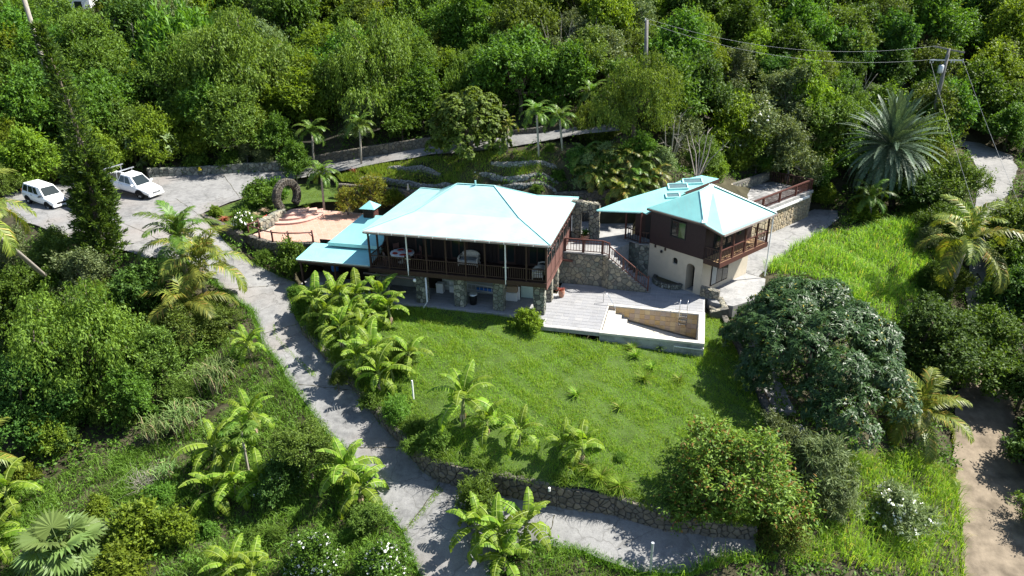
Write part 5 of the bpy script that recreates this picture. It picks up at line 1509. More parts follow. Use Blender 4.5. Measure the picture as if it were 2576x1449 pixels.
def pickup():
    o = thing('pickup_truck', 'white double-cab pickup truck with ladder rack parked on the driveway', 'pickup truck')
    W = .92
    pr = lambda w, zb, zm, zt: [(0, zt + .02), (w * .55, zt + .015), (w * .9, zt - .02), (w, zt - .14), (w, zm), (w * .97, zb + .1), (w * .9, zb), (0, zb)]
    body_part(o, 'body', [(-.55, pr(W, .38, .7, 1.08)), (.3, pr(W, .38, .7, 1.08)), (1.0, pr(W, .4, .7, 1.08)), (1.35, pr(W, .5, .72, 1.06)), (1.9, pr(W, .55, .75, .98)), (2.3, pr(W * .97, .5, .72, .92)), (2.52, pr(W * .88, .45, .65, .82)), (2.6, pr(W * .74, .45, .6, .74))], 'car_white', .03, True)
    body_part(o, 'bed', [(-2.6, pr(W * .96, .5, .72, 1.06)), (-2.5, pr(W, .45, .72, 1.08)), (-2.0, pr(W, .5, .72, 1.08)), (-1.3, pr(W, .5, .72, 1.08)), (-.58, pr(W, .4, .7, 1.08))], 'car_white', .02)
    bolt_on(o, 'bed_liner', 'black', [(-2.45, -.72, -.74, .74, 1.05, 1.112)])
    bolt_on(o, 'bed_rail', 'car_white', [(-2.55, -.7, .76, .9, 1.06, 1.16), (-2.55, -.7, -.9, -.76, 1.06, 1.16), (-2.58, -2.46, -.9, .9, 1.06, 1.16)], .02)
    cab, B_, T_, pane = glasshouse(o, (-.75, 1.32, .86, 1.06), (-.5, .55, .66, 1.72))
    for a, b, c_, d_ in ((B_[0], B_[1], T_[1], T_[0]), (B_[2], B_[3], T_[3], T_[2])):
        fw = a is B_[0]
        for u0, u1 in ((.06, .36), (.40, .70)):
            pane(a, b, c_, d_, u0 if fw else 1 - u1, u1 if fw else 1 - u0, .08, .86, 'side_window')
    for sx in (-1, 1):
        for x in (-1.62, 1.6): wheel(o, x, sx * .8, .38, sx)
        for x in (-1.62, 1.6):
            m = MB()
            pts = [(x + .47 * math.cos(t), sx * (W + .004), .40 + .47 * math.sin(t)) for t in np.linspace(0.05, math.pi - .05, 12)]
            m.add([(x, sx * (W + .004), .36)] + pts, [(0, i + 1, i + 2) for i in range(11)] + [(0, i + 2, i + 1) for i in range(11)])
            m.build('wheel_arch', 'trim', o)
        bolt_on(o, 'side_step', 'trim', [(-1.05, 1.05, sx * .9 - .06, sx * .9 + .06, .32, .4)], .02)
        MB().add([(2.12, sx * .90, .84), (2.46, sx * .74, .80), (2.57, sx * .52, .72), (2.54, sx * .5, .62), (2.42, sx * .82, .66), (2.14, sx * .93, .72)], [(0, 1, 2, 3, 4, 5), (5, 4, 3, 2, 1, 0)]).build('headlight', 'lens', o)
        m = MB(); m.box(.98, 1.12, sx * 1.08 - .12, sx * 1.08 + .12, 1.06, 1.24); m.build('mirror', 'car_white', o, bevel=.04)
        bolt_on(o, 'fog_lamp', 'trim', [(2.5, 2.56, sx * .62 - .1, sx * .62 + .1, .48, .55)])
        for x in (-.25, .72): bolt_on(o, 'door_handle', 'galvanised', [(x - .1, x + .1, sx * (W + .012) - .015, sx * (W + .012) + .015, .93, .96)])
    g = bolt_on(o, 'grille', 'trim', [(2.53, 2.605, -.44, .44, .60, .78)], .02)
    m = MB(); m.lathe([(.0, .03), (.07, .025), (.085, .0)], 14); e = m.build('emblem', 'steel', g)
    e.rotation_euler = (0, R(90), 0); e.location = (2.6, 0, .7)
    for z in (.64, .69, .74): bolt_on(g, 'grille_bar', 'galvanised', [(2.6, 2.612, -.4, .4, z - .008, z + .008)])
    bolt_on(o, 'bumper', 'car_white', [(2.42, 2.64, -.82, .82, .38, .56)], .05)
    bolt_on(o, 'number_plate', 'plate', [(2.635, 2.65, -.24, .24, .42, .53)])
    rk = bolt_on(o, 'ladder_rack', 'aluminium', [(-1.98, -1.9, -1.05, 1.05, 1.85, 1.92), (-.78, -.7, -1.05, 1.05, 1.85, 1.92)])
    for x in (-1.94, -.74):
        for sx in (-1, 1): bolt_on(rk, 'rack_leg', 'aluminium', [(x - .025, x + .025, sx * .82 - .025, sx * .82 + .025, 1.1, 1.86)])
    bolt_on(o, 'tow_guard', 'trim', [(-2.66, -2.58, -.75, .75, .45, .58)])
    return o
pk = pickup()
zf_ = float(drive_z(*at(363, 500, 3.85)[:2])[0])
orient(pk, at(352, 500, 3.95), at(283, 480, 4.42), .78)
def suv():
    o = thing('white_suv', 'small white sport utility car with dappled shade on its bonnet', 'car')
    W = .82
    pr = lambda w, zb, zm, zt: [(0, zt + .02), (w * .55, zt + .015), (w * .9, zt - .02), (w, zt - .12), (w, zm), (w * .97, zb + .1), (w * .9, zb), (0, zb)]
    body_part(o, 'body', [(-2.0, pr(W * .93, .5, .75, 1.0)), (-1.9, pr(W, .4, .7, 1.08)), (-1.0, pr(W, .4, .7, 1.08)), (.2, pr(W, .35, .7, 1.08)), (.8, pr(W, .4, .7, 1.07)), (1.0, pr(W, .5, .72, 1.04)), (1.6, pr(W, .5, .72, .98)), (1.9, pr(W * .9, .42, .66, .88)), (2.0, pr(W * .76, .42, .6, .76))], 'car_white', .03, True)
    cab, B_, T_, pane = glasshouse(o, (-1.95, .98, .77, 1.06), (-1.75, .3, .62, 1.68))
    for a, b, c_, d_ in ((B_[0], B_[1], T_[1], T_[0]), (B_[2], B_[3], T_[3], T_[2])):
        fw = a is B_[0]
        for u0, u1 in ((.05, .27), (.31, .54), (.57, .76)):
            pane(a, b, c_, d_, u0 if fw else 1 - u1, u1 if fw else 1 - u0, .08, .86, 'side_window')
    for sx in (-1, 1):
        for x in (-1.3, 1.28): wheel(o, x, sx * .72, .34, sx)
        for x in (-1.3, 1.28):
            m = MB()
            pts = [(x + .42 * math.cos(t), sx * (W + .004), .36 + .42 * math.sin(t)) for t in np.linspace(0.05, math.pi - .05, 12)]
            m.add([(x, sx * (W + .004), .33)] + pts, [(0, i + 1, i + 2) for i in range(11)] + [(0, i + 2, i + 1) for i in range(11)])
            m.build('wheel_arch', 'trim', o)
        MB().add([(1.6, sx * .81, .86), (1.88, sx * .68, .82), (1.98, sx * .45, .74), (1.95, sx * .45, .64), (1.85, sx * .75, .68), (1.6, sx * .83, .74)], [(0, 1, 2, 3, 4, 5), (5, 4, 3, 2, 1, 0)]).build('headlight', 'lens', o)
        m = MB(); m.box(.72, .84, sx * .95 - .1, sx * .95 + .1, 1.06, 1.22); m.build('mirror', 'black', o, bevel=.04)
        for x in (-.6, .3): bolt_on(o, 'door_handle', 'trim', [(x - .1, x + .1, sx * (W + .012) - .015, sx * (W + .012) + .015, .93, .96)])
        bolt_on(o, 'tail_light', 'amber', [(-2.0, -1.93, sx * .7 - .08, sx * .7 + .08, .85, 1.2)])
    bolt_on(o, 'grille', 'trim', [(1.94, 2.01, -.4, .4, .58, .74)])
    bolt_on(o, 'bumper', 'car_white', [(1.85, 2.06, -.74, .74, .36, .54)], .05)
    bolt_on(o, 'spare_wheel', 'trim', [(-2.16, -1.99, -.3, .3, .6, 1.18)], .06)
    return o
sv = suv()
orient(sv, at(125, 529, 3.95), at(76, 512, 4.2), .7)
def dark_car():
    o = thing('dark_car', 'dark car mostly hidden behind the tall conifer', 'car')
    W = .85
    pr = lambda w, zb, zm, zt: [(0, zt + .02), (w * .55, zt + .015), (w * .9, zt - .02), (w, zt - .12), (w, zm), (w * .97, zb + .1), (w * .9, zb), (0, zb)]
    body_part(o, 'body', [(-2.2, pr(W * .93, .45, .7, .9)), (-1.9, pr(W, .35, .65, .98)), (.8, pr(W, .35, .65, .98)), (1.7, pr(W, .4, .66, .9)), (2.15, pr(W * .8, .4, .6, .72))], 'car_dark', .03, True)
    cab, B_, T_, pane = glasshouse(o, (-1.9, 1.1, .78, .96), (-1.3, .3, .62, 1.48), 'car_dark')
    for sx in (-1, 1):
        for x in (-1.35, 1.35): wheel(o, x, sx * .74, .32, sx)
    return o
dc = dark_car()
orient(dc, at(226, 536, 3.85), at(196, 520, 4.0), .3)
# ------------------------------------------------------------------ power line
def utility_pole(label, base, top, r):
    o = thing('utility_pole', label, 'utility pole', base)
    b, t = Vector(base), Vector(top)
    m = MB(); m.tube([(0, 0, -.5), (t - b) * .5, t - b], [r * 1.25, r * 1.1, r * .85], 10); m.build('pole', 'pole_wood', o, smooth=True)
    return o, t - b
p1t = at(1627, 52, 19.5)
k_ = 70.0 / p1t[1]
def on_depth(pxx, pyy, Y):
    d = _f + _r * (pxx - 1288) / FPX - _u * (pyy - 724.5) / FPX
    return np.array([0, 0, CAM_Z]) + d * (Y / d[1])
P1, P1b = on_depth(1627, 50, 69), on_depth(1622, 235, 69)
P1b[2] = min(P1b[2], gz(P1b[0], P1b[1]) - .2) if gz(P1b[0], P1b[1]) < P1b[2] else P1b[2]
pole1, q1 = utility_pole('tall grey wooden power pole rising from the trees above the annex', P1b, P1, .19)
m = MB(); m.tube([q1 + Vector((-.12, 0, -.1)), q1 + Vector((-.12, 0, .15))], .06, 8); m.build('insulator', 'white_paint', pole1)
P2, P2b = on_depth(2388, 122, 72), on_depth(2345, 300, 72)
pole2, q2 = utility_pole('leaning power pole with crossarms and a grey transformer at the right', P2b, P2, .17)
ca = q2 + Vector((0, 0, -.1))
MB().bar(ca + Vector((-1.1, .7, .25)), ca + Vector((1.2, -.7, -.25)), .12, .14).build('crossarm', 'pole_wood', pole2)
cb = q2 * .84 + Vector((0, 0, .0))
MB().bar(cb + Vector((-1.7, -.1, .06)), cb + Vector((1.7, .1, -.06)), .1, .12).build('crossarm', 'galvanised', pole2)
m = MB(); c_ = q2 * .66 + Vector((-.42, -.1, .0)); m.lathe([(.0, 0), (.24, .02), (.26, .1), (.26, .72), (.2, .8), (.0, .84)], 14, c_); m.build('transformer', 'galvanised', pole2, smooth=True)
for dx in (-1.6, -1.3, .5, .8, 1.65):
    m = MB(); m.tube([cb + Vector((dx, 0, -.25)), cb + Vector((dx, 0, .1))], .05, 6); m.build('insulator', 'galvanised', pole2)
for dx in (-.18, .02):
    m = MB(); m.tube([c_ + Vector((dx, 0, .82)), c_ + Vector((dx, 0, 1.05))], .04, 6); m.build('bushing', 'brown_red', pole2)
def cable(label, a, b, sag, r=.012, name='power_cable'):
    a, b = np.array(a, float), np.array(b, float)
    o = thing(name, label, 'cable', a)
    pts = [(a + (b - a) * t - np.array([0, 0, sag * 4 * t * (1 - t)])) - a for t in np.linspace(0, 1, 25)]
    m = MB(); m.tube(pts, r, 5); m.build('strand', 'wire', o)
W2 = np.array(P2b)
cable('upper of the two slack cables between the power poles', P1 + [0, 0, .12], W2 + np.array(ca + Vector((-1.05, .66, .3))), 1.5)
cable('lower of the two slack cables between the power poles', P1 + [.1, 0, -.25], W2 + np.array(cb + Vector((-1.2, 0, .12))), 1.5)
cable('long cable dropping from the left end of the crossarm towards the right edge', W2 + np.array(cb + Vector((-1.6, 0, 0))), on_depth(2700, 1210, 34), .9)
cable('long cable dropping from the right end of the crossarm towards the right edge', W2 + np.array(cb + Vector((1.65, 0, 0))), on_depth(2800, 1000, 38), .9)
# small garden pieces
cx = thing('garden_cross', 'small white cross with knobbed ends standing on the grassy steps', 'cross', at(1196, 455, 5.1))
MB().box(-.05, .05, -.03, .03, -.1, .72).build('upright', 'white_paint', cx)
MB().box(-.24, .24, -.029, .029, .42, .52).build('arm', 'white_paint', cx)
for x, z in ((-.24, .47), (.24, .47), (0, .74)):
    m = MB(); m.lathe([(.0, -.07), (.06, -.04), (.07, 0), (.06, .04), (.0, .07)], 8, (x, 0, z)); m.build('knob', 'white_paint', cx, smooth=True)
o = thing('garden_lamp', 'tiny white bent lamp on the right of the grassy steps', 'lamp', at(1333, 455, 5.6))
MB().box(-.02, .02, -.02, .02, 0, .4).box(-.16, .08, -.02, .02, .36, .42).build('stem', 'white_paint', o)
o = thing('garden_statue', 'small pale statuette on the garden wall left of the roof peak', 'statue', at(1027, 478, 4.6))
m = MB(); m.lathe([(.0, 0), (.14, 0), (.12, .12), (.07, .2), (.1, .34), (.05, .42), (.08, .5), (.0, .58)], 9); m.build('figure', 'stucco', o, smooth=True)
def pot(label, loc, r, h, mat='terracotta'):
    o = thing('flower_pot', label, 'flower pot', loc)
    m = MB(); m.lathe([(.0, 0), (r * .62, 0), (r, h * .6), (r * .85, h * .9), (r * .98, h), (r * .8, h), (r * .75, h * .85), (.0, h * .85)], 16); m.build('pot', mat, o, smooth=True)
    return o
POT1 = hw(-.35, 3.9, 0.0) + np.array([.35, -.3, 0])
pot('terracotta urn with a spiky reddish plant beside the side pillar', POT1, .24, .55)
POT2 = hw(.85, 8.95, 2.5)
pot('wide terracotta pot with a dark plant in the stone doorway', POT2, .36, .45)
o = thing('fire_hydrant', 'small yellow plastic cone toy on the parking bank wall', 'cone', at(503, 428, 4.85))
m = MB(); m.lathe([(.0, .3), (.06, .3), (.16, .02), (.2, .0)], 10); m.build('cone', 'yellow', o)
o.name = 'yellow_cone'
o = thing('metal_post', 'thin grey metal post standing in the grass at the bottom edge', 'post', hit(1633, 1470))
m = MB(); m.tube([(0, 0, 0), (0, 0, 2.1)], .06, 9); m.build('post', 'galvanised', o)
m = MB(); m.tube([(0, 0, 2.1), (0, 0, 2.15)], .075, 9); m.build('cap', 'galvanised', o)
o = thing('white_pipe_post', 'white plastic pipe standing upright among the banana plants', 'pipe', at(1040, 1000, -1.2))
m = MB(); m.tube([(0, 0, -.1), (0, 0, 1.15)], .05, 8); m.build('pipe', 'white_paint', o)
o = thing('pipe_stub', 'small white pipe stub on top of the long retaining wall', 'pipe', at(1382, 1235, -2.35))
m = MB(); m.tube([(0, 0, 0), (0, 0, .2)], .06, 9); m.build('cap', 'white_paint', o)
# house at the top left, mostly behind the trees
hb = on_depth(150, 8, 112)
o = thing('hill_house', 'white house peeping through the trees at the top left', 'house', (hb[0], hb[1], hb[2] - 3.0), .25)
MB().box(-4, 4, 0, 6, 0, 4.2).build('wall', 'white_paint', o)
MB().add([(-4.4, -.4, 4.2), (4.4, -.4, 4.2), (4.4, 6.4, 4.2), (-4.4, 6.4, 4.2), (-2, 3, 5.8), (2, 3, 5.8)], [(0, 1, 5, 4), (1, 2, 5), (2, 3, 4, 5), (3, 0, 4)]).build('roof', 'gutter_pale', o)
for x in (-2.6, .2, 2.4):
    w = MB().box(x - .5, x + .5, -.04, -.01, 1.9, 3.2).build('window', 'trim', o)
    MB().box(x - .42, x + .42, -.05, -.042, 1.98, 3.12).build('pane', 'glass', w)
# ------------------------------------------------------------------ vegetation
def unit(a): return a / (np.linalg.norm(a, axis=-1, keepdims=True) + 1e-9)
def leaf_arrays(pos, axis, nrm, L, W, bend=0.15):
    n = len(pos)
    L = np.broadcast_to(np.asarray(L, float), (n,))[:, None]; W = np.broadcast_to(np.asarray(W, float), (n,))[:, None]
    axis = unit(axis)
    side = unit(np.cross(axis, nrm))
    up = np.cross(side, axis)
    mid = pos + axis * L * .45 + up * L * bend * .5
    V = np.stack([pos, mid + side * W / 2, pos + axis * L - up * L * bend, mid - side * W / 2], 1).reshape(-1, 3)
    F = np.arange(n * 4).reshape(-1, 4)
    return V, F

def crown_arrays(rng, lobes, ncl, per, L, W, spread, droop=0.0, upb=.5, shell=.62, zmin=-.55, chain=0.0):
    """leaves set along many short twigs that stand out of the lobes, so the outline stays ragged"""
    lobes = np.array(lobes, float)
    wt = (lobes[:, 3] * lobes[:, 5]) ** .9; wt /= wt.sum()
    li = rng.choice(len(lobes), ncl, p=wt)
    d = unit(rng.normal(0, 1, (ncl, 3)))
    d[:, 2] = np.where(d[:, 2] < zmin, -d[:, 2], d[:, 2])
    rr = rng.uniform(shell, 1.08, ncl) + (rng.random(ncl) < .12) * rng.uniform(0, .45, ncl)
    c = lobes[li, :3] + d * lobes[li, 3:] * rr[:, None]
    tw = unit(d * .8 + rng.normal(0, .55, (ncl, 3)) + np.array([0, 0, .35 - droop * 1.6]))
    ln = rng.uniform(.6, 1.7, ncl) * spread * 2.6
    u = rng.uniform(-.45, 1.0, (ncl, per))
    pos = (c[:, None] + tw[:, None] * (u * ln[:, None])[..., None]).reshape(-1, 3) + rng.normal(0, spread * .42, (ncl * per, 3))
    out = np.repeat(d, per, 0); twr = np.repeat(tw, per, 0)
    if chain: pos[:, 2] -= np.abs(rng.normal(0, chain, len(pos)))
    ax = unit(rng.normal(0, .8, pos.shape) + twr * .9 + np.array([0, 0, -droop * 2.0]))
    nr = unit(rng.normal(0, .45, pos.shape) + out * .45 + np.array([0, 0, upb * 1.6]))
    return leaf_arrays(pos, ax, nr, rng.uniform(.65, 1.35, len(pos)) * L, rng.uniform(.8, 1.2, len(pos)) * W)

def branches(rng, lobes, r=.07, base=(0, 0, 0), n=5):
    m = MB()
    top = np.array([0, 0, .75]) + np.array(base)
    m.tube([np.array(base) + [0, 0, -.25], np.array(base) + [.02, .01, .3], top], [r * 1.3, r, r * .8], n)
    for l in lobes:
        e = np.array(l[:3]); k = (top + e) / 2 + rng.normal(0, .05, 3)
        m.tube([top * .75, k, e, e + np.array([l[3] * .3, 0, l[5] * .4])], [r * .6, r * .42, r * .22, r * .1], 4)
    return m

def rnd_lobes(rng, n, flat=1.0, low=.3):
    L = [(0, 0, .85 * flat, .52, .52, .5 * flat)]
    n = int(n * 1.5)
    for i in range(n):
        a = 2 * math.pi * i / n + rng.uniform(-.5, .5)
        rad = rng.uniform(.35, .82)
        s = rng.uniform(.17, .42)
        L.append((rad * math.cos(a), rad * math.sin(a), rng.uniform(low, 1.3) * flat, s, s, s * rng.uniform(.65, 1.0)))
    for i in range(5):
        a = rng.uniform(0, 6.28); s = rng.uniform(.16, .36); q = rng.uniform(.1, .5)
        L.append((q * math.cos(a), q * math.sin(a), rng.uniform(1.15, 1.65) * flat, s, s, s * rng.uniform(.8, 1.2)))
    return L

KIND = {}   # kind -> list of (crown mesh, trunk mesh)
def make_kind(kind, mat, variants, ncl, per, L, W, spread, seed, lobes_n=8, flat=1.0, bark='bark', **kw):
    KIND[kind] = []
    for v in range(variants):
        rng = np.random.default_rng(seed + v)
        lb = rnd_lobes(rng, lobes_n, flat)
        V, F = crown_arrays(rng, lb, ncl, per, L, W, spread, **kw)
        KIND[kind].append((npmesh('crown', V, F, mat), branches(rng, lb, .05).mesh('trunk', bark), lb))
make_kind('forest', 'lf_forest', 4, 900, 14, .092, .046, .07, 200, upb=.5)
make_kind('olive', 'lf_olive', 3, 900, 14, .084, .036, .07, 210, upb=.4)
make_kind('lime', 'lf_lime', 2, 850, 14, .092, .046, .07, 220, upb=.6)
make_kind('dark', 'lf_dark', 3, 850, 14, .092, .05, .07, 230, upb=.5)
make_kind('droop', 'lf_droop', 2, 720, 18, .085, .032, .055, 240, lobes_n=10, droop=.9, chain=.12, upb=.2)
make_kind('droopf', 'lf_droop', 2, 2100, 15, .046, .02, .035, 245, lobes_n=14, droop=.8, chain=.07, upb=.25)
make_kind('darkf', 'lf_dark', 1, 1700, 14, .062, .036, .045, 235, lobes_n=12, upb=.5)
make_kind('forestf', 'lf_forest', 1, 1700, 14, .062, .034, .045, 205, lobes_n=12, upb=.5)
make_kind('grey', 'lf_grey', 2, 800, 14, .085, .036, .075, 250, bark='bark_pale', upb=.3)
make_kind('red', 'lf_red', 1, 1250, 14, .065, .03, .055, 260, lobes_n=12)
make_kind('yellow', 'lf_yellow', 1, 420, 14, .09, .04, .07, 270)
make_kind('bush', 'lf_forest', 2, 420, 11, .15, .075, .09, 280, flat=.7)
make_kind('lowlime', 'lf_lime', 2, 380, 11, .16, .08, .09, 290, flat=.7)
make_kind('fern', 'lf_feather', 2, 420, 12, .17, .045, .10, 300, flat=.65, upb=.9)
make_kind('thin', 'lf_grey', 1, 330, 16, .22, .028, .05, 310, flat=.9)
make_kind('conf', 'lf_yellow', 1, 300, 10, .1, .05, .07, 320)

def stand(cx, cy, rpx, cfrac):
    """base point and size of a plant whose crown fills rpx pixels round a picture position and which stands on the ground"""
    d = _f + _r * (cx - 1288) / FPX - _u * (cy - 724.5) / FPX
    k = np.arange(15, 170, .25)
    P = np.array([0, 0, CAM_Z]) + d[None] * k[:, None]
    hgt = P[:, 2] - ground_z(P[:, 0], P[:, 1])
    r = rpx * k / FPX
    b = np.nonzero(hgt < r * cfrac)[0]
    i = b[0] if len(b) else len(k) - 1
    return np.array([P[i, 0], P[i, 1], P[i, 2] - max(r[i] * cfrac, 0.0)]), float(r[i])

rt = random.Random(4)
def tree(kind, base, r, label, cat='tree', name=None, group=None, sz=1.0, v=None, flowers=None, hz=1.0):
    lst = KIND[kind]
    cm, tm_, lobes_ = lst[rt.randrange(len(lst)) if v is None else v % len(lst)]
    o = thing(name or ('tree' if cat == 'tree' else 'shrub'), label, cat, base, rt.uniform(0, 6.28), group)
    o.scale = (r * rt.uniform(.85, 1.15), r * rt.uniform(.85, 1.15), r * sz * hz)
    inst(cm, 'crown', o)
    inst(tm_, 'trunk', o)
    if flowers:
        rng = np.random.default_rng(int(abs(base[0]) * 100) % 9999)
        n = flowers[1]
        lb = np.array(lobes_)
        li = rng.integers(0, len(lb), n); d = unit(rng.normal(0, 1, (n, 3))); d[:, 2] = np.abs(d[:, 2]) * .8 + .1
        c = lb[li, :3] + d * lb[li, 3:] * 1.12
        V, F = leaf_arrays(np.repeat(c, 4, 0), rng.normal(0, 1, (n * 4, 3)) + [0, 0, .5], np.repeat(d, 4, 0) + rng.normal(0, .3, (n * 4, 3)), flowers[2] / r, flowers[2] * .9 / r)
        npobj('blossom', V, F, flowers[0], o)
    return o

def planted(kind, cx, cy, rpx, label, cat='tree', cfrac=.95, **kw):
    b, r = stand(cx, cy, rpx, cfrac)
    return tree(kind, b, r, label, cat, **kw)

# ---- hand-placed trees and shrubs
for kind, cx, cy, rp, lab, kw in [
    ('droopf', 190, 850, 185, 'big yellow-green tree with drooping foliage left of the driveway palms', {}),
    ('forestf', 50, 760, 105, 'olive green tree at the left edge below the parked cars', {}),
    ('dark', 340, 745, 90, 'dark green tree below the tall conifer', {}),
    ('grey', 215, 690, 72, 'grey-green bush between the conifer and the left edge', {}),
    ('olive', 120, 640, 62, 'olive bush just below the white sport utility car', {}),
    ('grey', 30, 640, 60, 'pale green bush at the left edge beside the leaning palm trunk', {}),
    ('lime', 75, 400, 75, 'bright lime tree behind the white sport utility car', {}),
    ('lime', 235, 390, 66, 'bright green tree between conifer and bank, beside the pickup', {}),
    ('olive', 0, 455, 48, 'brownish olive shrub at the left edge beside the parked car', {}),
    ('forest', 130, 300, 85, 'green tree behind the middle of the tall conifer', {}),
    ('forest', 30, 280, 90, 'green tree at the left edge above the parked cars', {}),
    ('forest', 275, 270, 85, 'green tree right of the tall conifer', {}),
    ('olive', 240, 140, 95, 'brownish green tree right of the conifer top', {}),
    ('forest', 55, 130, 100, 'dense tree at the upper left around the bare palm trunk', {}),
    ('lime', 760, 225, 75, 'bright green rounded tree above the parking wall', {}),
    ('fern', 470, 150, 110, 'wide tree with flat feathery sprays above the parking bank', {'sz': 1.5}),
    ('fern', 420, 215, 80, 'lower feathery tree hanging over the dark bank', {'sz': 1.5}),
    ('droopf', 610, 150, 150, 'huge tree with pale drooping foliage above the parking bank', {}),
    ('droop', 700, 190, 95, 'drooping tree right of the huge one above the bank', {}),
    ('droopf', 950, 150, 150, 'huge drooping pale green tree above the upper road', {}),
    ('forest', 1060, 260, 70, 'green tree left of the round-leaved tree by the road', {}),
    ('grey', 905, 290, 62, 'grey-green shrubby tree behind the small garden palm', {}),
    ('forest', 1010, 305, 55, 'low green tree on the wall of the upper road', {}),
    ('droopf', 1600, 235, 120, 'large pale drooping tree left of the tall power pole', {}),
    ('droop', 1500, 300, 70, 'pale drooping tree over the end of the upper road', {}),
    ('grey', 1705, 345, 66, 'grey-green tree above the rear skylight roof', {}),
    ('grey', 1665, 410, 42, 'small silvery tree beside the rear skylight roof', {}),
    ('olive', 1765, 395, 52, 'yellowish olive shrub above the sun deck wall', {}),
    ('grey', 1890, 330, 85, 'grey-green tree with white blossom above the sun deck', {'flowers': ('petal', 220, .16)}),
    ('grey', 1990, 380, 85, 'pale bushy tree left of the date palm', {}),
    ('olive', 2090, 320, 75, 'brownish tree behind the date palm', {}),
    ('forest', 2060, 440, 48, 'green shrub between sun deck corner and date palm', {}),
    ('lime', 2330, 400, 60, 'light green tree right of the date palm', {}),
    ('olive', 2390, 470, 75, 'olive bush by the bend of the concrete lane', {}),
    ('dark', 2310, 480, 62, 'dark green bush below the date palm', {}),
    ('olive', 2545, 600, 90, 'olive bush on the right edge below the lane bend', {}),
    ('dark', 2560, 740, 90, 'dark tree on the right edge beside the shaded lane', {}),
    ('forest', 2540, 320, 60, 'green bush right of the concrete lane', {}),
    ('darkf', 2330, 870, 125, 'broad dark tree beside the glossy mango, left half of the pair', {}),
    ('forestf', 2455, 870, 125, 'broad dark tree over the shaded lane at the right', {}),
    ('dark', 2580, 960, 90, 'dark tree at the right edge above the dirt track', {}),
    ('dark', 2650, 1130, 85, 'dark tree at the right edge beside the dirt track', {}),
    ('olive', 2680, 1290, 85, 'olive tree at the right edge shading the dirt track', {}),
    ('forest', 740, 400, 52, 'bright bushy tree at the corner where the upper road leaves the parking', {}),
    ('darkf', 60, 1010, 120, 'dark tree in deep shade at the left edge', {}),
    ('forest', 330, 990, 80, 'dark green tree under the big yellow-green crown', {}),
    ('olive', 400, 890, 78, 'olive tree below the driveway palms', {}),
    ('olive', 480, 830, 66, 'small olive tree among the driveway palms', {}),
    ('olive', 550, 800, 48, 'olive shrub on the left edge of the driveway', {}),
]:
    planted(kind, cx, cy, rp, lab, **kw)
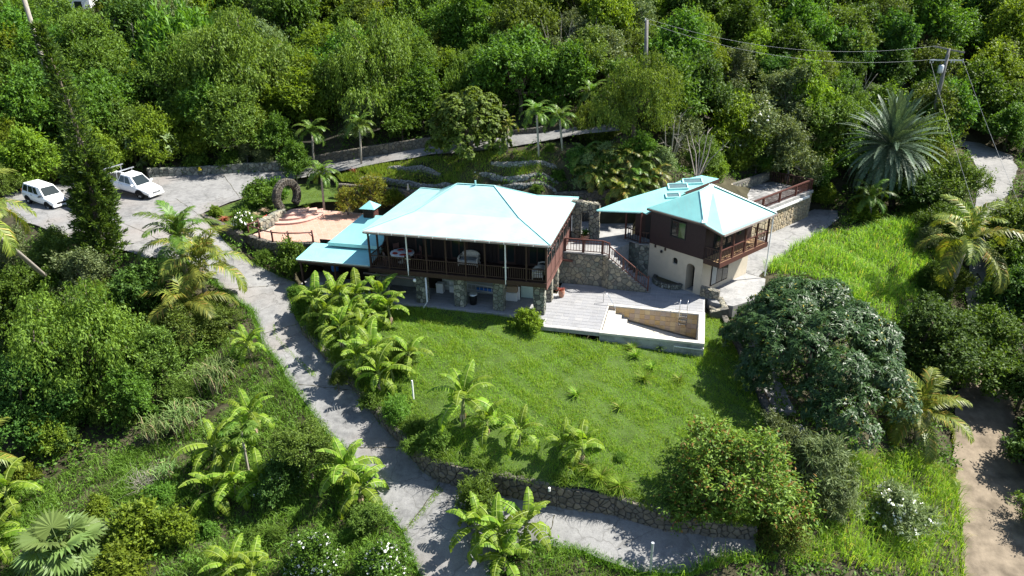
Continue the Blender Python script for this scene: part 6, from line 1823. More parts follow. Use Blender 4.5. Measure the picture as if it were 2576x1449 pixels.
for kind, cx, cy, rp, lab, kw in [
    ('lime', 130, 1105, 62, 'straggly yellow-green shrub below the big left tree', {}),
    ('red', 1835, 1195, 158, 'large round shrub with reddish green leaves at the corner of the lawn', {'sz': .9}),
    ('red', 1970, 1345, 72, 'smaller reddish shrub over the lower driveway end', {}),
    ('grey', 1950, 1125, 70, 'pale olive shrub at the end of the side wall', {}),
    ('thin', 2050, 1175, 88, 'dark narrow-leaved oleander beside the reddish shrub', {}),
    ('thin', 2110, 1250, 60, 'lower narrow-leaved shrub in the bright tall grass', {}),
    ('thin', 2255, 1290, 72, 'shrub dotted with white flowers in the tall grass', {'flowers': ('petal', 130, .13)}),
    ('dark', 705, 1215, 66, 'dark shrub with scattered white flowers in the lower garden', {'flowers': ('petal', 30, .1)}),
    ('olive', 775, 1145, 72, 'olive green shrub beside the lower driveway', {}),
    ('forest', 790, 1415, 80, 'green shrub covered in white flowers at the bottom edge, left one', {'flowers': ('petal', 300, .085)}),
    ('forest', 960, 1435, 75, 'green shrub covered in white flowers at the bottom edge, right one', {'flowers': ('petal', 280, .085)}),
    ('lowlime', 335, 1330, 80, 'yellow-green shrub right of the fan palm', {}),
    ('lowlime', 430, 1330, 60, 'yellow-green shrub further right of the fan palm', {}),
    ('lowlime', 300, 1430, 66, 'yellow-green shrub at the bottom edge by the fan palm', {}),
    ('olive', 930, 1310, 50, 'olive shrub beside the light patch of the lower driveway', {}),
    ('fern', 1195, 1275, 56, 'bright ferny shrub at the driveway fork', {'sz': 1.6}),
    ('lowlime', 1327, 808, 36, 'round clipped yellow-green bush at the patio corner', {}),
    ('bush', 650, 490, 42, 'dense green hedge shrub left of the stone arch', {}),
    ('bush', 690, 478, 34, 'dark green shrub touching the stone arch', {}),
    ('lowlime', 545, 531, 18, 'small lime bush at the tip of the garden wall', {}),
    ('bush', 612, 560, 26, 'leafy shrub with a crown of white flowers by the rustic rail', {'flowers': ('petal', 70, .15), 'sz': 1.6}),
    ('bush', 735, 660, 40, 'dark upright shrub between driveway and carport', {'sz': 1.4}),
    ('fern', 668, 645, 24, 'small yellow-green fern at the foot of the terrace wall', {}),
    ('yellow', 872, 508, 34, 'yellowish shrub against the garden wall, left one', {}),
    ('yellow', 935, 490, 46, 'yellow-orange shrub against the garden wall, right one', {}),
    ('lime', 990, 502, 26, 'small lime shrub against the garden wall by the roof edge', {}),
    ('bush', 575, 400, 30, 'green shrub on top of the parking bank wall', {}),
    ('grey', 620, 390, 30, 'grey-green shrub on the bank right of the small green one', {}),
    ('bush', 500, 405, 30, 'green shrub on the bank above the yellow cone', {}),
    ('grey', 670, 400, 28, 'grey-green shrub at the right end of the parking bank', {}),
    ('bush', 760, 770, 34, 'grey-green shrub at the head of the banana bed', {}),
    ('bush', 742, 730, 22, 'bright shrub at the corner of the carport floor', {}),
    ('fern', 800, 830, 30, 'ferny plant under the first bananas', {}),
    ('fern', 1000, 1030, 46, 'ferny shrub on top of the lawn wall above the driveway', {}),
    ('fern', 1090, 1110, 46, 'ferny shrub on the lawn corner above the driveway bend', {}),
    ('fern', 1050, 1070, 36, 'low ferny plant between the two ferny shrubs on the wall', {}),
    ('bush', 1150, 1165, 26, 'low green weed hanging over the corner of the lawn wall', {}),
    ('fern', 1035, 1120, 30, 'ferny weed hanging over the lawn wall at the driveway bend', {}),
    ('bush', 930, 1010, 26, 'low green weed on the wall below the second banana group', {}),
    ('olive', 1010, 900, 40, 'thin olive shrub among the bananas at the lawn edge', {}),
    ('fern', 1560, 1150, 18, 'tiny yellowish plant on the lawn near the reddish shrub', {}),
    ('bush', 1755, 700, 20, 'dark plant in the round planter', {}),
    ('bush', 1950, 395, 40, 'leafy vine over the corner of the sun deck railing', {'flowers': ('petal', 14, .12)}),
    ('bush', 1349, 474, 17, 'small green weed bush on the lowest garden step', {}),
    ('fern', 1381, 372, 17, 'small fern at the roadside under the slender palms', {}),
    ('bush', 1405, 440, 20, 'dark weed bush at the right end of the garden steps', {}),
    ('olive', 850, 960, 26, 'small shrub at the foot of the second banana group', {}),
    ('lime', 1800, 425, 36, 'bright green shrub on the slope above the sun deck wall', {}),
    ('lowlime', 1850, 395, 46, 'bright grassy bush above the sun deck wall', {}),
]:
    on_lawn = 700 < cx < 1700 and 700 < cy < 1160 and cx > 735
    if on_lawn or (840 < cx < 1000 and 470 < cy < 520) or (600 < cx < 700 and 470 < cy < 570) or cx == 545:
        sf = lawn_z if on_lawn else garden_z
        d = _f + _r * (cx - 1288) / FPX - _u * (cy - 724.5) / FPX
        k = np.arange(15, 100, .2); P_ = np.array([0, 0, CAM_Z]) + d[None] * k[:, None]
        hh = P_[:, 2] - sf(P_[:, 0], P_[:, 1]); rr_ = rp * k / FPX
        i = np.nonzero(hh < rr_ * .75)[0][0]
        tree(kind, (P_[i, 0], P_[i, 1], P_[i, 2] - rr_[i] * .75), float(rr_[i]), lab, 'shrub', **kw)
    else:
        planted(kind, cx, cy, rp, lab, 'shrub', .75, **kw)

# ---- hillside forest
padv = np.concatenate(PAD)
fr_ = random.Random(12)
tone = {'forest': 'mid-green', 'olive': 'olive', 'lime': 'bright green', 'dark': 'dark green', 'droop': 'pale drooping', 'grey': 'grey-green'}
def zone(cx, cy):
    hz_ = ['at the far left', 'above the parked cars', 'above the parking bank', 'above the terrace arch', 'above the garden steps', 'above the house roof', 'left of the tall power pole', 'right of the tall power pole', 'above the sun deck', 'left of the leaning power pole', 'around the leaning power pole', 'at the far right'][min(11, max(0, int(cx / 2576 * 12)))]
    vz = ['along the top edge', 'high uphill', 'halfway uphill', 'low uphill', 'at the hill foot'][min(4, max(0, int(cy / 95)))]
    return vz + ', ' + hz_
cands = []
y = 67.0
while y < 112:
    sp = 3.9 if y < 84 else 4.8
    x = -.78 * y - 4
    while x < .80 * y + 4:
        cands.append((x + fr_.uniform(-.4, .4) * sp, y + fr_.uniform(-.4, .4) * sp))
        x += sp
    y += sp * .92
seen = {}
nfor = 0
for x, y in cands:
    r = fr_.uniform(1.7, 3.7) if y < 84 else fr_.uniform(2.2, 4.4)
    z = gz(x, y)
    dm = np.sqrt(((padv[:, 0] - x) ** 2 + (padv[:, 1] - y) ** 2).min())
    if dm < r * .62: continue
    cx, cy, k = proj((x, y, z + r))
    if cx < -90 or cx > 2670 or cy < -38: continue
    if cx < 330 and cy > 340: continue
    if 85 < cx < 250 and cy < 60 and y > 80: continue
    if cx > 2330 and cy > 330: continue
    kind = fr_.choices(('forest', 'olive', 'lime', 'dark', 'droop', 'grey'), (34, 20, 14, 18, 6, 8))[0]
    key = (kind, zone(cx, cy))
    size = 'large' if r > 3.3 else 'middling' if r > 2.7 else 'small'
    lab = '%s %s tree %s' % (size, tone[kind], zone(cx, cy))
    seen[lab] = seen.get(lab, 0) + 1
    o = tree(kind, (x, y, z - .2), r, lab, group='forest trees on the hillside', hz=fr_.uniform(.85, 1.25))
    nfor += 1
print('FOREST', nfor)

# ---- other bushes that close the gaps between the named plants in the wild parts
bz = random.Random(31)
wild = [([(0, 700), (330, 700), (420, 840), (330, 930), (0, 930)], 16, (38, 62), ('olive', 'grey', 'forest')),
        ([(0, 930), (420, 900), (520, 960), (380, 1060), (0, 1150)], 14, (38, 62), ('dark', 'forest', 'olive')),
        ([(0, 1150), (300, 1130), (420, 1250), (230, 1290), (0, 1290)], 4, (26, 40), ('bush', 'lowlime', 'fern')),
        ([(2290, 640), (2420, 480), (2430, 720), (2400, 800)], 10, (34, 55), ('olive', 'forest', 'grey')),
        ([(2060, 480), (2200, 470), (2330, 520), (2290, 560), (2080, 540)], 7, (24, 38), ('forest', 'lowlime', 'bush')),
        ([(2500, 470), (2576, 430), (2576, 900), (2530, 900), (2510, 640)], 9, (45, 70), ('dark', 'olive', 'forest')),
        ([(2590, 1000), (2660, 1000), (2740, 1449), (2660, 1449)], 6, (50, 75), ('dark', 'olive', 'forest')),
        ([(0, 300), (330, 330), (300, 420), (0, 430)], 10, (45, 65), ('forest', 'lime', 'olive')),
        ([(1440, 360), (1620, 380), (1640, 430), (1470, 440)], 8, (32, 48), ('forest', 'grey', 'dark')),
        ([(1780, 380), (2000, 400), (2080, 400), (2060, 440), (1960, 410), (1850, 420)], 9, (28, 45), ('grey', 'forest', 'lowlime')),
        ([(480, 1260), (700, 1290), (960, 1350), (900, 1400), (500, 1340)], 5, (22, 36), ('fern', 'bush')),
        ]
wz_names = ['in the thicket below the parked cars', 'in the dark thicket at the left edge', 'in the grass at the lower left', 'in the scrub left of the leaning coconut palm', 'in the scrub under the date palm', 'in the scrub at the right edge', 'beside the dirt track at the right edge', 'in the thicket behind the white cars', 'in the thicket below the pale drooping trees', 'on the slope above the sun deck', 'in the grass of the lower garden']
for (poly, n, (r0, r1), kinds), nm in zip(wild, wz_names):
    P_ = np.array(poly, float); lo, hi = P_.min(0), P_.max(0)
    c = 0; guard = 0
    while c < n and guard < 400:
        guard += 1
        q = (bz.uniform(lo[0], hi[0]), bz.uniform(lo[1], hi[1]))
        if not inpoly(np.array([q[0]]), np.array([q[1]]), P_)[0]: continue
        kd = bz.choice(kinds)
        adj = {'olive': 'olive', 'grey': 'grey-green', 'forest': 'mid-green', 'dark': 'dark', 'bush': 'leafy green', 'lowlime': 'lime green', 'fern': 'ferny', 'lime': 'bright green'}[kd]
        b, r = stand(q[0], q[1], bz.uniform(r0, r1), .75)
        dm = np.sqrt(((padv[:, 0] - b[0]) ** 2 + (padv[:, 1] - b[1]) ** 2).min())
        if dm < r * .75: continue
        tree(kd, b, r, '%s bush %s' % (adj, nm), 'shrub', group='bushes ' + nm)
        c += 1

# ---- grey dead limbs sticking out of the forest
for i, (cx, cy, nm) in enumerate(((1405, 45, 'near the top centre'), (1475, 55, 'right of the top centre'), (2050, 150, 'in the middle right forest'), (2150, 175, 'left of the leaning power pole'), (1760, 330, 'above the sun deck wall'), (1690, 300, 'below the tall power pole'), (960, 70, 'above the huge drooping tree'), (330, 40, 'at the upper left'))):
    b, r_ = stand(cx, cy + 40, 60, 1.5)
    rng = np.random.default_rng(950 + i)
    o = thing('dead_limb', 'bare grey dead limb standing out of the forest ' + nm, 'dead branch', b, 0, 'dead limbs in the forest')
    m = MB(); hgt_ = r_ * 2.2
    for k in range(6):
        a = rng.uniform(0, 6.28); e = rng.uniform(.9, 1.45); d = np.array([math.cos(a) * math.cos(e), math.sin(a) * math.cos(e), math.sin(e)])
        p1_ = d * hgt_ * .55 + rng.normal(0, .1, 3); p2_ = d * hgt_ * rng.uniform(.8, 1.1) + rng.normal(0, .2, 3)
        m.tube([(0, 0, 0), tuple(p1_), tuple(p2_)], [.07, .045, .015], 5)
        for q in range(4):
            s0 = p1_ + (p2_ - p1_) * rng.uniform(0, .9); m.tube([tuple(s0), tuple(s0 + d * .5 + rng.normal(0, .35, 3))], [.022, .007], 4)
    m.build('limbs', 'bark_pale', o)

# ---- the wood goes on to both sides of the view: one mass
sd_ = random.Random(77)
VV, FF, off = [], [], 0
src = [(np.array([v.co[:] for v in KIND['bush'][k][0].vertices]), np.array([q.vertices[:] for q in KIND['bush'][k][0].polygons])) for k in range(2)]
for side, n_ in ((1, 26), (-1, 16)):
    c = 0; guard = 0
    while c < n_ and guard < 900:
        guard += 1
        y = sd_.uniform(16, 84); x = side * (.76 * y + 3 + sd_.uniform(.5, 20)); r = sd_.uniform(2.4, 4.0)
        if np.sqrt(((padv[:, 0] - x) ** 2 + (padv[:, 1] - y) ** 2).min()) < r + .6: continue
        qx = proj((x, y, gz(x, y)))[0]
        if -r * 40 < qx < 2576 + r * 40: continue
        v_, f_ = src[c % 2]; a = sd_.uniform(0, 6.28)
        VV.append(np.c_[(v_[:, 0] * math.cos(a) - v_[:, 1] * math.sin(a)) * r + x, (v_[:, 0] * math.sin(a) + v_[:, 1] * math.cos(a)) * r + y, v_[:, 2] * r * 1.3 + gz(x, y) - .3])
        FF.append(f_ + off); off += len(v_); c += 1
tag(npobj('side_wood', np.concatenate(VV), np.concatenate(FF), 'lf_forest', kind='stuff'), 'green wood running on past both edges of the view', 'wood')

# ---- mango: rosettes of long glossy leaves
def rosettes(rng, lobes, n, per, L, W, zmin=-.35):
    lobes = np.array(lobes, float)
    wt = np.minimum(lobes[:, 3] * lobes[:, 5], 2.5 * np.median(lobes[:, 3] * lobes[:, 5])); wt /= wt.sum()
    li = rng.choice(len(lobes), n, p=wt)
    d = unit(rng.normal(0, 1, (n, 3))); d[:, 2] = np.where(d[:, 2] < zmin, -d[:, 2], d[:, 2])
    c = lobes[li, :3] + d * lobes[li, 3:] * rng.uniform(.86, 1.05, n)[:, None]
    out = unit(d + np.array([0, 0, .7]))
    a = rng.uniform(0, 6.28, (n, per)); t1 = unit(np.cross(out, np.array([.3, .2, .9]))); t2 = np.cross(out, t1)
    rad = t1[:, None] * np.cos(a)[..., None] + t2[:, None] * np.sin(a)[..., None]
    ax = (rad + out[:, None] * rng.uniform(-.25, .75, (n, per, 1)))
    nr = out[:, None] + rad * -.1 + rng.normal(0, .15, (n, per, 3))
    pos = np.repeat(c, per, 0) + rng.normal(0, .04, (n * per, 3))
    return leaf_arrays(pos, ax.reshape(-1, 3), nr.reshape(-1, 3), rng.uniform(.7, 1.25, n * per) * L, rng.uniform(.8, 1.2, n * per) * W, .22)
rng = np.random.default_rng(500)
mb_, mr = stand(2048, 862, 200, .66)
mg = thing('mango_tree', 'great dark glossy mango tree right of the lawn', 'tree', mb_)
lb = [(0, 0, mr * .55, mr * .7, mr * 1.05, mr * .5)]
for i in range(54):
    u_ = (i + .5) / 54
    e = math.asin(u_ ** .9 * .98); a = i * 2.39996 + rng.uniform(-.25, .25)
    s_ = rng.uniform(.15, .27) * mr
    q = rng.uniform(.78, .95)
    lb.append((q * mr * math.cos(a) * math.cos(e), 1.55 * q * mr * math.sin(a) * math.cos(e), (.2 + 1.0 * math.sin(e)) * mr, s_, s_, s_ * .85))
V, F = rosettes(rng, lb, 4600, 13, .27, .078)
npobj('crown', V, F, 'lf_mango', mg)
lbn = [(l[0] / mr, l[1] / mr, l[2] / mr, l[3] / mr, l[4] / mr, l[5] / mr) for l in lb]
tr = branches(rng, [l for k, l in enumerate(lbn) if k % 4 == 0], .05).build('trunk', 'brown_dark', mg); tr.scale = (mr, mr, mr)
# round-leaved tree by the upper road, and the big-leaved one by the pickup
for lab, cx, cy, rp, n, per, L, W, mt, sd in (('round-leaved tree standing between the garden steps and the upper road', 1178, 335, 108, 1900, 9, .24, .2, 'lf_olive', 501), ('small tree with rosettes of large pale leaves behind the pickup', 385, 357, 62, 150, 9, .55, .2, 'lf_grey', 502)):
    rng = np.random.default_rng(sd)
    b_, r_ = stand(cx, cy, rp, .62 if cx == 1178 else .85)
    o = thing('tree', lab, 'tree', b_)
    lb = [(l[0] * r_, l[1] * r_, l[2] * r_, l[3] * r_, l[4] * r_, l[5] * r_) for l in rnd_lobes(rng, 12, .85, .12)]
    if cx == 1178:
        lb = [(0, 0, r_ * .7, r_ * .55, r_ * .55, r_ * .5)]
        for i in range(34):
            e = math.asin(((i + .5) / 34) ** .9 * .98) - .12; a = i * 2.39996 + rng.uniform(-.3, .3); s_ = rng.uniform(.16, .3) * r_; q = rng.uniform(.65, .9)
            lb.append((q * r_ * math.cos(a) * math.cos(e), q * r_ * math.sin(a) * math.cos(e), (.3 + 1.15 * math.sin(e)) * r_, s_, s_, s_))
    V, F = rosettes(rng, lb, n, per, L, W)
    npobj('crown', V, F, mt, o)
    t_ = branches(rng, [(l[0] / r_, l[1] / r_, l[2] / r_, .3, .3, .3) for l in lb[::3]], .045).build('trunk', 'bark', o); t_.scale = (r_, r_, r_)

# ---- tall conifer on the left
rng = np.random.default_rng(520)
cb = hit(255, 655)
Yc = cb[1]
ct = on_depth(92, 62, Yc)
cn = thing('tall_conifer', 'tall dark conifer with a thin leaning bare top beside the parked cars', 'conifer', cb)
top = ct - cb
def cpath(t): return top * t + np.array([1.3 * math.sin(math.pi * t) * .6, 0, 0])
m = MB(); m.tube([cpath(t) for t in np.linspace(0, 1, 14)], [.24 * (1 - .9 * t) + .02 for t in np.linspace(0, 1, 14)], 7); m.build('trunk', 'bark', cn, smooth=True)
PO, AXS, NR = [], [], []
bm_ = MB()
lev = 34
for i in range(lev):
    t = .04 + .95 * i / (lev - 1)
    ln = (1.65 * (1 - t) ** .75 + .25) * (1.0 if t < .5 else .85)
    dens = 1.0 if t < .5 else .3
    p0 = cpath(t)
    nb = 8 if t < .52 else 6
    for j in range(nb):
        a = 6.28 * (j + rng.uniform(-.3, .3)) / nb + i * .7
        l = ln * rng.uniform(.7, 1.1)
        dr = np.array([math.cos(a), math.sin(a), -.12 + .25 * t])
        bm_.tube([p0, p0 + dr * l * .6, p0 + dr * l + [0, 0, .12 * l]], [.035, .02, .008], 3, False)
        for q in np.linspace(.25, 1.0, 9):
            c = p0 + dr * l * q + np.array([0, 0, .12 * l * q * q])
            k = int(rng.poisson(15 * dens))
            if k == 0: continue
            PO.append(c + rng.normal(0, .09, (k, 3)))
            AXS.append(rng.normal(0, .5, (k, 3)) + dr * .9 + [0, 0, .55])
            NR.append(rng.normal(0, .6, (k, 3)) + [0, 0, .6])
bm_.build('branches', 'bark_pale', cn)
PO, AXS, NR = np.concatenate(PO), np.concatenate(AXS), np.concatenate(NR)
V, F = leaf_arrays(PO, AXS, NR, rng.uniform(.22, .42, len(PO)), rng.uniform(.07, .11, len(PO)), -.1)
npobj('crown', V, F, 'lf_pine', cn)

# ---- palms
def frond_mesh(seed, L, n, ll, a0, a1, droop, mat, wl=.045, vee=.5):
    rng = np.random.default_rng(seed)
    ts = np.linspace(0, 1, 13)
    ang = np.radians(a0 + (a1 - a0) * ts ** 1.2)
    xs = np.concatenate([[0], np.cumsum(np.cos((ang[1:] + ang[:-1]) / 2) * L / 12)])
    zs = np.concatenate([[0], np.cumsum(np.sin((ang[1:] + ang[:-1]) / 2) * L / 12)])
    m = MB()
    m.tube([(x, 0, z) for x, z in zip(xs, zs)], [.03 * (1 - .85 * t) + .004 for t in ts], 4, False)
    vs, fs = [], []
    for i in range(n):
        t = .16 + .84 * (i + .5) / n
        x, z, a = np.interp(t, ts, xs), np.interp(t, ts, zs), np.interp(t, ts, ang)
        dirx = np.array([math.cos(a), 0, math.sin(a)])
        upv = np.array([-math.sin(a), 0, math.cos(a)])
        l = ll * (math.sin(math.pi * min(1, .15 + .85 * t)) ** .6) * rng.uniform(.85, 1.1)
        for s in (-1, 1):
            if rng.random() < .04: continue
            d = np.array([0, s, 0]) * .8 + dirx * (.55 + .35 * t) + upv * vee * (1 - .5 * t) + rng.normal(0, .07, 3)
            d /= np.linalg.norm(d)
            p0 = np.array([x, 0, z]); p1 = p0 + d * l * .5; p2 = p0 + d * l + np.array([0, 0, -droop * l])
            w = np.cross(d, upv); w /= np.linalg.norm(w) + 1e-9; w = w * wl
            o = len(vs)
            vs += [p0 - w * .4, p0 + w * .4, p1 + w, p1 - w, p2]
            fs += [(o, o + 1, o + 2, o + 3), (o + 3, o + 2, o + 4)]
    m.add(vs, fs)
    return m.mesh('frond', mat)
COCO = [frond_mesh(600 + i, 3.4, 40, .85, 62 - i * 8, -40 - i * 14, .42, 'lf_coco', .04, .25) for i in range(3)]
COCOG = [frond_mesh(610 + i, 3.4, 42, .8, 66 - i * 8, -30 - i * 14, .4, 'lf_palm', .04, .25) for i in range(3)]
ARECA = [frond_mesh(620 + i, 2.0, 26, .55, 64 - i * 6, -45 - i * 12, .35, 'lf_palm', .04, .35) for i in range(3)]
ARECAY = [frond_mesh(625 + i, 2.0, 26, .6, 70 - i * 6, -40 - i * 12, .35, 'lf_coco', .045, .35) for i in range(3)]
DATE = [frond_mesh(630 + i, 4.7, 66, .42, 60 - i * 4, 30 - i * 16, .06, 'lf_date', .026, .45) for i in range(4)]
def palm(label, crown, base, fr, n, tilt, sc, seed, r=.16, lean=(0, 0), name='palm_tree', skirt=0, trunk_mat='bark_pale'):
    rng = random.Random(seed)
    crown, base = np.array(crown, float), np.array(base, float)
    o = thing(name, label, 'palm', base)
    d = crown - base
    mid = d * .5 + np.array([lean[0], lean[1], 0])
    m = MB(); m.tube(smooth_line([(0, 0, -.2), tuple(mid), tuple(d)], .5), r, 8)
    if np.linalg.norm(d) > .3: m.build('trunk', trunk_mat, o, smooth=True)
    for i in range(n):
        a = i * 2.39996 + rng.uniform(-.15, .15)
        q = i / max(1, n - 1)
        t = tilt[0] + (tilt[1] - tilt[0]) * q + rng.uniform(-.1, .1)
        inst(fr[min(len(fr) - 1, int(q * len(fr)))], 'frond', o, d, (0, t, a), sc * rng.uniform(.88, 1.1))
    if skirt:
        m = MB(); m.lathe([(.02, .25), (.28, .15), (.33, -.1), (.2, -.4)], 9, d); m.build('crown_boss', 'bark', o)
    return o
def palm_px(label, cx, cy, bx_, by_, fr, n, tilt, sc, seed, **kw):
    b = hit(bx_, by_)
    return palm(label, on_depth(cx, cy, b[1]), b, fr, n, tilt, sc, seed, **kw)
palm_px('blue-green date palm with a huge round crown of stiff fronds', 2241, 372, 2245, 520, DATE, 165, (-.75, 1.5), 1.08, 700, r=.32, skirt=1, name='date_palm', trunk_mat='bark')
palm_px('tattered leaning coconut palm with half-dry fronds on the right', 2432, 612, 2375, 775, COCO, 14, (-.75, .9), 1.4, 701, r=.17, name='coconut_palm')
palm_px('coconut palm beside the driveway, the uppermost of the three with dark upright fronds', 452, 610, 470, 700, COCOG, 17, (-.75, .6), 1.05, 702, name='coconut_palm')
palm_px('coconut palm beside the driveway, the middle one with the widest arching fronds', 505, 672, 520, 770, COCO, 17, (-.6, .7), 1.15, 703, name='coconut_palm')
palm_px('coconut palm beside the driveway, the lowest one with yellowing fronds', 470, 775, 480, 850, COCO, 15, (-.5, .75), 1.1, 704, name='coconut_palm')
palm_px('young yellow-green coconut palm between the mango and the dirt track', 2310, 1045, 2305, 1120, COCO, 18, (-.75, .8), 1.0, 705, name='coconut_palm')
palm_px('very small yellowish coconut seedling at the edge of the dirt track', 2385, 1200, 2385, 1215, COCO, 6, (-.4, .7), .35, 706, name='coconut_palm')
lp = on_depth(-75, 540, 33)
palm('coconut palm leaning out of the left edge, its bare trunk in view', lp, hit(140, 720), COCO, 15, (-.5, .8), 1.05, 707, r=.15, name='coconut_palm')
tb0 = on_depth(96, 130, 74)
palm('bare grey palm trunk leaning at the top left corner', on_depth(28, -110, 74), (tb0[0] + .4, 74, gz(tb0[0], 74)), COCOG, 12, (-.6, .6), .9, 708, r=.22, name='coconut_palm')
palm_px('coconut palm at the lower left edge with only its frond tips in view', -70, 1170, -60, 1270, COCO, 12, (-.6, .6), .9, 709, name='coconut_palm')
for lab, cx, cy, bx_, by_, fr, n, sc, sd in [
    ('slender garden palm at the left end of the upper road', 905, 318, 909, 418, ARECA, 15, .92, 720),
    ('short garden palm with hanging fronds above the stone arch', 785, 335, 790, 430, ARECA, 14, 1.05, 721),
    ('bright garden palm at the back of the pink terrace beside the arch', 808, 440, 815, 522, ARECA, 15, .98, 722),
    ('tall slender palm on the highest garden step', 1350, 288, 1356, 400, ARECA, 15, .95, 723),
    ('dark palm behind the tall slender one at the roadside', 1408, 300, 1415, 375, ARECA, 14, .95, 724),
    ('small bright yellow-green palm beside the round-leaved tree', 1278, 318, 1276, 378, ARECAY, 11, .62, 725),
    ('palm tops behind the upper road right of the slender palms', 1490, 240, 1490, 320, ARECA, 13, 1.0, 726),
    ('feathery palm in the forest at the top centre', 900, 30, 905, 110, ARECA, 13, 1.2, 727),
    ('shaggy palm below the date palm', 2190, 500, 2190, 560, COCOG, 14, .72, 728),
]:
    b = hit(bx_, by_)
    if cx == 808: b = np.array([*at(815, 522, 3.15)[:2], 3.15])
    palm(lab, on_depth(cx, cy, b[1]), b, fr, n, (-.5, .75), sc, sd, r=.09, name='garden_palm')
ar_ = random.Random(9)
for i, (cx, cy) in enumerate([(1470, 375), (1520, 385), (1570, 380), (1620, 385), (1490, 420), (1540, 430), (1590, 425), (1640, 430), (1560, 460), (1610, 455)]):
    nm = ['top left', 'upper left of centre', 'upper centre', 'top right', 'left edge', 'centre', 'right of centre', 'right edge', 'bottom, hanging over the back court', 'bottom, next to the skylight roof'][i]
    b = hit(cx, cy + 62)
    palm('cane palm in the clump above the back court, %s' % nm, on_depth(cx, cy + 18, b[1]), b, ARECAY if i % 3 else ARECA, 16, (-.3, 1.0), 1.0, 740 + i, r=.06, name='cane_palm').__setitem__('group', 'cane palms above the back court')
# fan palm, lower left
def fan_mesh(seed):
    rng = np.random.default_rng(seed)
    m = MB(); m.tube([(0, 0, 0), (.7, 0, .36), (1.3, 0, .5)], [.03, .022, .018], 4, False)
    c = np.array([1.3, 0, .5]); n = 26
    vs, fs = [c], []
    for i in range(n + 1):
        a = R(-135) + R(270) * i / n
        rr = 1.0 + .12 * math.cos(a)
        vs.append(c + np.array([math.cos(a) * rr * .72, math.sin(a) * rr * .72, (.06 if i % 2 else -.05) - .06]))
    for i in range(n): fs.append((0, 1 + i, 2 + i))
    for i in range(n):
        a = R(-135) + R(270) * (i + .5) / n
        rr = (1.12 + .1 * math.cos(a)) * rng.uniform(.95, 1.08)
        vs.append(c + np.array([math.cos(a) * rr, math.sin(a) * rr, -.2 - rng.uniform(0, .12)]))
        fs.append((1 + i, len(vs) - 1, 2 + i))
    m.add(vs, fs)
    return m.mesh('fan_leaf', 'lf_fan')
FAN = [fan_mesh(i) for i in range(3)]
fb = hit(155, 1449)
fpal = thing('fan_palm', 'silvery green fan palm with pleated round leaves at the lower left', 'palm', fb)
cc = np.array(on_depth(155, 1385, fb[1])) - fb
m = MB(); m.tube([(0, 0, -.2), tuple(cc)], [.2, .16], 9); m.build('trunk', 'bark', fpal)
for i in range(19):
    a = i * 2.4; q = i / 18
    inst(FAN[i % 3], 'fan_leaf', fpal, cc, (.5 * math.sin(i * 3.1), -.85 + 1.55 * q, a), .82 + .16 * (i % 3) / 2)

# ---- bananas
plain('midrib', (0.24, 0.30, 0.075), .5, .3, var=.15)
def banana_leaf(seed, L=2.1, W=.66, a0=78, a1=-35):
    rng = np.random.default_rng(seed)
    N = 15
    ts = np.linspace(0, 1, N + 1)
    ang = np.radians(a0 + (a1 - a0) * ts ** 1.3)
    xs = np.concatenate([[0], np.cumsum(np.cos((ang[1:] + ang[:-1]) / 2) * L / N)]); zs = np.concatenate([[0], np.cumsum(np.sin((ang[1:] + ang[:-1]) / 2) * L / N)])
    m = MB()
    m.tube([(x, 0, z + .006) for x, z in zip(xs, zs)], [.028 * (1 - .8 * t) + .005 for t in ts], 4, False)
    nt = len(m.f)
    vs, fs = [], []
    w = lambda t: W * (0 if t < .14 else math.sin(math.pi * min(1, ((t - .14) / .86) ** .75)) ** .55) if t < 1 else 0
    for s in (-1, 1):
        for i in range(1, N):
            t0, t1 = ts[i], ts[i + 1]
            torn = rng.random() < .4
            dr = rng.uniform(.08, .4) + (.15 if torn else 0)
            sh = (t1 - t0) * (.22 if torn else 0)
            ta, tb_ = t0 + sh, t1
            def pt(t, k):
                x, z, a = np.interp(t, ts, xs), np.interp(t, ts, zs), np.interp(t, ts, ang)
                ww = w(min(t, .985)) * k / 2
                up_ = np.array([-math.sin(a), 0, math.cos(a)])
                return np.array([x + .12 * ww * math.cos(a), s * ww * math.cos(dr), z]) + up_ * (.22 * ww * (1 - k)) - np.array([0, 0, ww * math.sin(dr) * k])
            o = len(vs)
            vs += [pt(ta, 0), pt(tb_, 0), pt(tb_, .6), pt(ta, .6), pt(tb_ - (t1 - t0) * (.12 if torn else 0), 1), pt(ta + (t1 - t0) * (.12 if torn else 0), 1)]
            fs += [(o, o + 1, o + 2, o + 3), (o + 3, o + 2, o + 4, o + 5)]
    m.add(vs, fs)
    me = m.mesh('leaf', 'lf_banana')
    me.materials.append(M['midrib'])
    for k in range(nt): me.polygons[k].material_index = 1
    return me
BAN = [banana_leaf(800 + i, a0=86 - i * 12, a1=-5 - i * 22, L=2.15 + .12 * (i % 3)) for i in range(5)]
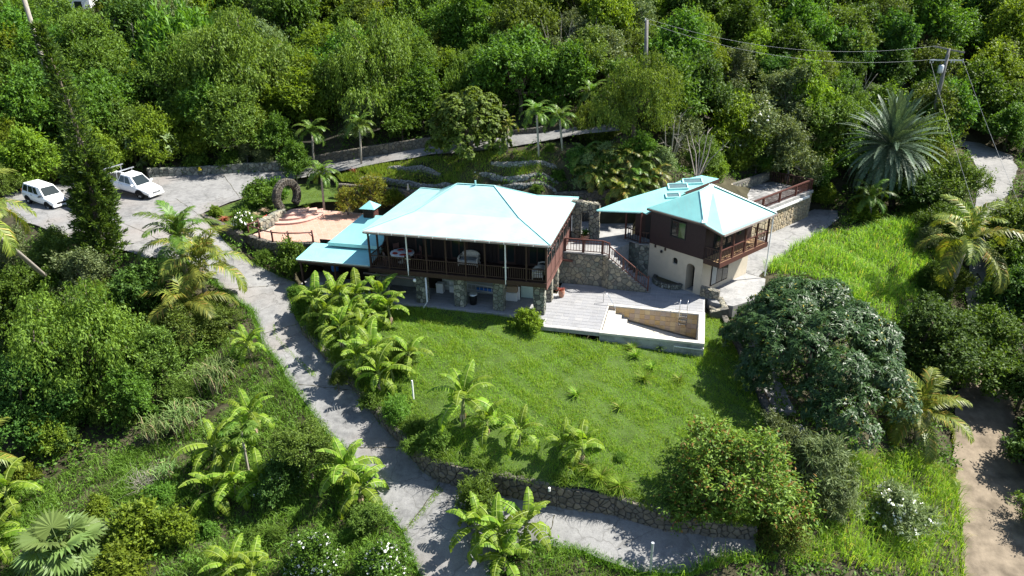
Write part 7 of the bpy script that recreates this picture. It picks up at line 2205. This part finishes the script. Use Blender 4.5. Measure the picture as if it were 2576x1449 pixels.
def banana(label, base, h, n, sc, seed, group='banana plants'):
    rng = random.Random(seed)
    o = thing('banana_plant', label, 'banana plant', base, rng.uniform(0, 6), group)
    lx, ly = rng.uniform(-.12, .12) * h, rng.uniform(-.12, .12) * h
    m = MB(); m.tube([(0, 0, -.15), (lx * .4, ly * .4, h * .5), (lx, ly, h)], [.13 * sc, .11 * sc, .06 * sc], 7); m.build('stem', 'bark_green', o, smooth=True)
    for i in range(n):
        q = i / max(1, n - 1)
        a = i * 2.39996 + rng.uniform(-.3, .3)
        inst(BAN[min(4, int(q * 5))], 'leaf', o, (lx, ly, h - .12 * q * h), (rng.uniform(-.2, .2), -.12 + .5 * q + rng.uniform(-.15, .15), a), sc * rng.uniform(.85, 1.15))
    if rng.random() < .6:
        V, F = leaf_arrays(np.array([[lx * .5, ly * .5, h * .55]] * 5), np.array([[math.cos(k), math.sin(k), -2.2] for k in range(5)]), np.array([[math.cos(k), math.sin(k), .3] for k in range(5)]), .7 * sc, .16 * sc)
        npobj('dead_leaf', V, F, 'dry', o)
    return o
plain('bark_green', (0.16, 0.19, 0.07), .7, .3, var=.35, scale=8)
bl = [  # picture position of the foot, height of stem, leaves, scale, on the lawn pad?, label
    (800, 800, 1.5, 9, .95, 1, 'at the carport end of the long banana bed'), (850, 805, 1.8, 10, 1.05, 1, 'second from the carport in the banana bed'), (905, 800, 1.7, 9, 1.0, 1, 'in the banana bed in front of the left pillar'), (960, 795, 1.7, 10, 1.05, 1, 'at the patio side of the banana bed with broad upright leaves'), (985, 815, 1.3, 8, .9, 1, 'at the right end of the banana bed beside the lawn'),
    (825, 835, 1.2, 8, .9, 1, 'low one above the upper driveway wall'), (880, 840, 1.5, 9, 1.0, 1, 'in the thick of the banana bed'), (935, 840, 1.4, 9, .95, 1, 'in the banana bed halfway to the lawn'), (990, 960, 1.0, 8, .85, 1, 'low one between the second group and the white pipe'),
    (865, 880, 1.6, 9, 1.0, 1, 'above the middle of the driveway wall, left one'), (915, 885, 1.7, 9, 1.0, 1, 'above the middle of the driveway wall, right one'), (950, 930, 1.5, 9, 1.0, 1, 'in the second group, nearest the lawn'), (905, 950, 1.4, 8, .95, 1, 'in the second group, leaning over the driveway wall'), (960, 985, 1.3, 9, .95, 1, 'at the lower end of the second group'), (1030, 940, 1.4, 8, .9, 1, 'beside the white pipe with spiky upright leaves'),
    (1165, 1075, 2.0, 10, 1.05, 1, 'standing alone on the lawn with tattered drooping leaves'), (1225, 1090, .9, 8, .72, 1, 'short one right of the tattered drooping plant'), (1305, 1125, 1.1, 9, .75, 1, 'short one in the middle of the lower lawn'), (1415, 1150, .9, 8, .72, 1, 'left one of the last pair on the lawn'), (1465, 1160, 1.0, 9, .78, 1, 'right one of the last pair on the lawn'),
    (630, 905, 1.2, 10, .85, 0, 'on the left verge of the driveway, alone by the tall canes'), (650, 1120, 2.1, 9, 1.0, 0, 'behind the papaya in the lower garden'), (545, 1190, 1.7, 9, 1.0, 0, 'left of the papaya in the lower garden'), (600, 1265, 1.3, 9, 1.0, 0, 'below the papaya, with a wide low crown'), (545, 1270, 1.0, 8, .95, 0, 'below the papaya, leftmost'), (665, 1260, 1.1, 8, .9, 0, 'below the papaya, rightmost'),
    (880, 1240, 1.5, 11, 1.0, 0, 'tall bright one at the left edge of the lower driveway'), (905, 1265, 1.0, 8, .9, 0, 'low one at the left edge of the lower driveway'),
    (1205, 1385, 1.3, 9, .92, 0, 'left one of the group at the driveway fork'), (1265, 1400, 1.4, 10, 1.0, 0, 'middle one of the group at the driveway fork'), (1320, 1380, 1.4, 9, .95, 0, 'right one of the group at the driveway fork'), (1270, 1440, .9, 8, .85, 0, 'lowest one of the group at the driveway fork'),
    (590, 1470, 1.0, 9, .9, 0, 'at the bottom edge left of the white flowers'), (640, 1475, 1.0, 8, .85, 0, 'at the bottom edge beside the white flowers'), (25, 1300, 1.6, 9, .95, 0, 'at the left edge above the fan palm'), (15, 1400, 1.2, 9, .9, 0, 'at the left edge beside the fan palm')]
def lawn_hit(cx, cy, sf):
    d = _f + _r * (cx - 1288) / FPX - _u * (cy - 724.5) / FPX
    k = np.arange(15, 100, .1); P_ = np.array([0, 0, CAM_Z]) + d[None] * k[:, None]
    i = np.nonzero(P_[:, 2] < sf(P_[:, 0], P_[:, 1]))[0]
    return P_[i[0]]
for i, (cx, cy, h, n, sc, onl, lab) in enumerate(bl):
    b = lawn_hit(cx, cy, lawn_z) if onl else hit(cx, cy)
    banana('banana plant ' + lab, b, h * .95, n + 2, sc * rt.uniform(.86, 1.08), 900 + i)
# papaya
pb_ = hit(628, 1205)
o = thing('papaya_tree', 'papaya tree with a bare stem and deeply lobed leaves among the bananas', 'papaya tree', pb_)
pt_ = np.array(on_depth(607, 1085, pb_[1])) - pb_
m = MB(); m.tube([(0, 0, -.2), tuple(pt_ * .5), tuple(pt_)], [.1, .08, .05], 7); m.build('trunk', 'bark_pale', o)
rng = np.random.default_rng(77)
for i in range(18):
    a = i * 2.4; e = rng.uniform(-.25, .8)
    dv = np.array([math.cos(a) * math.cos(e), math.sin(a) * math.cos(e), math.sin(e)]) * rng.uniform(.55, .95)
    st_ = MB(); st_.tube([tuple(pt_), tuple(pt_ + dv)], .012, 4)
    c = pt_ + dv
    fa = np.linspace(-2.4, 2.4, 9) + a
    V, F = leaf_arrays(np.repeat(c[None], 9, 0), np.c_[np.cos(fa), np.sin(fa), np.full(9, -.25)], np.tile([0, 0, 1.], (9, 1)), .42 * np.cos((fa - a) * .3), .16, .1)
    st_.add([tuple(v) for v in V], [tuple(f) for f in F])
    st_.build('leaf', 'lf_feather', o)
# tall canes
def canes(label, cx, cy, n, h, seed, spread=1.0):
    rng = np.random.default_rng(seed)
    b = hit(cx, cy)
    o = thing('cane_clump', label, 'cane clump', b, 0, 'tall cane clumps')
    vs, fs = [], []
    for i in range(n):
        x, y = rng.normal(0, .5 * spread, 2); a = rng.uniform(0, 6.28); l = h * rng.uniform(.6, 1.1)
        z0 = rng.uniform(.2, .55) * h
        d = np.array([math.cos(a), math.sin(a)])
        sd = np.array([-d[1], d[0], 0]) * .028
        o0 = len(vs)
        for k, t in enumerate((0, .35, .7, 1)):
            r_ = l * .5 * t; z = z0 + l * (1.35 * t - 1.15 * t * t)
            p = np.array([x + d[0] * r_, y + d[1] * r_, z])
            vs += [p - sd * (1 - .7 * t), p + sd * (1 - .7 * t)]
        fs += [(o0 + 2 * k, o0 + 2 * k + 1, o0 + 2 * k + 3, o0 + 2 * k + 2) for k in range(3)]
    MB().add(vs, fs).build('blades', 'lf_cane', o, kind='stuff')
    m = MB()
    for i in range(n // 8):
        x, y = rng.normal(0, .45 * spread, 2)
        m.tube([(x, y, -.1), (x * 1.2, y * 1.2, h * .6)], .02, 4)
    m.build('stalks', 'dry', o, kind='stuff')
canes('clump of tall pale canes on the left verge of the driveway', 550, 985, 200, 2.2, 61, .9)
canes('clump of tall pale canes below the olive tree, upper one', 470, 1085, 190, 2.1, 62, .95)
canes('clump of tall pale canes below the olive tree, lower left one', 400, 1120, 110, 1.9, 63, .7)
canes('small clump of canes with dry leaves at its foot', 425, 1205, 70, 1.3, 64, .5)
# dead shrub
o = thing('dead_shrub', 'leafless grey dead shrub in the lower left grass', 'dead shrub', hit(372, 1240))
rng = np.random.default_rng(66); m = MB()
for i in range(16):
    a = rng.uniform(0, 6.28); e = rng.uniform(.5, 1.3); d = np.array([math.cos(a) * math.cos(e), math.sin(a) * math.cos(e), math.sin(e)])
    p = d * .7; m.tube([(0, 0, 0), tuple(p * .5 + rng.normal(0, .05, 3)), tuple(p)], [.025, .018, .012], 4)
    for k in range(5):
        q = p * rng.uniform(.5, 1) ; m.tube([tuple(q), tuple(q + d * .35 + rng.normal(0, .22, 3)), tuple(q + d * .6 + rng.normal(0, .35, 3))], [.01, .007, .004], 3)
m.build('twigs', 'bark_pale', o)
# potted plants and small garden plants
def spiky(o_label, loc, n, L, W, mat, name='spiky_plant', up_=.8, seed=1):
    rng = np.random.default_rng(seed)
    o = thing(name, o_label, 'plant', loc)
    a = rng.uniform(0, 6.28, n)
    ax = np.c_[np.cos(a), np.sin(a), rng.uniform(.2, 1.6, n) * up_]
    V, F = leaf_arrays(rng.normal(0, .03, (n, 3)), ax, np.c_[-np.cos(a) * .3, -np.sin(a) * .3, np.ones(n)], rng.uniform(.7, 1.2, n) * L, W, .2)
    npobj('leaves', V, F, mat, o)
spiky('spiky reddish plant in the urn by the side pillar', POT1 + [0, 0, .48], 40, .42, .06, 'lf_croton', seed=2)
spiky('dark leafy plant in the wide pot of the stone doorway', POT2 + [0, 0, .4], 60, .6, .12, 'lf_dark', 'potted_plant', 1.4, 3)
G = lambda cx, cy: lawn_hit(cx, cy, garden_z)
spiky('reddish brown croton at the edge of the garden wall', G(565, 555), 60, .55, .09, 'lf_croton', seed=4)
spiky('pale dry feathery plant left of the arch, taller one', G(668, 548) + [0, 0, .55], 50, .45, .04, 'dry', seed=5)
spiky('pale dry feathery plant left of the arch, shorter one', G(648, 553) + [0, 0, .4], 45, .4, .04, 'dry', seed=6)
spiky('small red flower spike beside the arch', G(672, 552) + [0, 0, .2], 20, .35, .05, 'petal_red', seed=7)
spiky('bright green fern under the bright palm by the arch', G(770, 522), 60, .5, .07, 'lf_feather', seed=8)
spiky('light green fern near the white-flowered shrub', G(588, 545), 60, .55, .08, 'lf_lime', seed=9)
spiky('yellow-green bird nest fern on the driveway side of the terrace wall', at(664, 650, .9), 60, .7, .09, 'lf_lime', seed=10)
spiky('bare pinkish shrub at the left of the grassy steps', hit(893, 440), 40, .7, .03, 'lf_croton', seed=11, up_=1.6)

# ---- grass
GRASS_AREAS = []
def blades(name, label, poly, surf, dens, h, w, mat, seed, lean=.5, segs=1, clump=0.0, hvar=.35, excl=()):
    rng = np.random.default_rng(seed)
    P_ = np.array([p[:2] for p in poly]); lo, hi = P_.min(0), P_.max(0)
    GRASS_AREAS.append(P_)
    n = int((hi - lo).prod() * dens)
    q = rng.uniform(lo, hi, (n, 2))
    q = q[inpoly(q[:, 0], q[:, 1], P_)]
    for e in excl: q = q[~inpoly(q[:, 0], q[:, 1], e)]
    if clump:
        nz = np.sin(q[:, 0] * 1.7 + 1.3 * np.sin(q[:, 1] * 1.1)) * np.sin(q[:, 1] * 1.9 + np.sin(q[:, 0] * .9)) + .5 * np.sin(q[:, 0] * 4.1 + q[:, 1] * 3.3)
        q = q[rng.random(len(q)) < np.clip(.55 + clump * nz, .05, 1)]
    z = surf(q[:, 0], q[:, 1])
    n = len(q)
    a = rng.uniform(0, 6.28, n)
    H = h * rng.uniform(1 - hvar, 1 + hvar, n) * (1 + .35 * np.sin(q[:, 0] * .8 + np.sin(q[:, 1] * .6) * 2))
    ln = H * lean * rng.uniform(.3, 1.4, n)
    d = np.c_[np.cos(a), np.sin(a)]
    b = rng.uniform(0, 6.28, n); sd = np.c_[np.cos(b), np.sin(b), np.zeros(n)] * (w / 2)
    base = np.c_[q, z - .02]
    if segs == 1:
        tip = np.c_[q + d * ln[:, None], z + H]
        V = np.stack([base - sd, base + sd, tip], 1).reshape(-1, 3); F = np.arange(n * 3).reshape(-1, 3)
    else:
        mid = np.c_[q + d * ln[:, None] * .35, z + H * .7]; tip = np.c_[q + d * ln[:, None] * 1.2, z + H * .85]
        V = np.stack([base - sd, base + sd, mid + sd * .8, mid - sd * .8, tip], 1).reshape(-1, 3)
        o_ = np.arange(n)[:, None] * 5
        F = np.concatenate([o_ + [[0, 1, 2]], o_ + [[0, 2, 3]], o_ + [[3, 2, 4]]])
    ob = npobj(name, V, F, mat, kind='stuff')
    return tag(ob, label, 'grass')
blades('lawn_grass', 'short bright green lawn grass in front of the house', lawn_poly, lawn_z, 640, .085, .034, 'grass', 1, .9, clump=.2, hvar=.5)
blades('lawn_weeds', 'longer tufts of grass scattered over the lawn', lawn_poly, lawn_z, 170, .2, .022, 'grass', 2, .9, 2, clump=1.1)
wp = lambda *p: [hit(*q) for q in p]
blades('tall_grass', 'bright yellow-green tall grass at the lower right', wp((2010, 1140), (2110, 1150), (2290, 1160), (2395, 1190), (2425, 1300), (2430, 1480), (1640, 1480), (1640, 1420), (1850, 1420), (1990, 1400), (2030, 1250)), ground_z, 190, .75, .035, 'grass_tall', 3, .7, 2, clump=.3, excl=(track_poly, drive_poly))
blades('tall_grass', 'bright green tall grass on the slope right of the annex yard', wp((1890, 672), (1960, 650), (2070, 590), (2190, 570), (2330, 560), (2400, 620), (2390, 800), (2330, 860), (2200, 800), (2030, 700), (1940, 690)), ground_z, 170, .7, .04, 'grass_tall', 4, .7, 2, clump=.3, excl=(lane_poly, yard_poly))
blades('rough_grass', 'rough green grass of the lower left garden', wp((180, 1190), (360, 1130), (600, 1020), (690, 930), (740, 1000), (800, 1090), (880, 1180), (960, 1320), (1030, 1430), (1040, 1490), (-40, 1490), (-40, 1300)), ground_z, 300, .42, .03, 'grass_dark', 5, .8, 2, clump=.3, excl=(drive_poly,))
blades('rough_grass', 'rough grass below the lower driveway branch', wp((1320, 1400), (1470, 1400), (1640, 1450), (1640, 1500), (1300, 1500)), ground_z, 220, .5, .03, 'grass_dark', 6, .8, 2, clump=.2, excl=(drive_poly,))
blades('step_grass', 'sunlit green grass on the garden steps behind the house', wp((840, 440), (905, 424), (1075, 398), (1250, 385), (1400, 400), (1430, 490), (1200, 478), (1100, 484), (1030, 478), (860, 461)), ground_z, 420, .2, .04, 'grass_tall', 7, .6, 1, clump=.25, excl=(drive_poly,))
blades('garden_grass', 'thin dry grass of the small garden beside the arch', garden_poly, garden_z, 160, .08, .03, 'grass', 8, .6, clump=.3)
blades('slope_grass', 'bright grass on the slope above the sun deck wall', wp((1780, 460), (1840, 430), (1925, 425), (1900, 390), (1800, 400)), ground_z, 200, .6, .04, 'grass_tall', 9, .6, 2)
blades('rough_grass', 'rough grass under the canes on the left verge of the driveway', wp((500, 850), (600, 830), (655, 880), (700, 940), (600, 1025), (460, 1010), (420, 930)), ground_z, 200, .4, .03, 'grass_dark', 14, .8, 2, clump=.3, excl=(drive_poly,))
def verge(label, line, n, seed, h=.22):
    rng = np.random.default_rng(seed)
    P_ = np.array(resample(line, .05, False))
    q = P_[rng.integers(0, len(P_), n)]
    xy = q[:, :2] + rng.normal(0, .13, (n, 2))
    z = drive_z(xy[:, 0], xy[:, 1])
    a = rng.uniform(0, 6.28, n); H = h * rng.uniform(.4, 1.4, n); d = np.c_[np.cos(a), np.sin(a)] * (H * rng.uniform(.3, 1.2, n))[:, None]
    b = rng.uniform(0, 6.28, n); sd = np.c_[np.cos(b), np.sin(b), np.zeros(n)] * .016
    base = np.c_[xy, z - .08]; tip = np.c_[xy + d, z + H]
    tag(npobj('verge_grass', np.stack([base - sd, base + sd, tip], 1).reshape(-1, 3), np.arange(n * 3).reshape(-1, 3), 'grass_dark', kind='stuff'), label, 'grass')
verge('uneven fringe of grass along the left edge of the driveway', drive_left[9:24], 9000, 51)
verge('fringe of grass along the lower edge of the right driveway branch', drive_left[:9], 5000, 52)
le_ = [np.array([q[0], q[1], q[2]]) for q in lawn_edge]
blades('wall_top_grass', 'uneven grass hanging over the top of the lawn wall', [tuple(q[:2] + np.array([-.12, -.12])) for q in le_] + [tuple(q[:2] + np.array([.35, .4])) for q in reversed(le_)], lambda x, y: lawn_z(x, y) + .05, 260, .3, .03, 'grass_dark', 54, 1.2, 2, clump=.5)
verge('thin fringe of weeds at the foot of the terrace and lawn walls', drive_right[:13], 2600, 53, .16)
gm_ = [px((690, 815, -.6), (700, 850, -.9), (735, 890, -1.3), (770, 925, -1.65), (800, 950, -1.9), (790, 960, -1.95), (750, 915, -1.5), (715, 880, -1.1), (685, 840, -.7)), px((1010, 1340, -4.2), (1060, 1280, -3.85), (1100, 1225, -3.6), (1115, 1235, -3.65), (1075, 1285, -3.9), (1025, 1345, -4.25))]
for i, g_ in enumerate(gm_):
    blades('crack_grass', ('line of grass growing in the crack across the upper driveway', 'line of grass growing in the joint of the driveway fork')[i], g_, lambda x, y: drive_z(x, y) + .02, 330, .1, .04, 'grass', 20 + i, .8)
# tufts on the lawn
for i, (cx, cy, s_) in enumerate([(1450, 1000, 1.0), (1620, 960, 1.2), (1640, 930, .8), (1600, 900, .9), (1560, 1030, .7), (1710, 960, .6), (1510, 1210, 1.5), (1560, 1230, 1.3), (1480, 1185, 1.0), (1590, 880, .8), (1660, 880, .7)]):
    nm = ['left of the lawn centre', 'largest in the middle of the lawn', 'above the largest one', 'upper middle', 'low in the middle', 'towards the side wall', 'big one at the wall corner', 'second big one at the wall', 'above the wall', 'close to the pool wall', 'below the pool pipe'][i]
    spiky('tuft of long grass on the lawn, ' + nm, lawn_hit(cx, cy, lawn_z), int(120 * s_), .75 * s_ ** .5, .035, 'grass_tall', 'grass_tuft', 1.3, 40 + i)
# leafy undergrowth that hides the soil everywhere else
rng = np.random.default_rng(90)
nx = 26000
yy = rng.uniform(14, 74, nx); xx = rng.uniform(-1, 1, nx) * (yy * .78 + 5)
dm = np.full(nx, 9.0)
for i in range(0, nx, 4000):
    dm[i:i + 4000] = np.sqrt(((padv[None, :, 0] - xx[i:i + 4000, None]) ** 2 + (padv[None, :, 1] - yy[i:i + 4000, None]) ** 2).min(1))
ok = dm > .25
for g_ in (drive_poly, yard_poly, track_poly, lane_poly, lawn_poly, garden_poly, np.array([hw(*q)[:2] for q in ter_poly]), np.array([hw(*q)[:2] for q in ((-20, -.3), (-.4, -.3), (-.4, -1.2), (10.3, -1.3), (10.4, 5), (11, 9.5), (4.3, 14.3), (-1, 13), (-20, 12))]), np.array([aw(*q)[:2] for q in ((-1.5, -2.8), (6.5, -2.5), (6.5, 3.5), (22.5, 3.2), (22.5, 8), (-2, 8))])): ok &= ~inpoly(xx, yy, g_)
for g_ in GRASS_AREAS: ok &= ~(inpoly(xx, yy, g_) & (rng.random(nx) < .8))
xx, yy = xx[ok], yy[ok]
zz = ground_z(xx, yy)
per = 9
pos = np.repeat(np.c_[xx, yy, zz + rng.uniform(.02, .45, len(xx))], per, 0) + rng.normal(0, .16, (len(xx) * per, 3))
V, F = leaf_arrays(pos, rng.normal(0, 1, pos.shape), rng.normal(0, .5, pos.shape) + [0, 0, 1], rng.uniform(.14, .34, len(pos)), rng.uniform(.06, .13, len(pos)))
tag(npobj('undergrowth', V, F, 'lf_forest', kind='stuff'), 'low leafy undergrowth covering the ground between trees and shrubs', 'undergrowth')
# ------------------------------------------------------------------ labels: things of one kind in one place are told apart from left to right
_by = {}
for o in list(scene.objects):
    if o.parent is None and o.get('label'): _by.setdefault(o['label'], []).append(o)
_ord = ['leftmost', 'second from left', 'third from left', 'fourth from left', 'fifth from left', 'sixth from left', 'seventh from left', 'eighth from left', 'ninth from left', 'tenth from left']
for lab, ls in _by.items():
    if len(ls) < 2: continue
    ls.sort(key=lambda o: proj(o.location)[0])
    for i, o in enumerate(ls): o['label'] = lab + ', ' + (('left one', 'right one')[i] if len(ls) == 2 else 'rightmost' if i == len(ls) - 1 else _ord[min(i, 9)])

for o in list(scene.objects):
    if o.parent is None and o.get('label') and len(o['label'].split()) > 16:
        o['label'] = o['label'].replace('tall power pole', 'tall pole').replace('leaning power pole', 'leaning pole').replace(' from left', '')
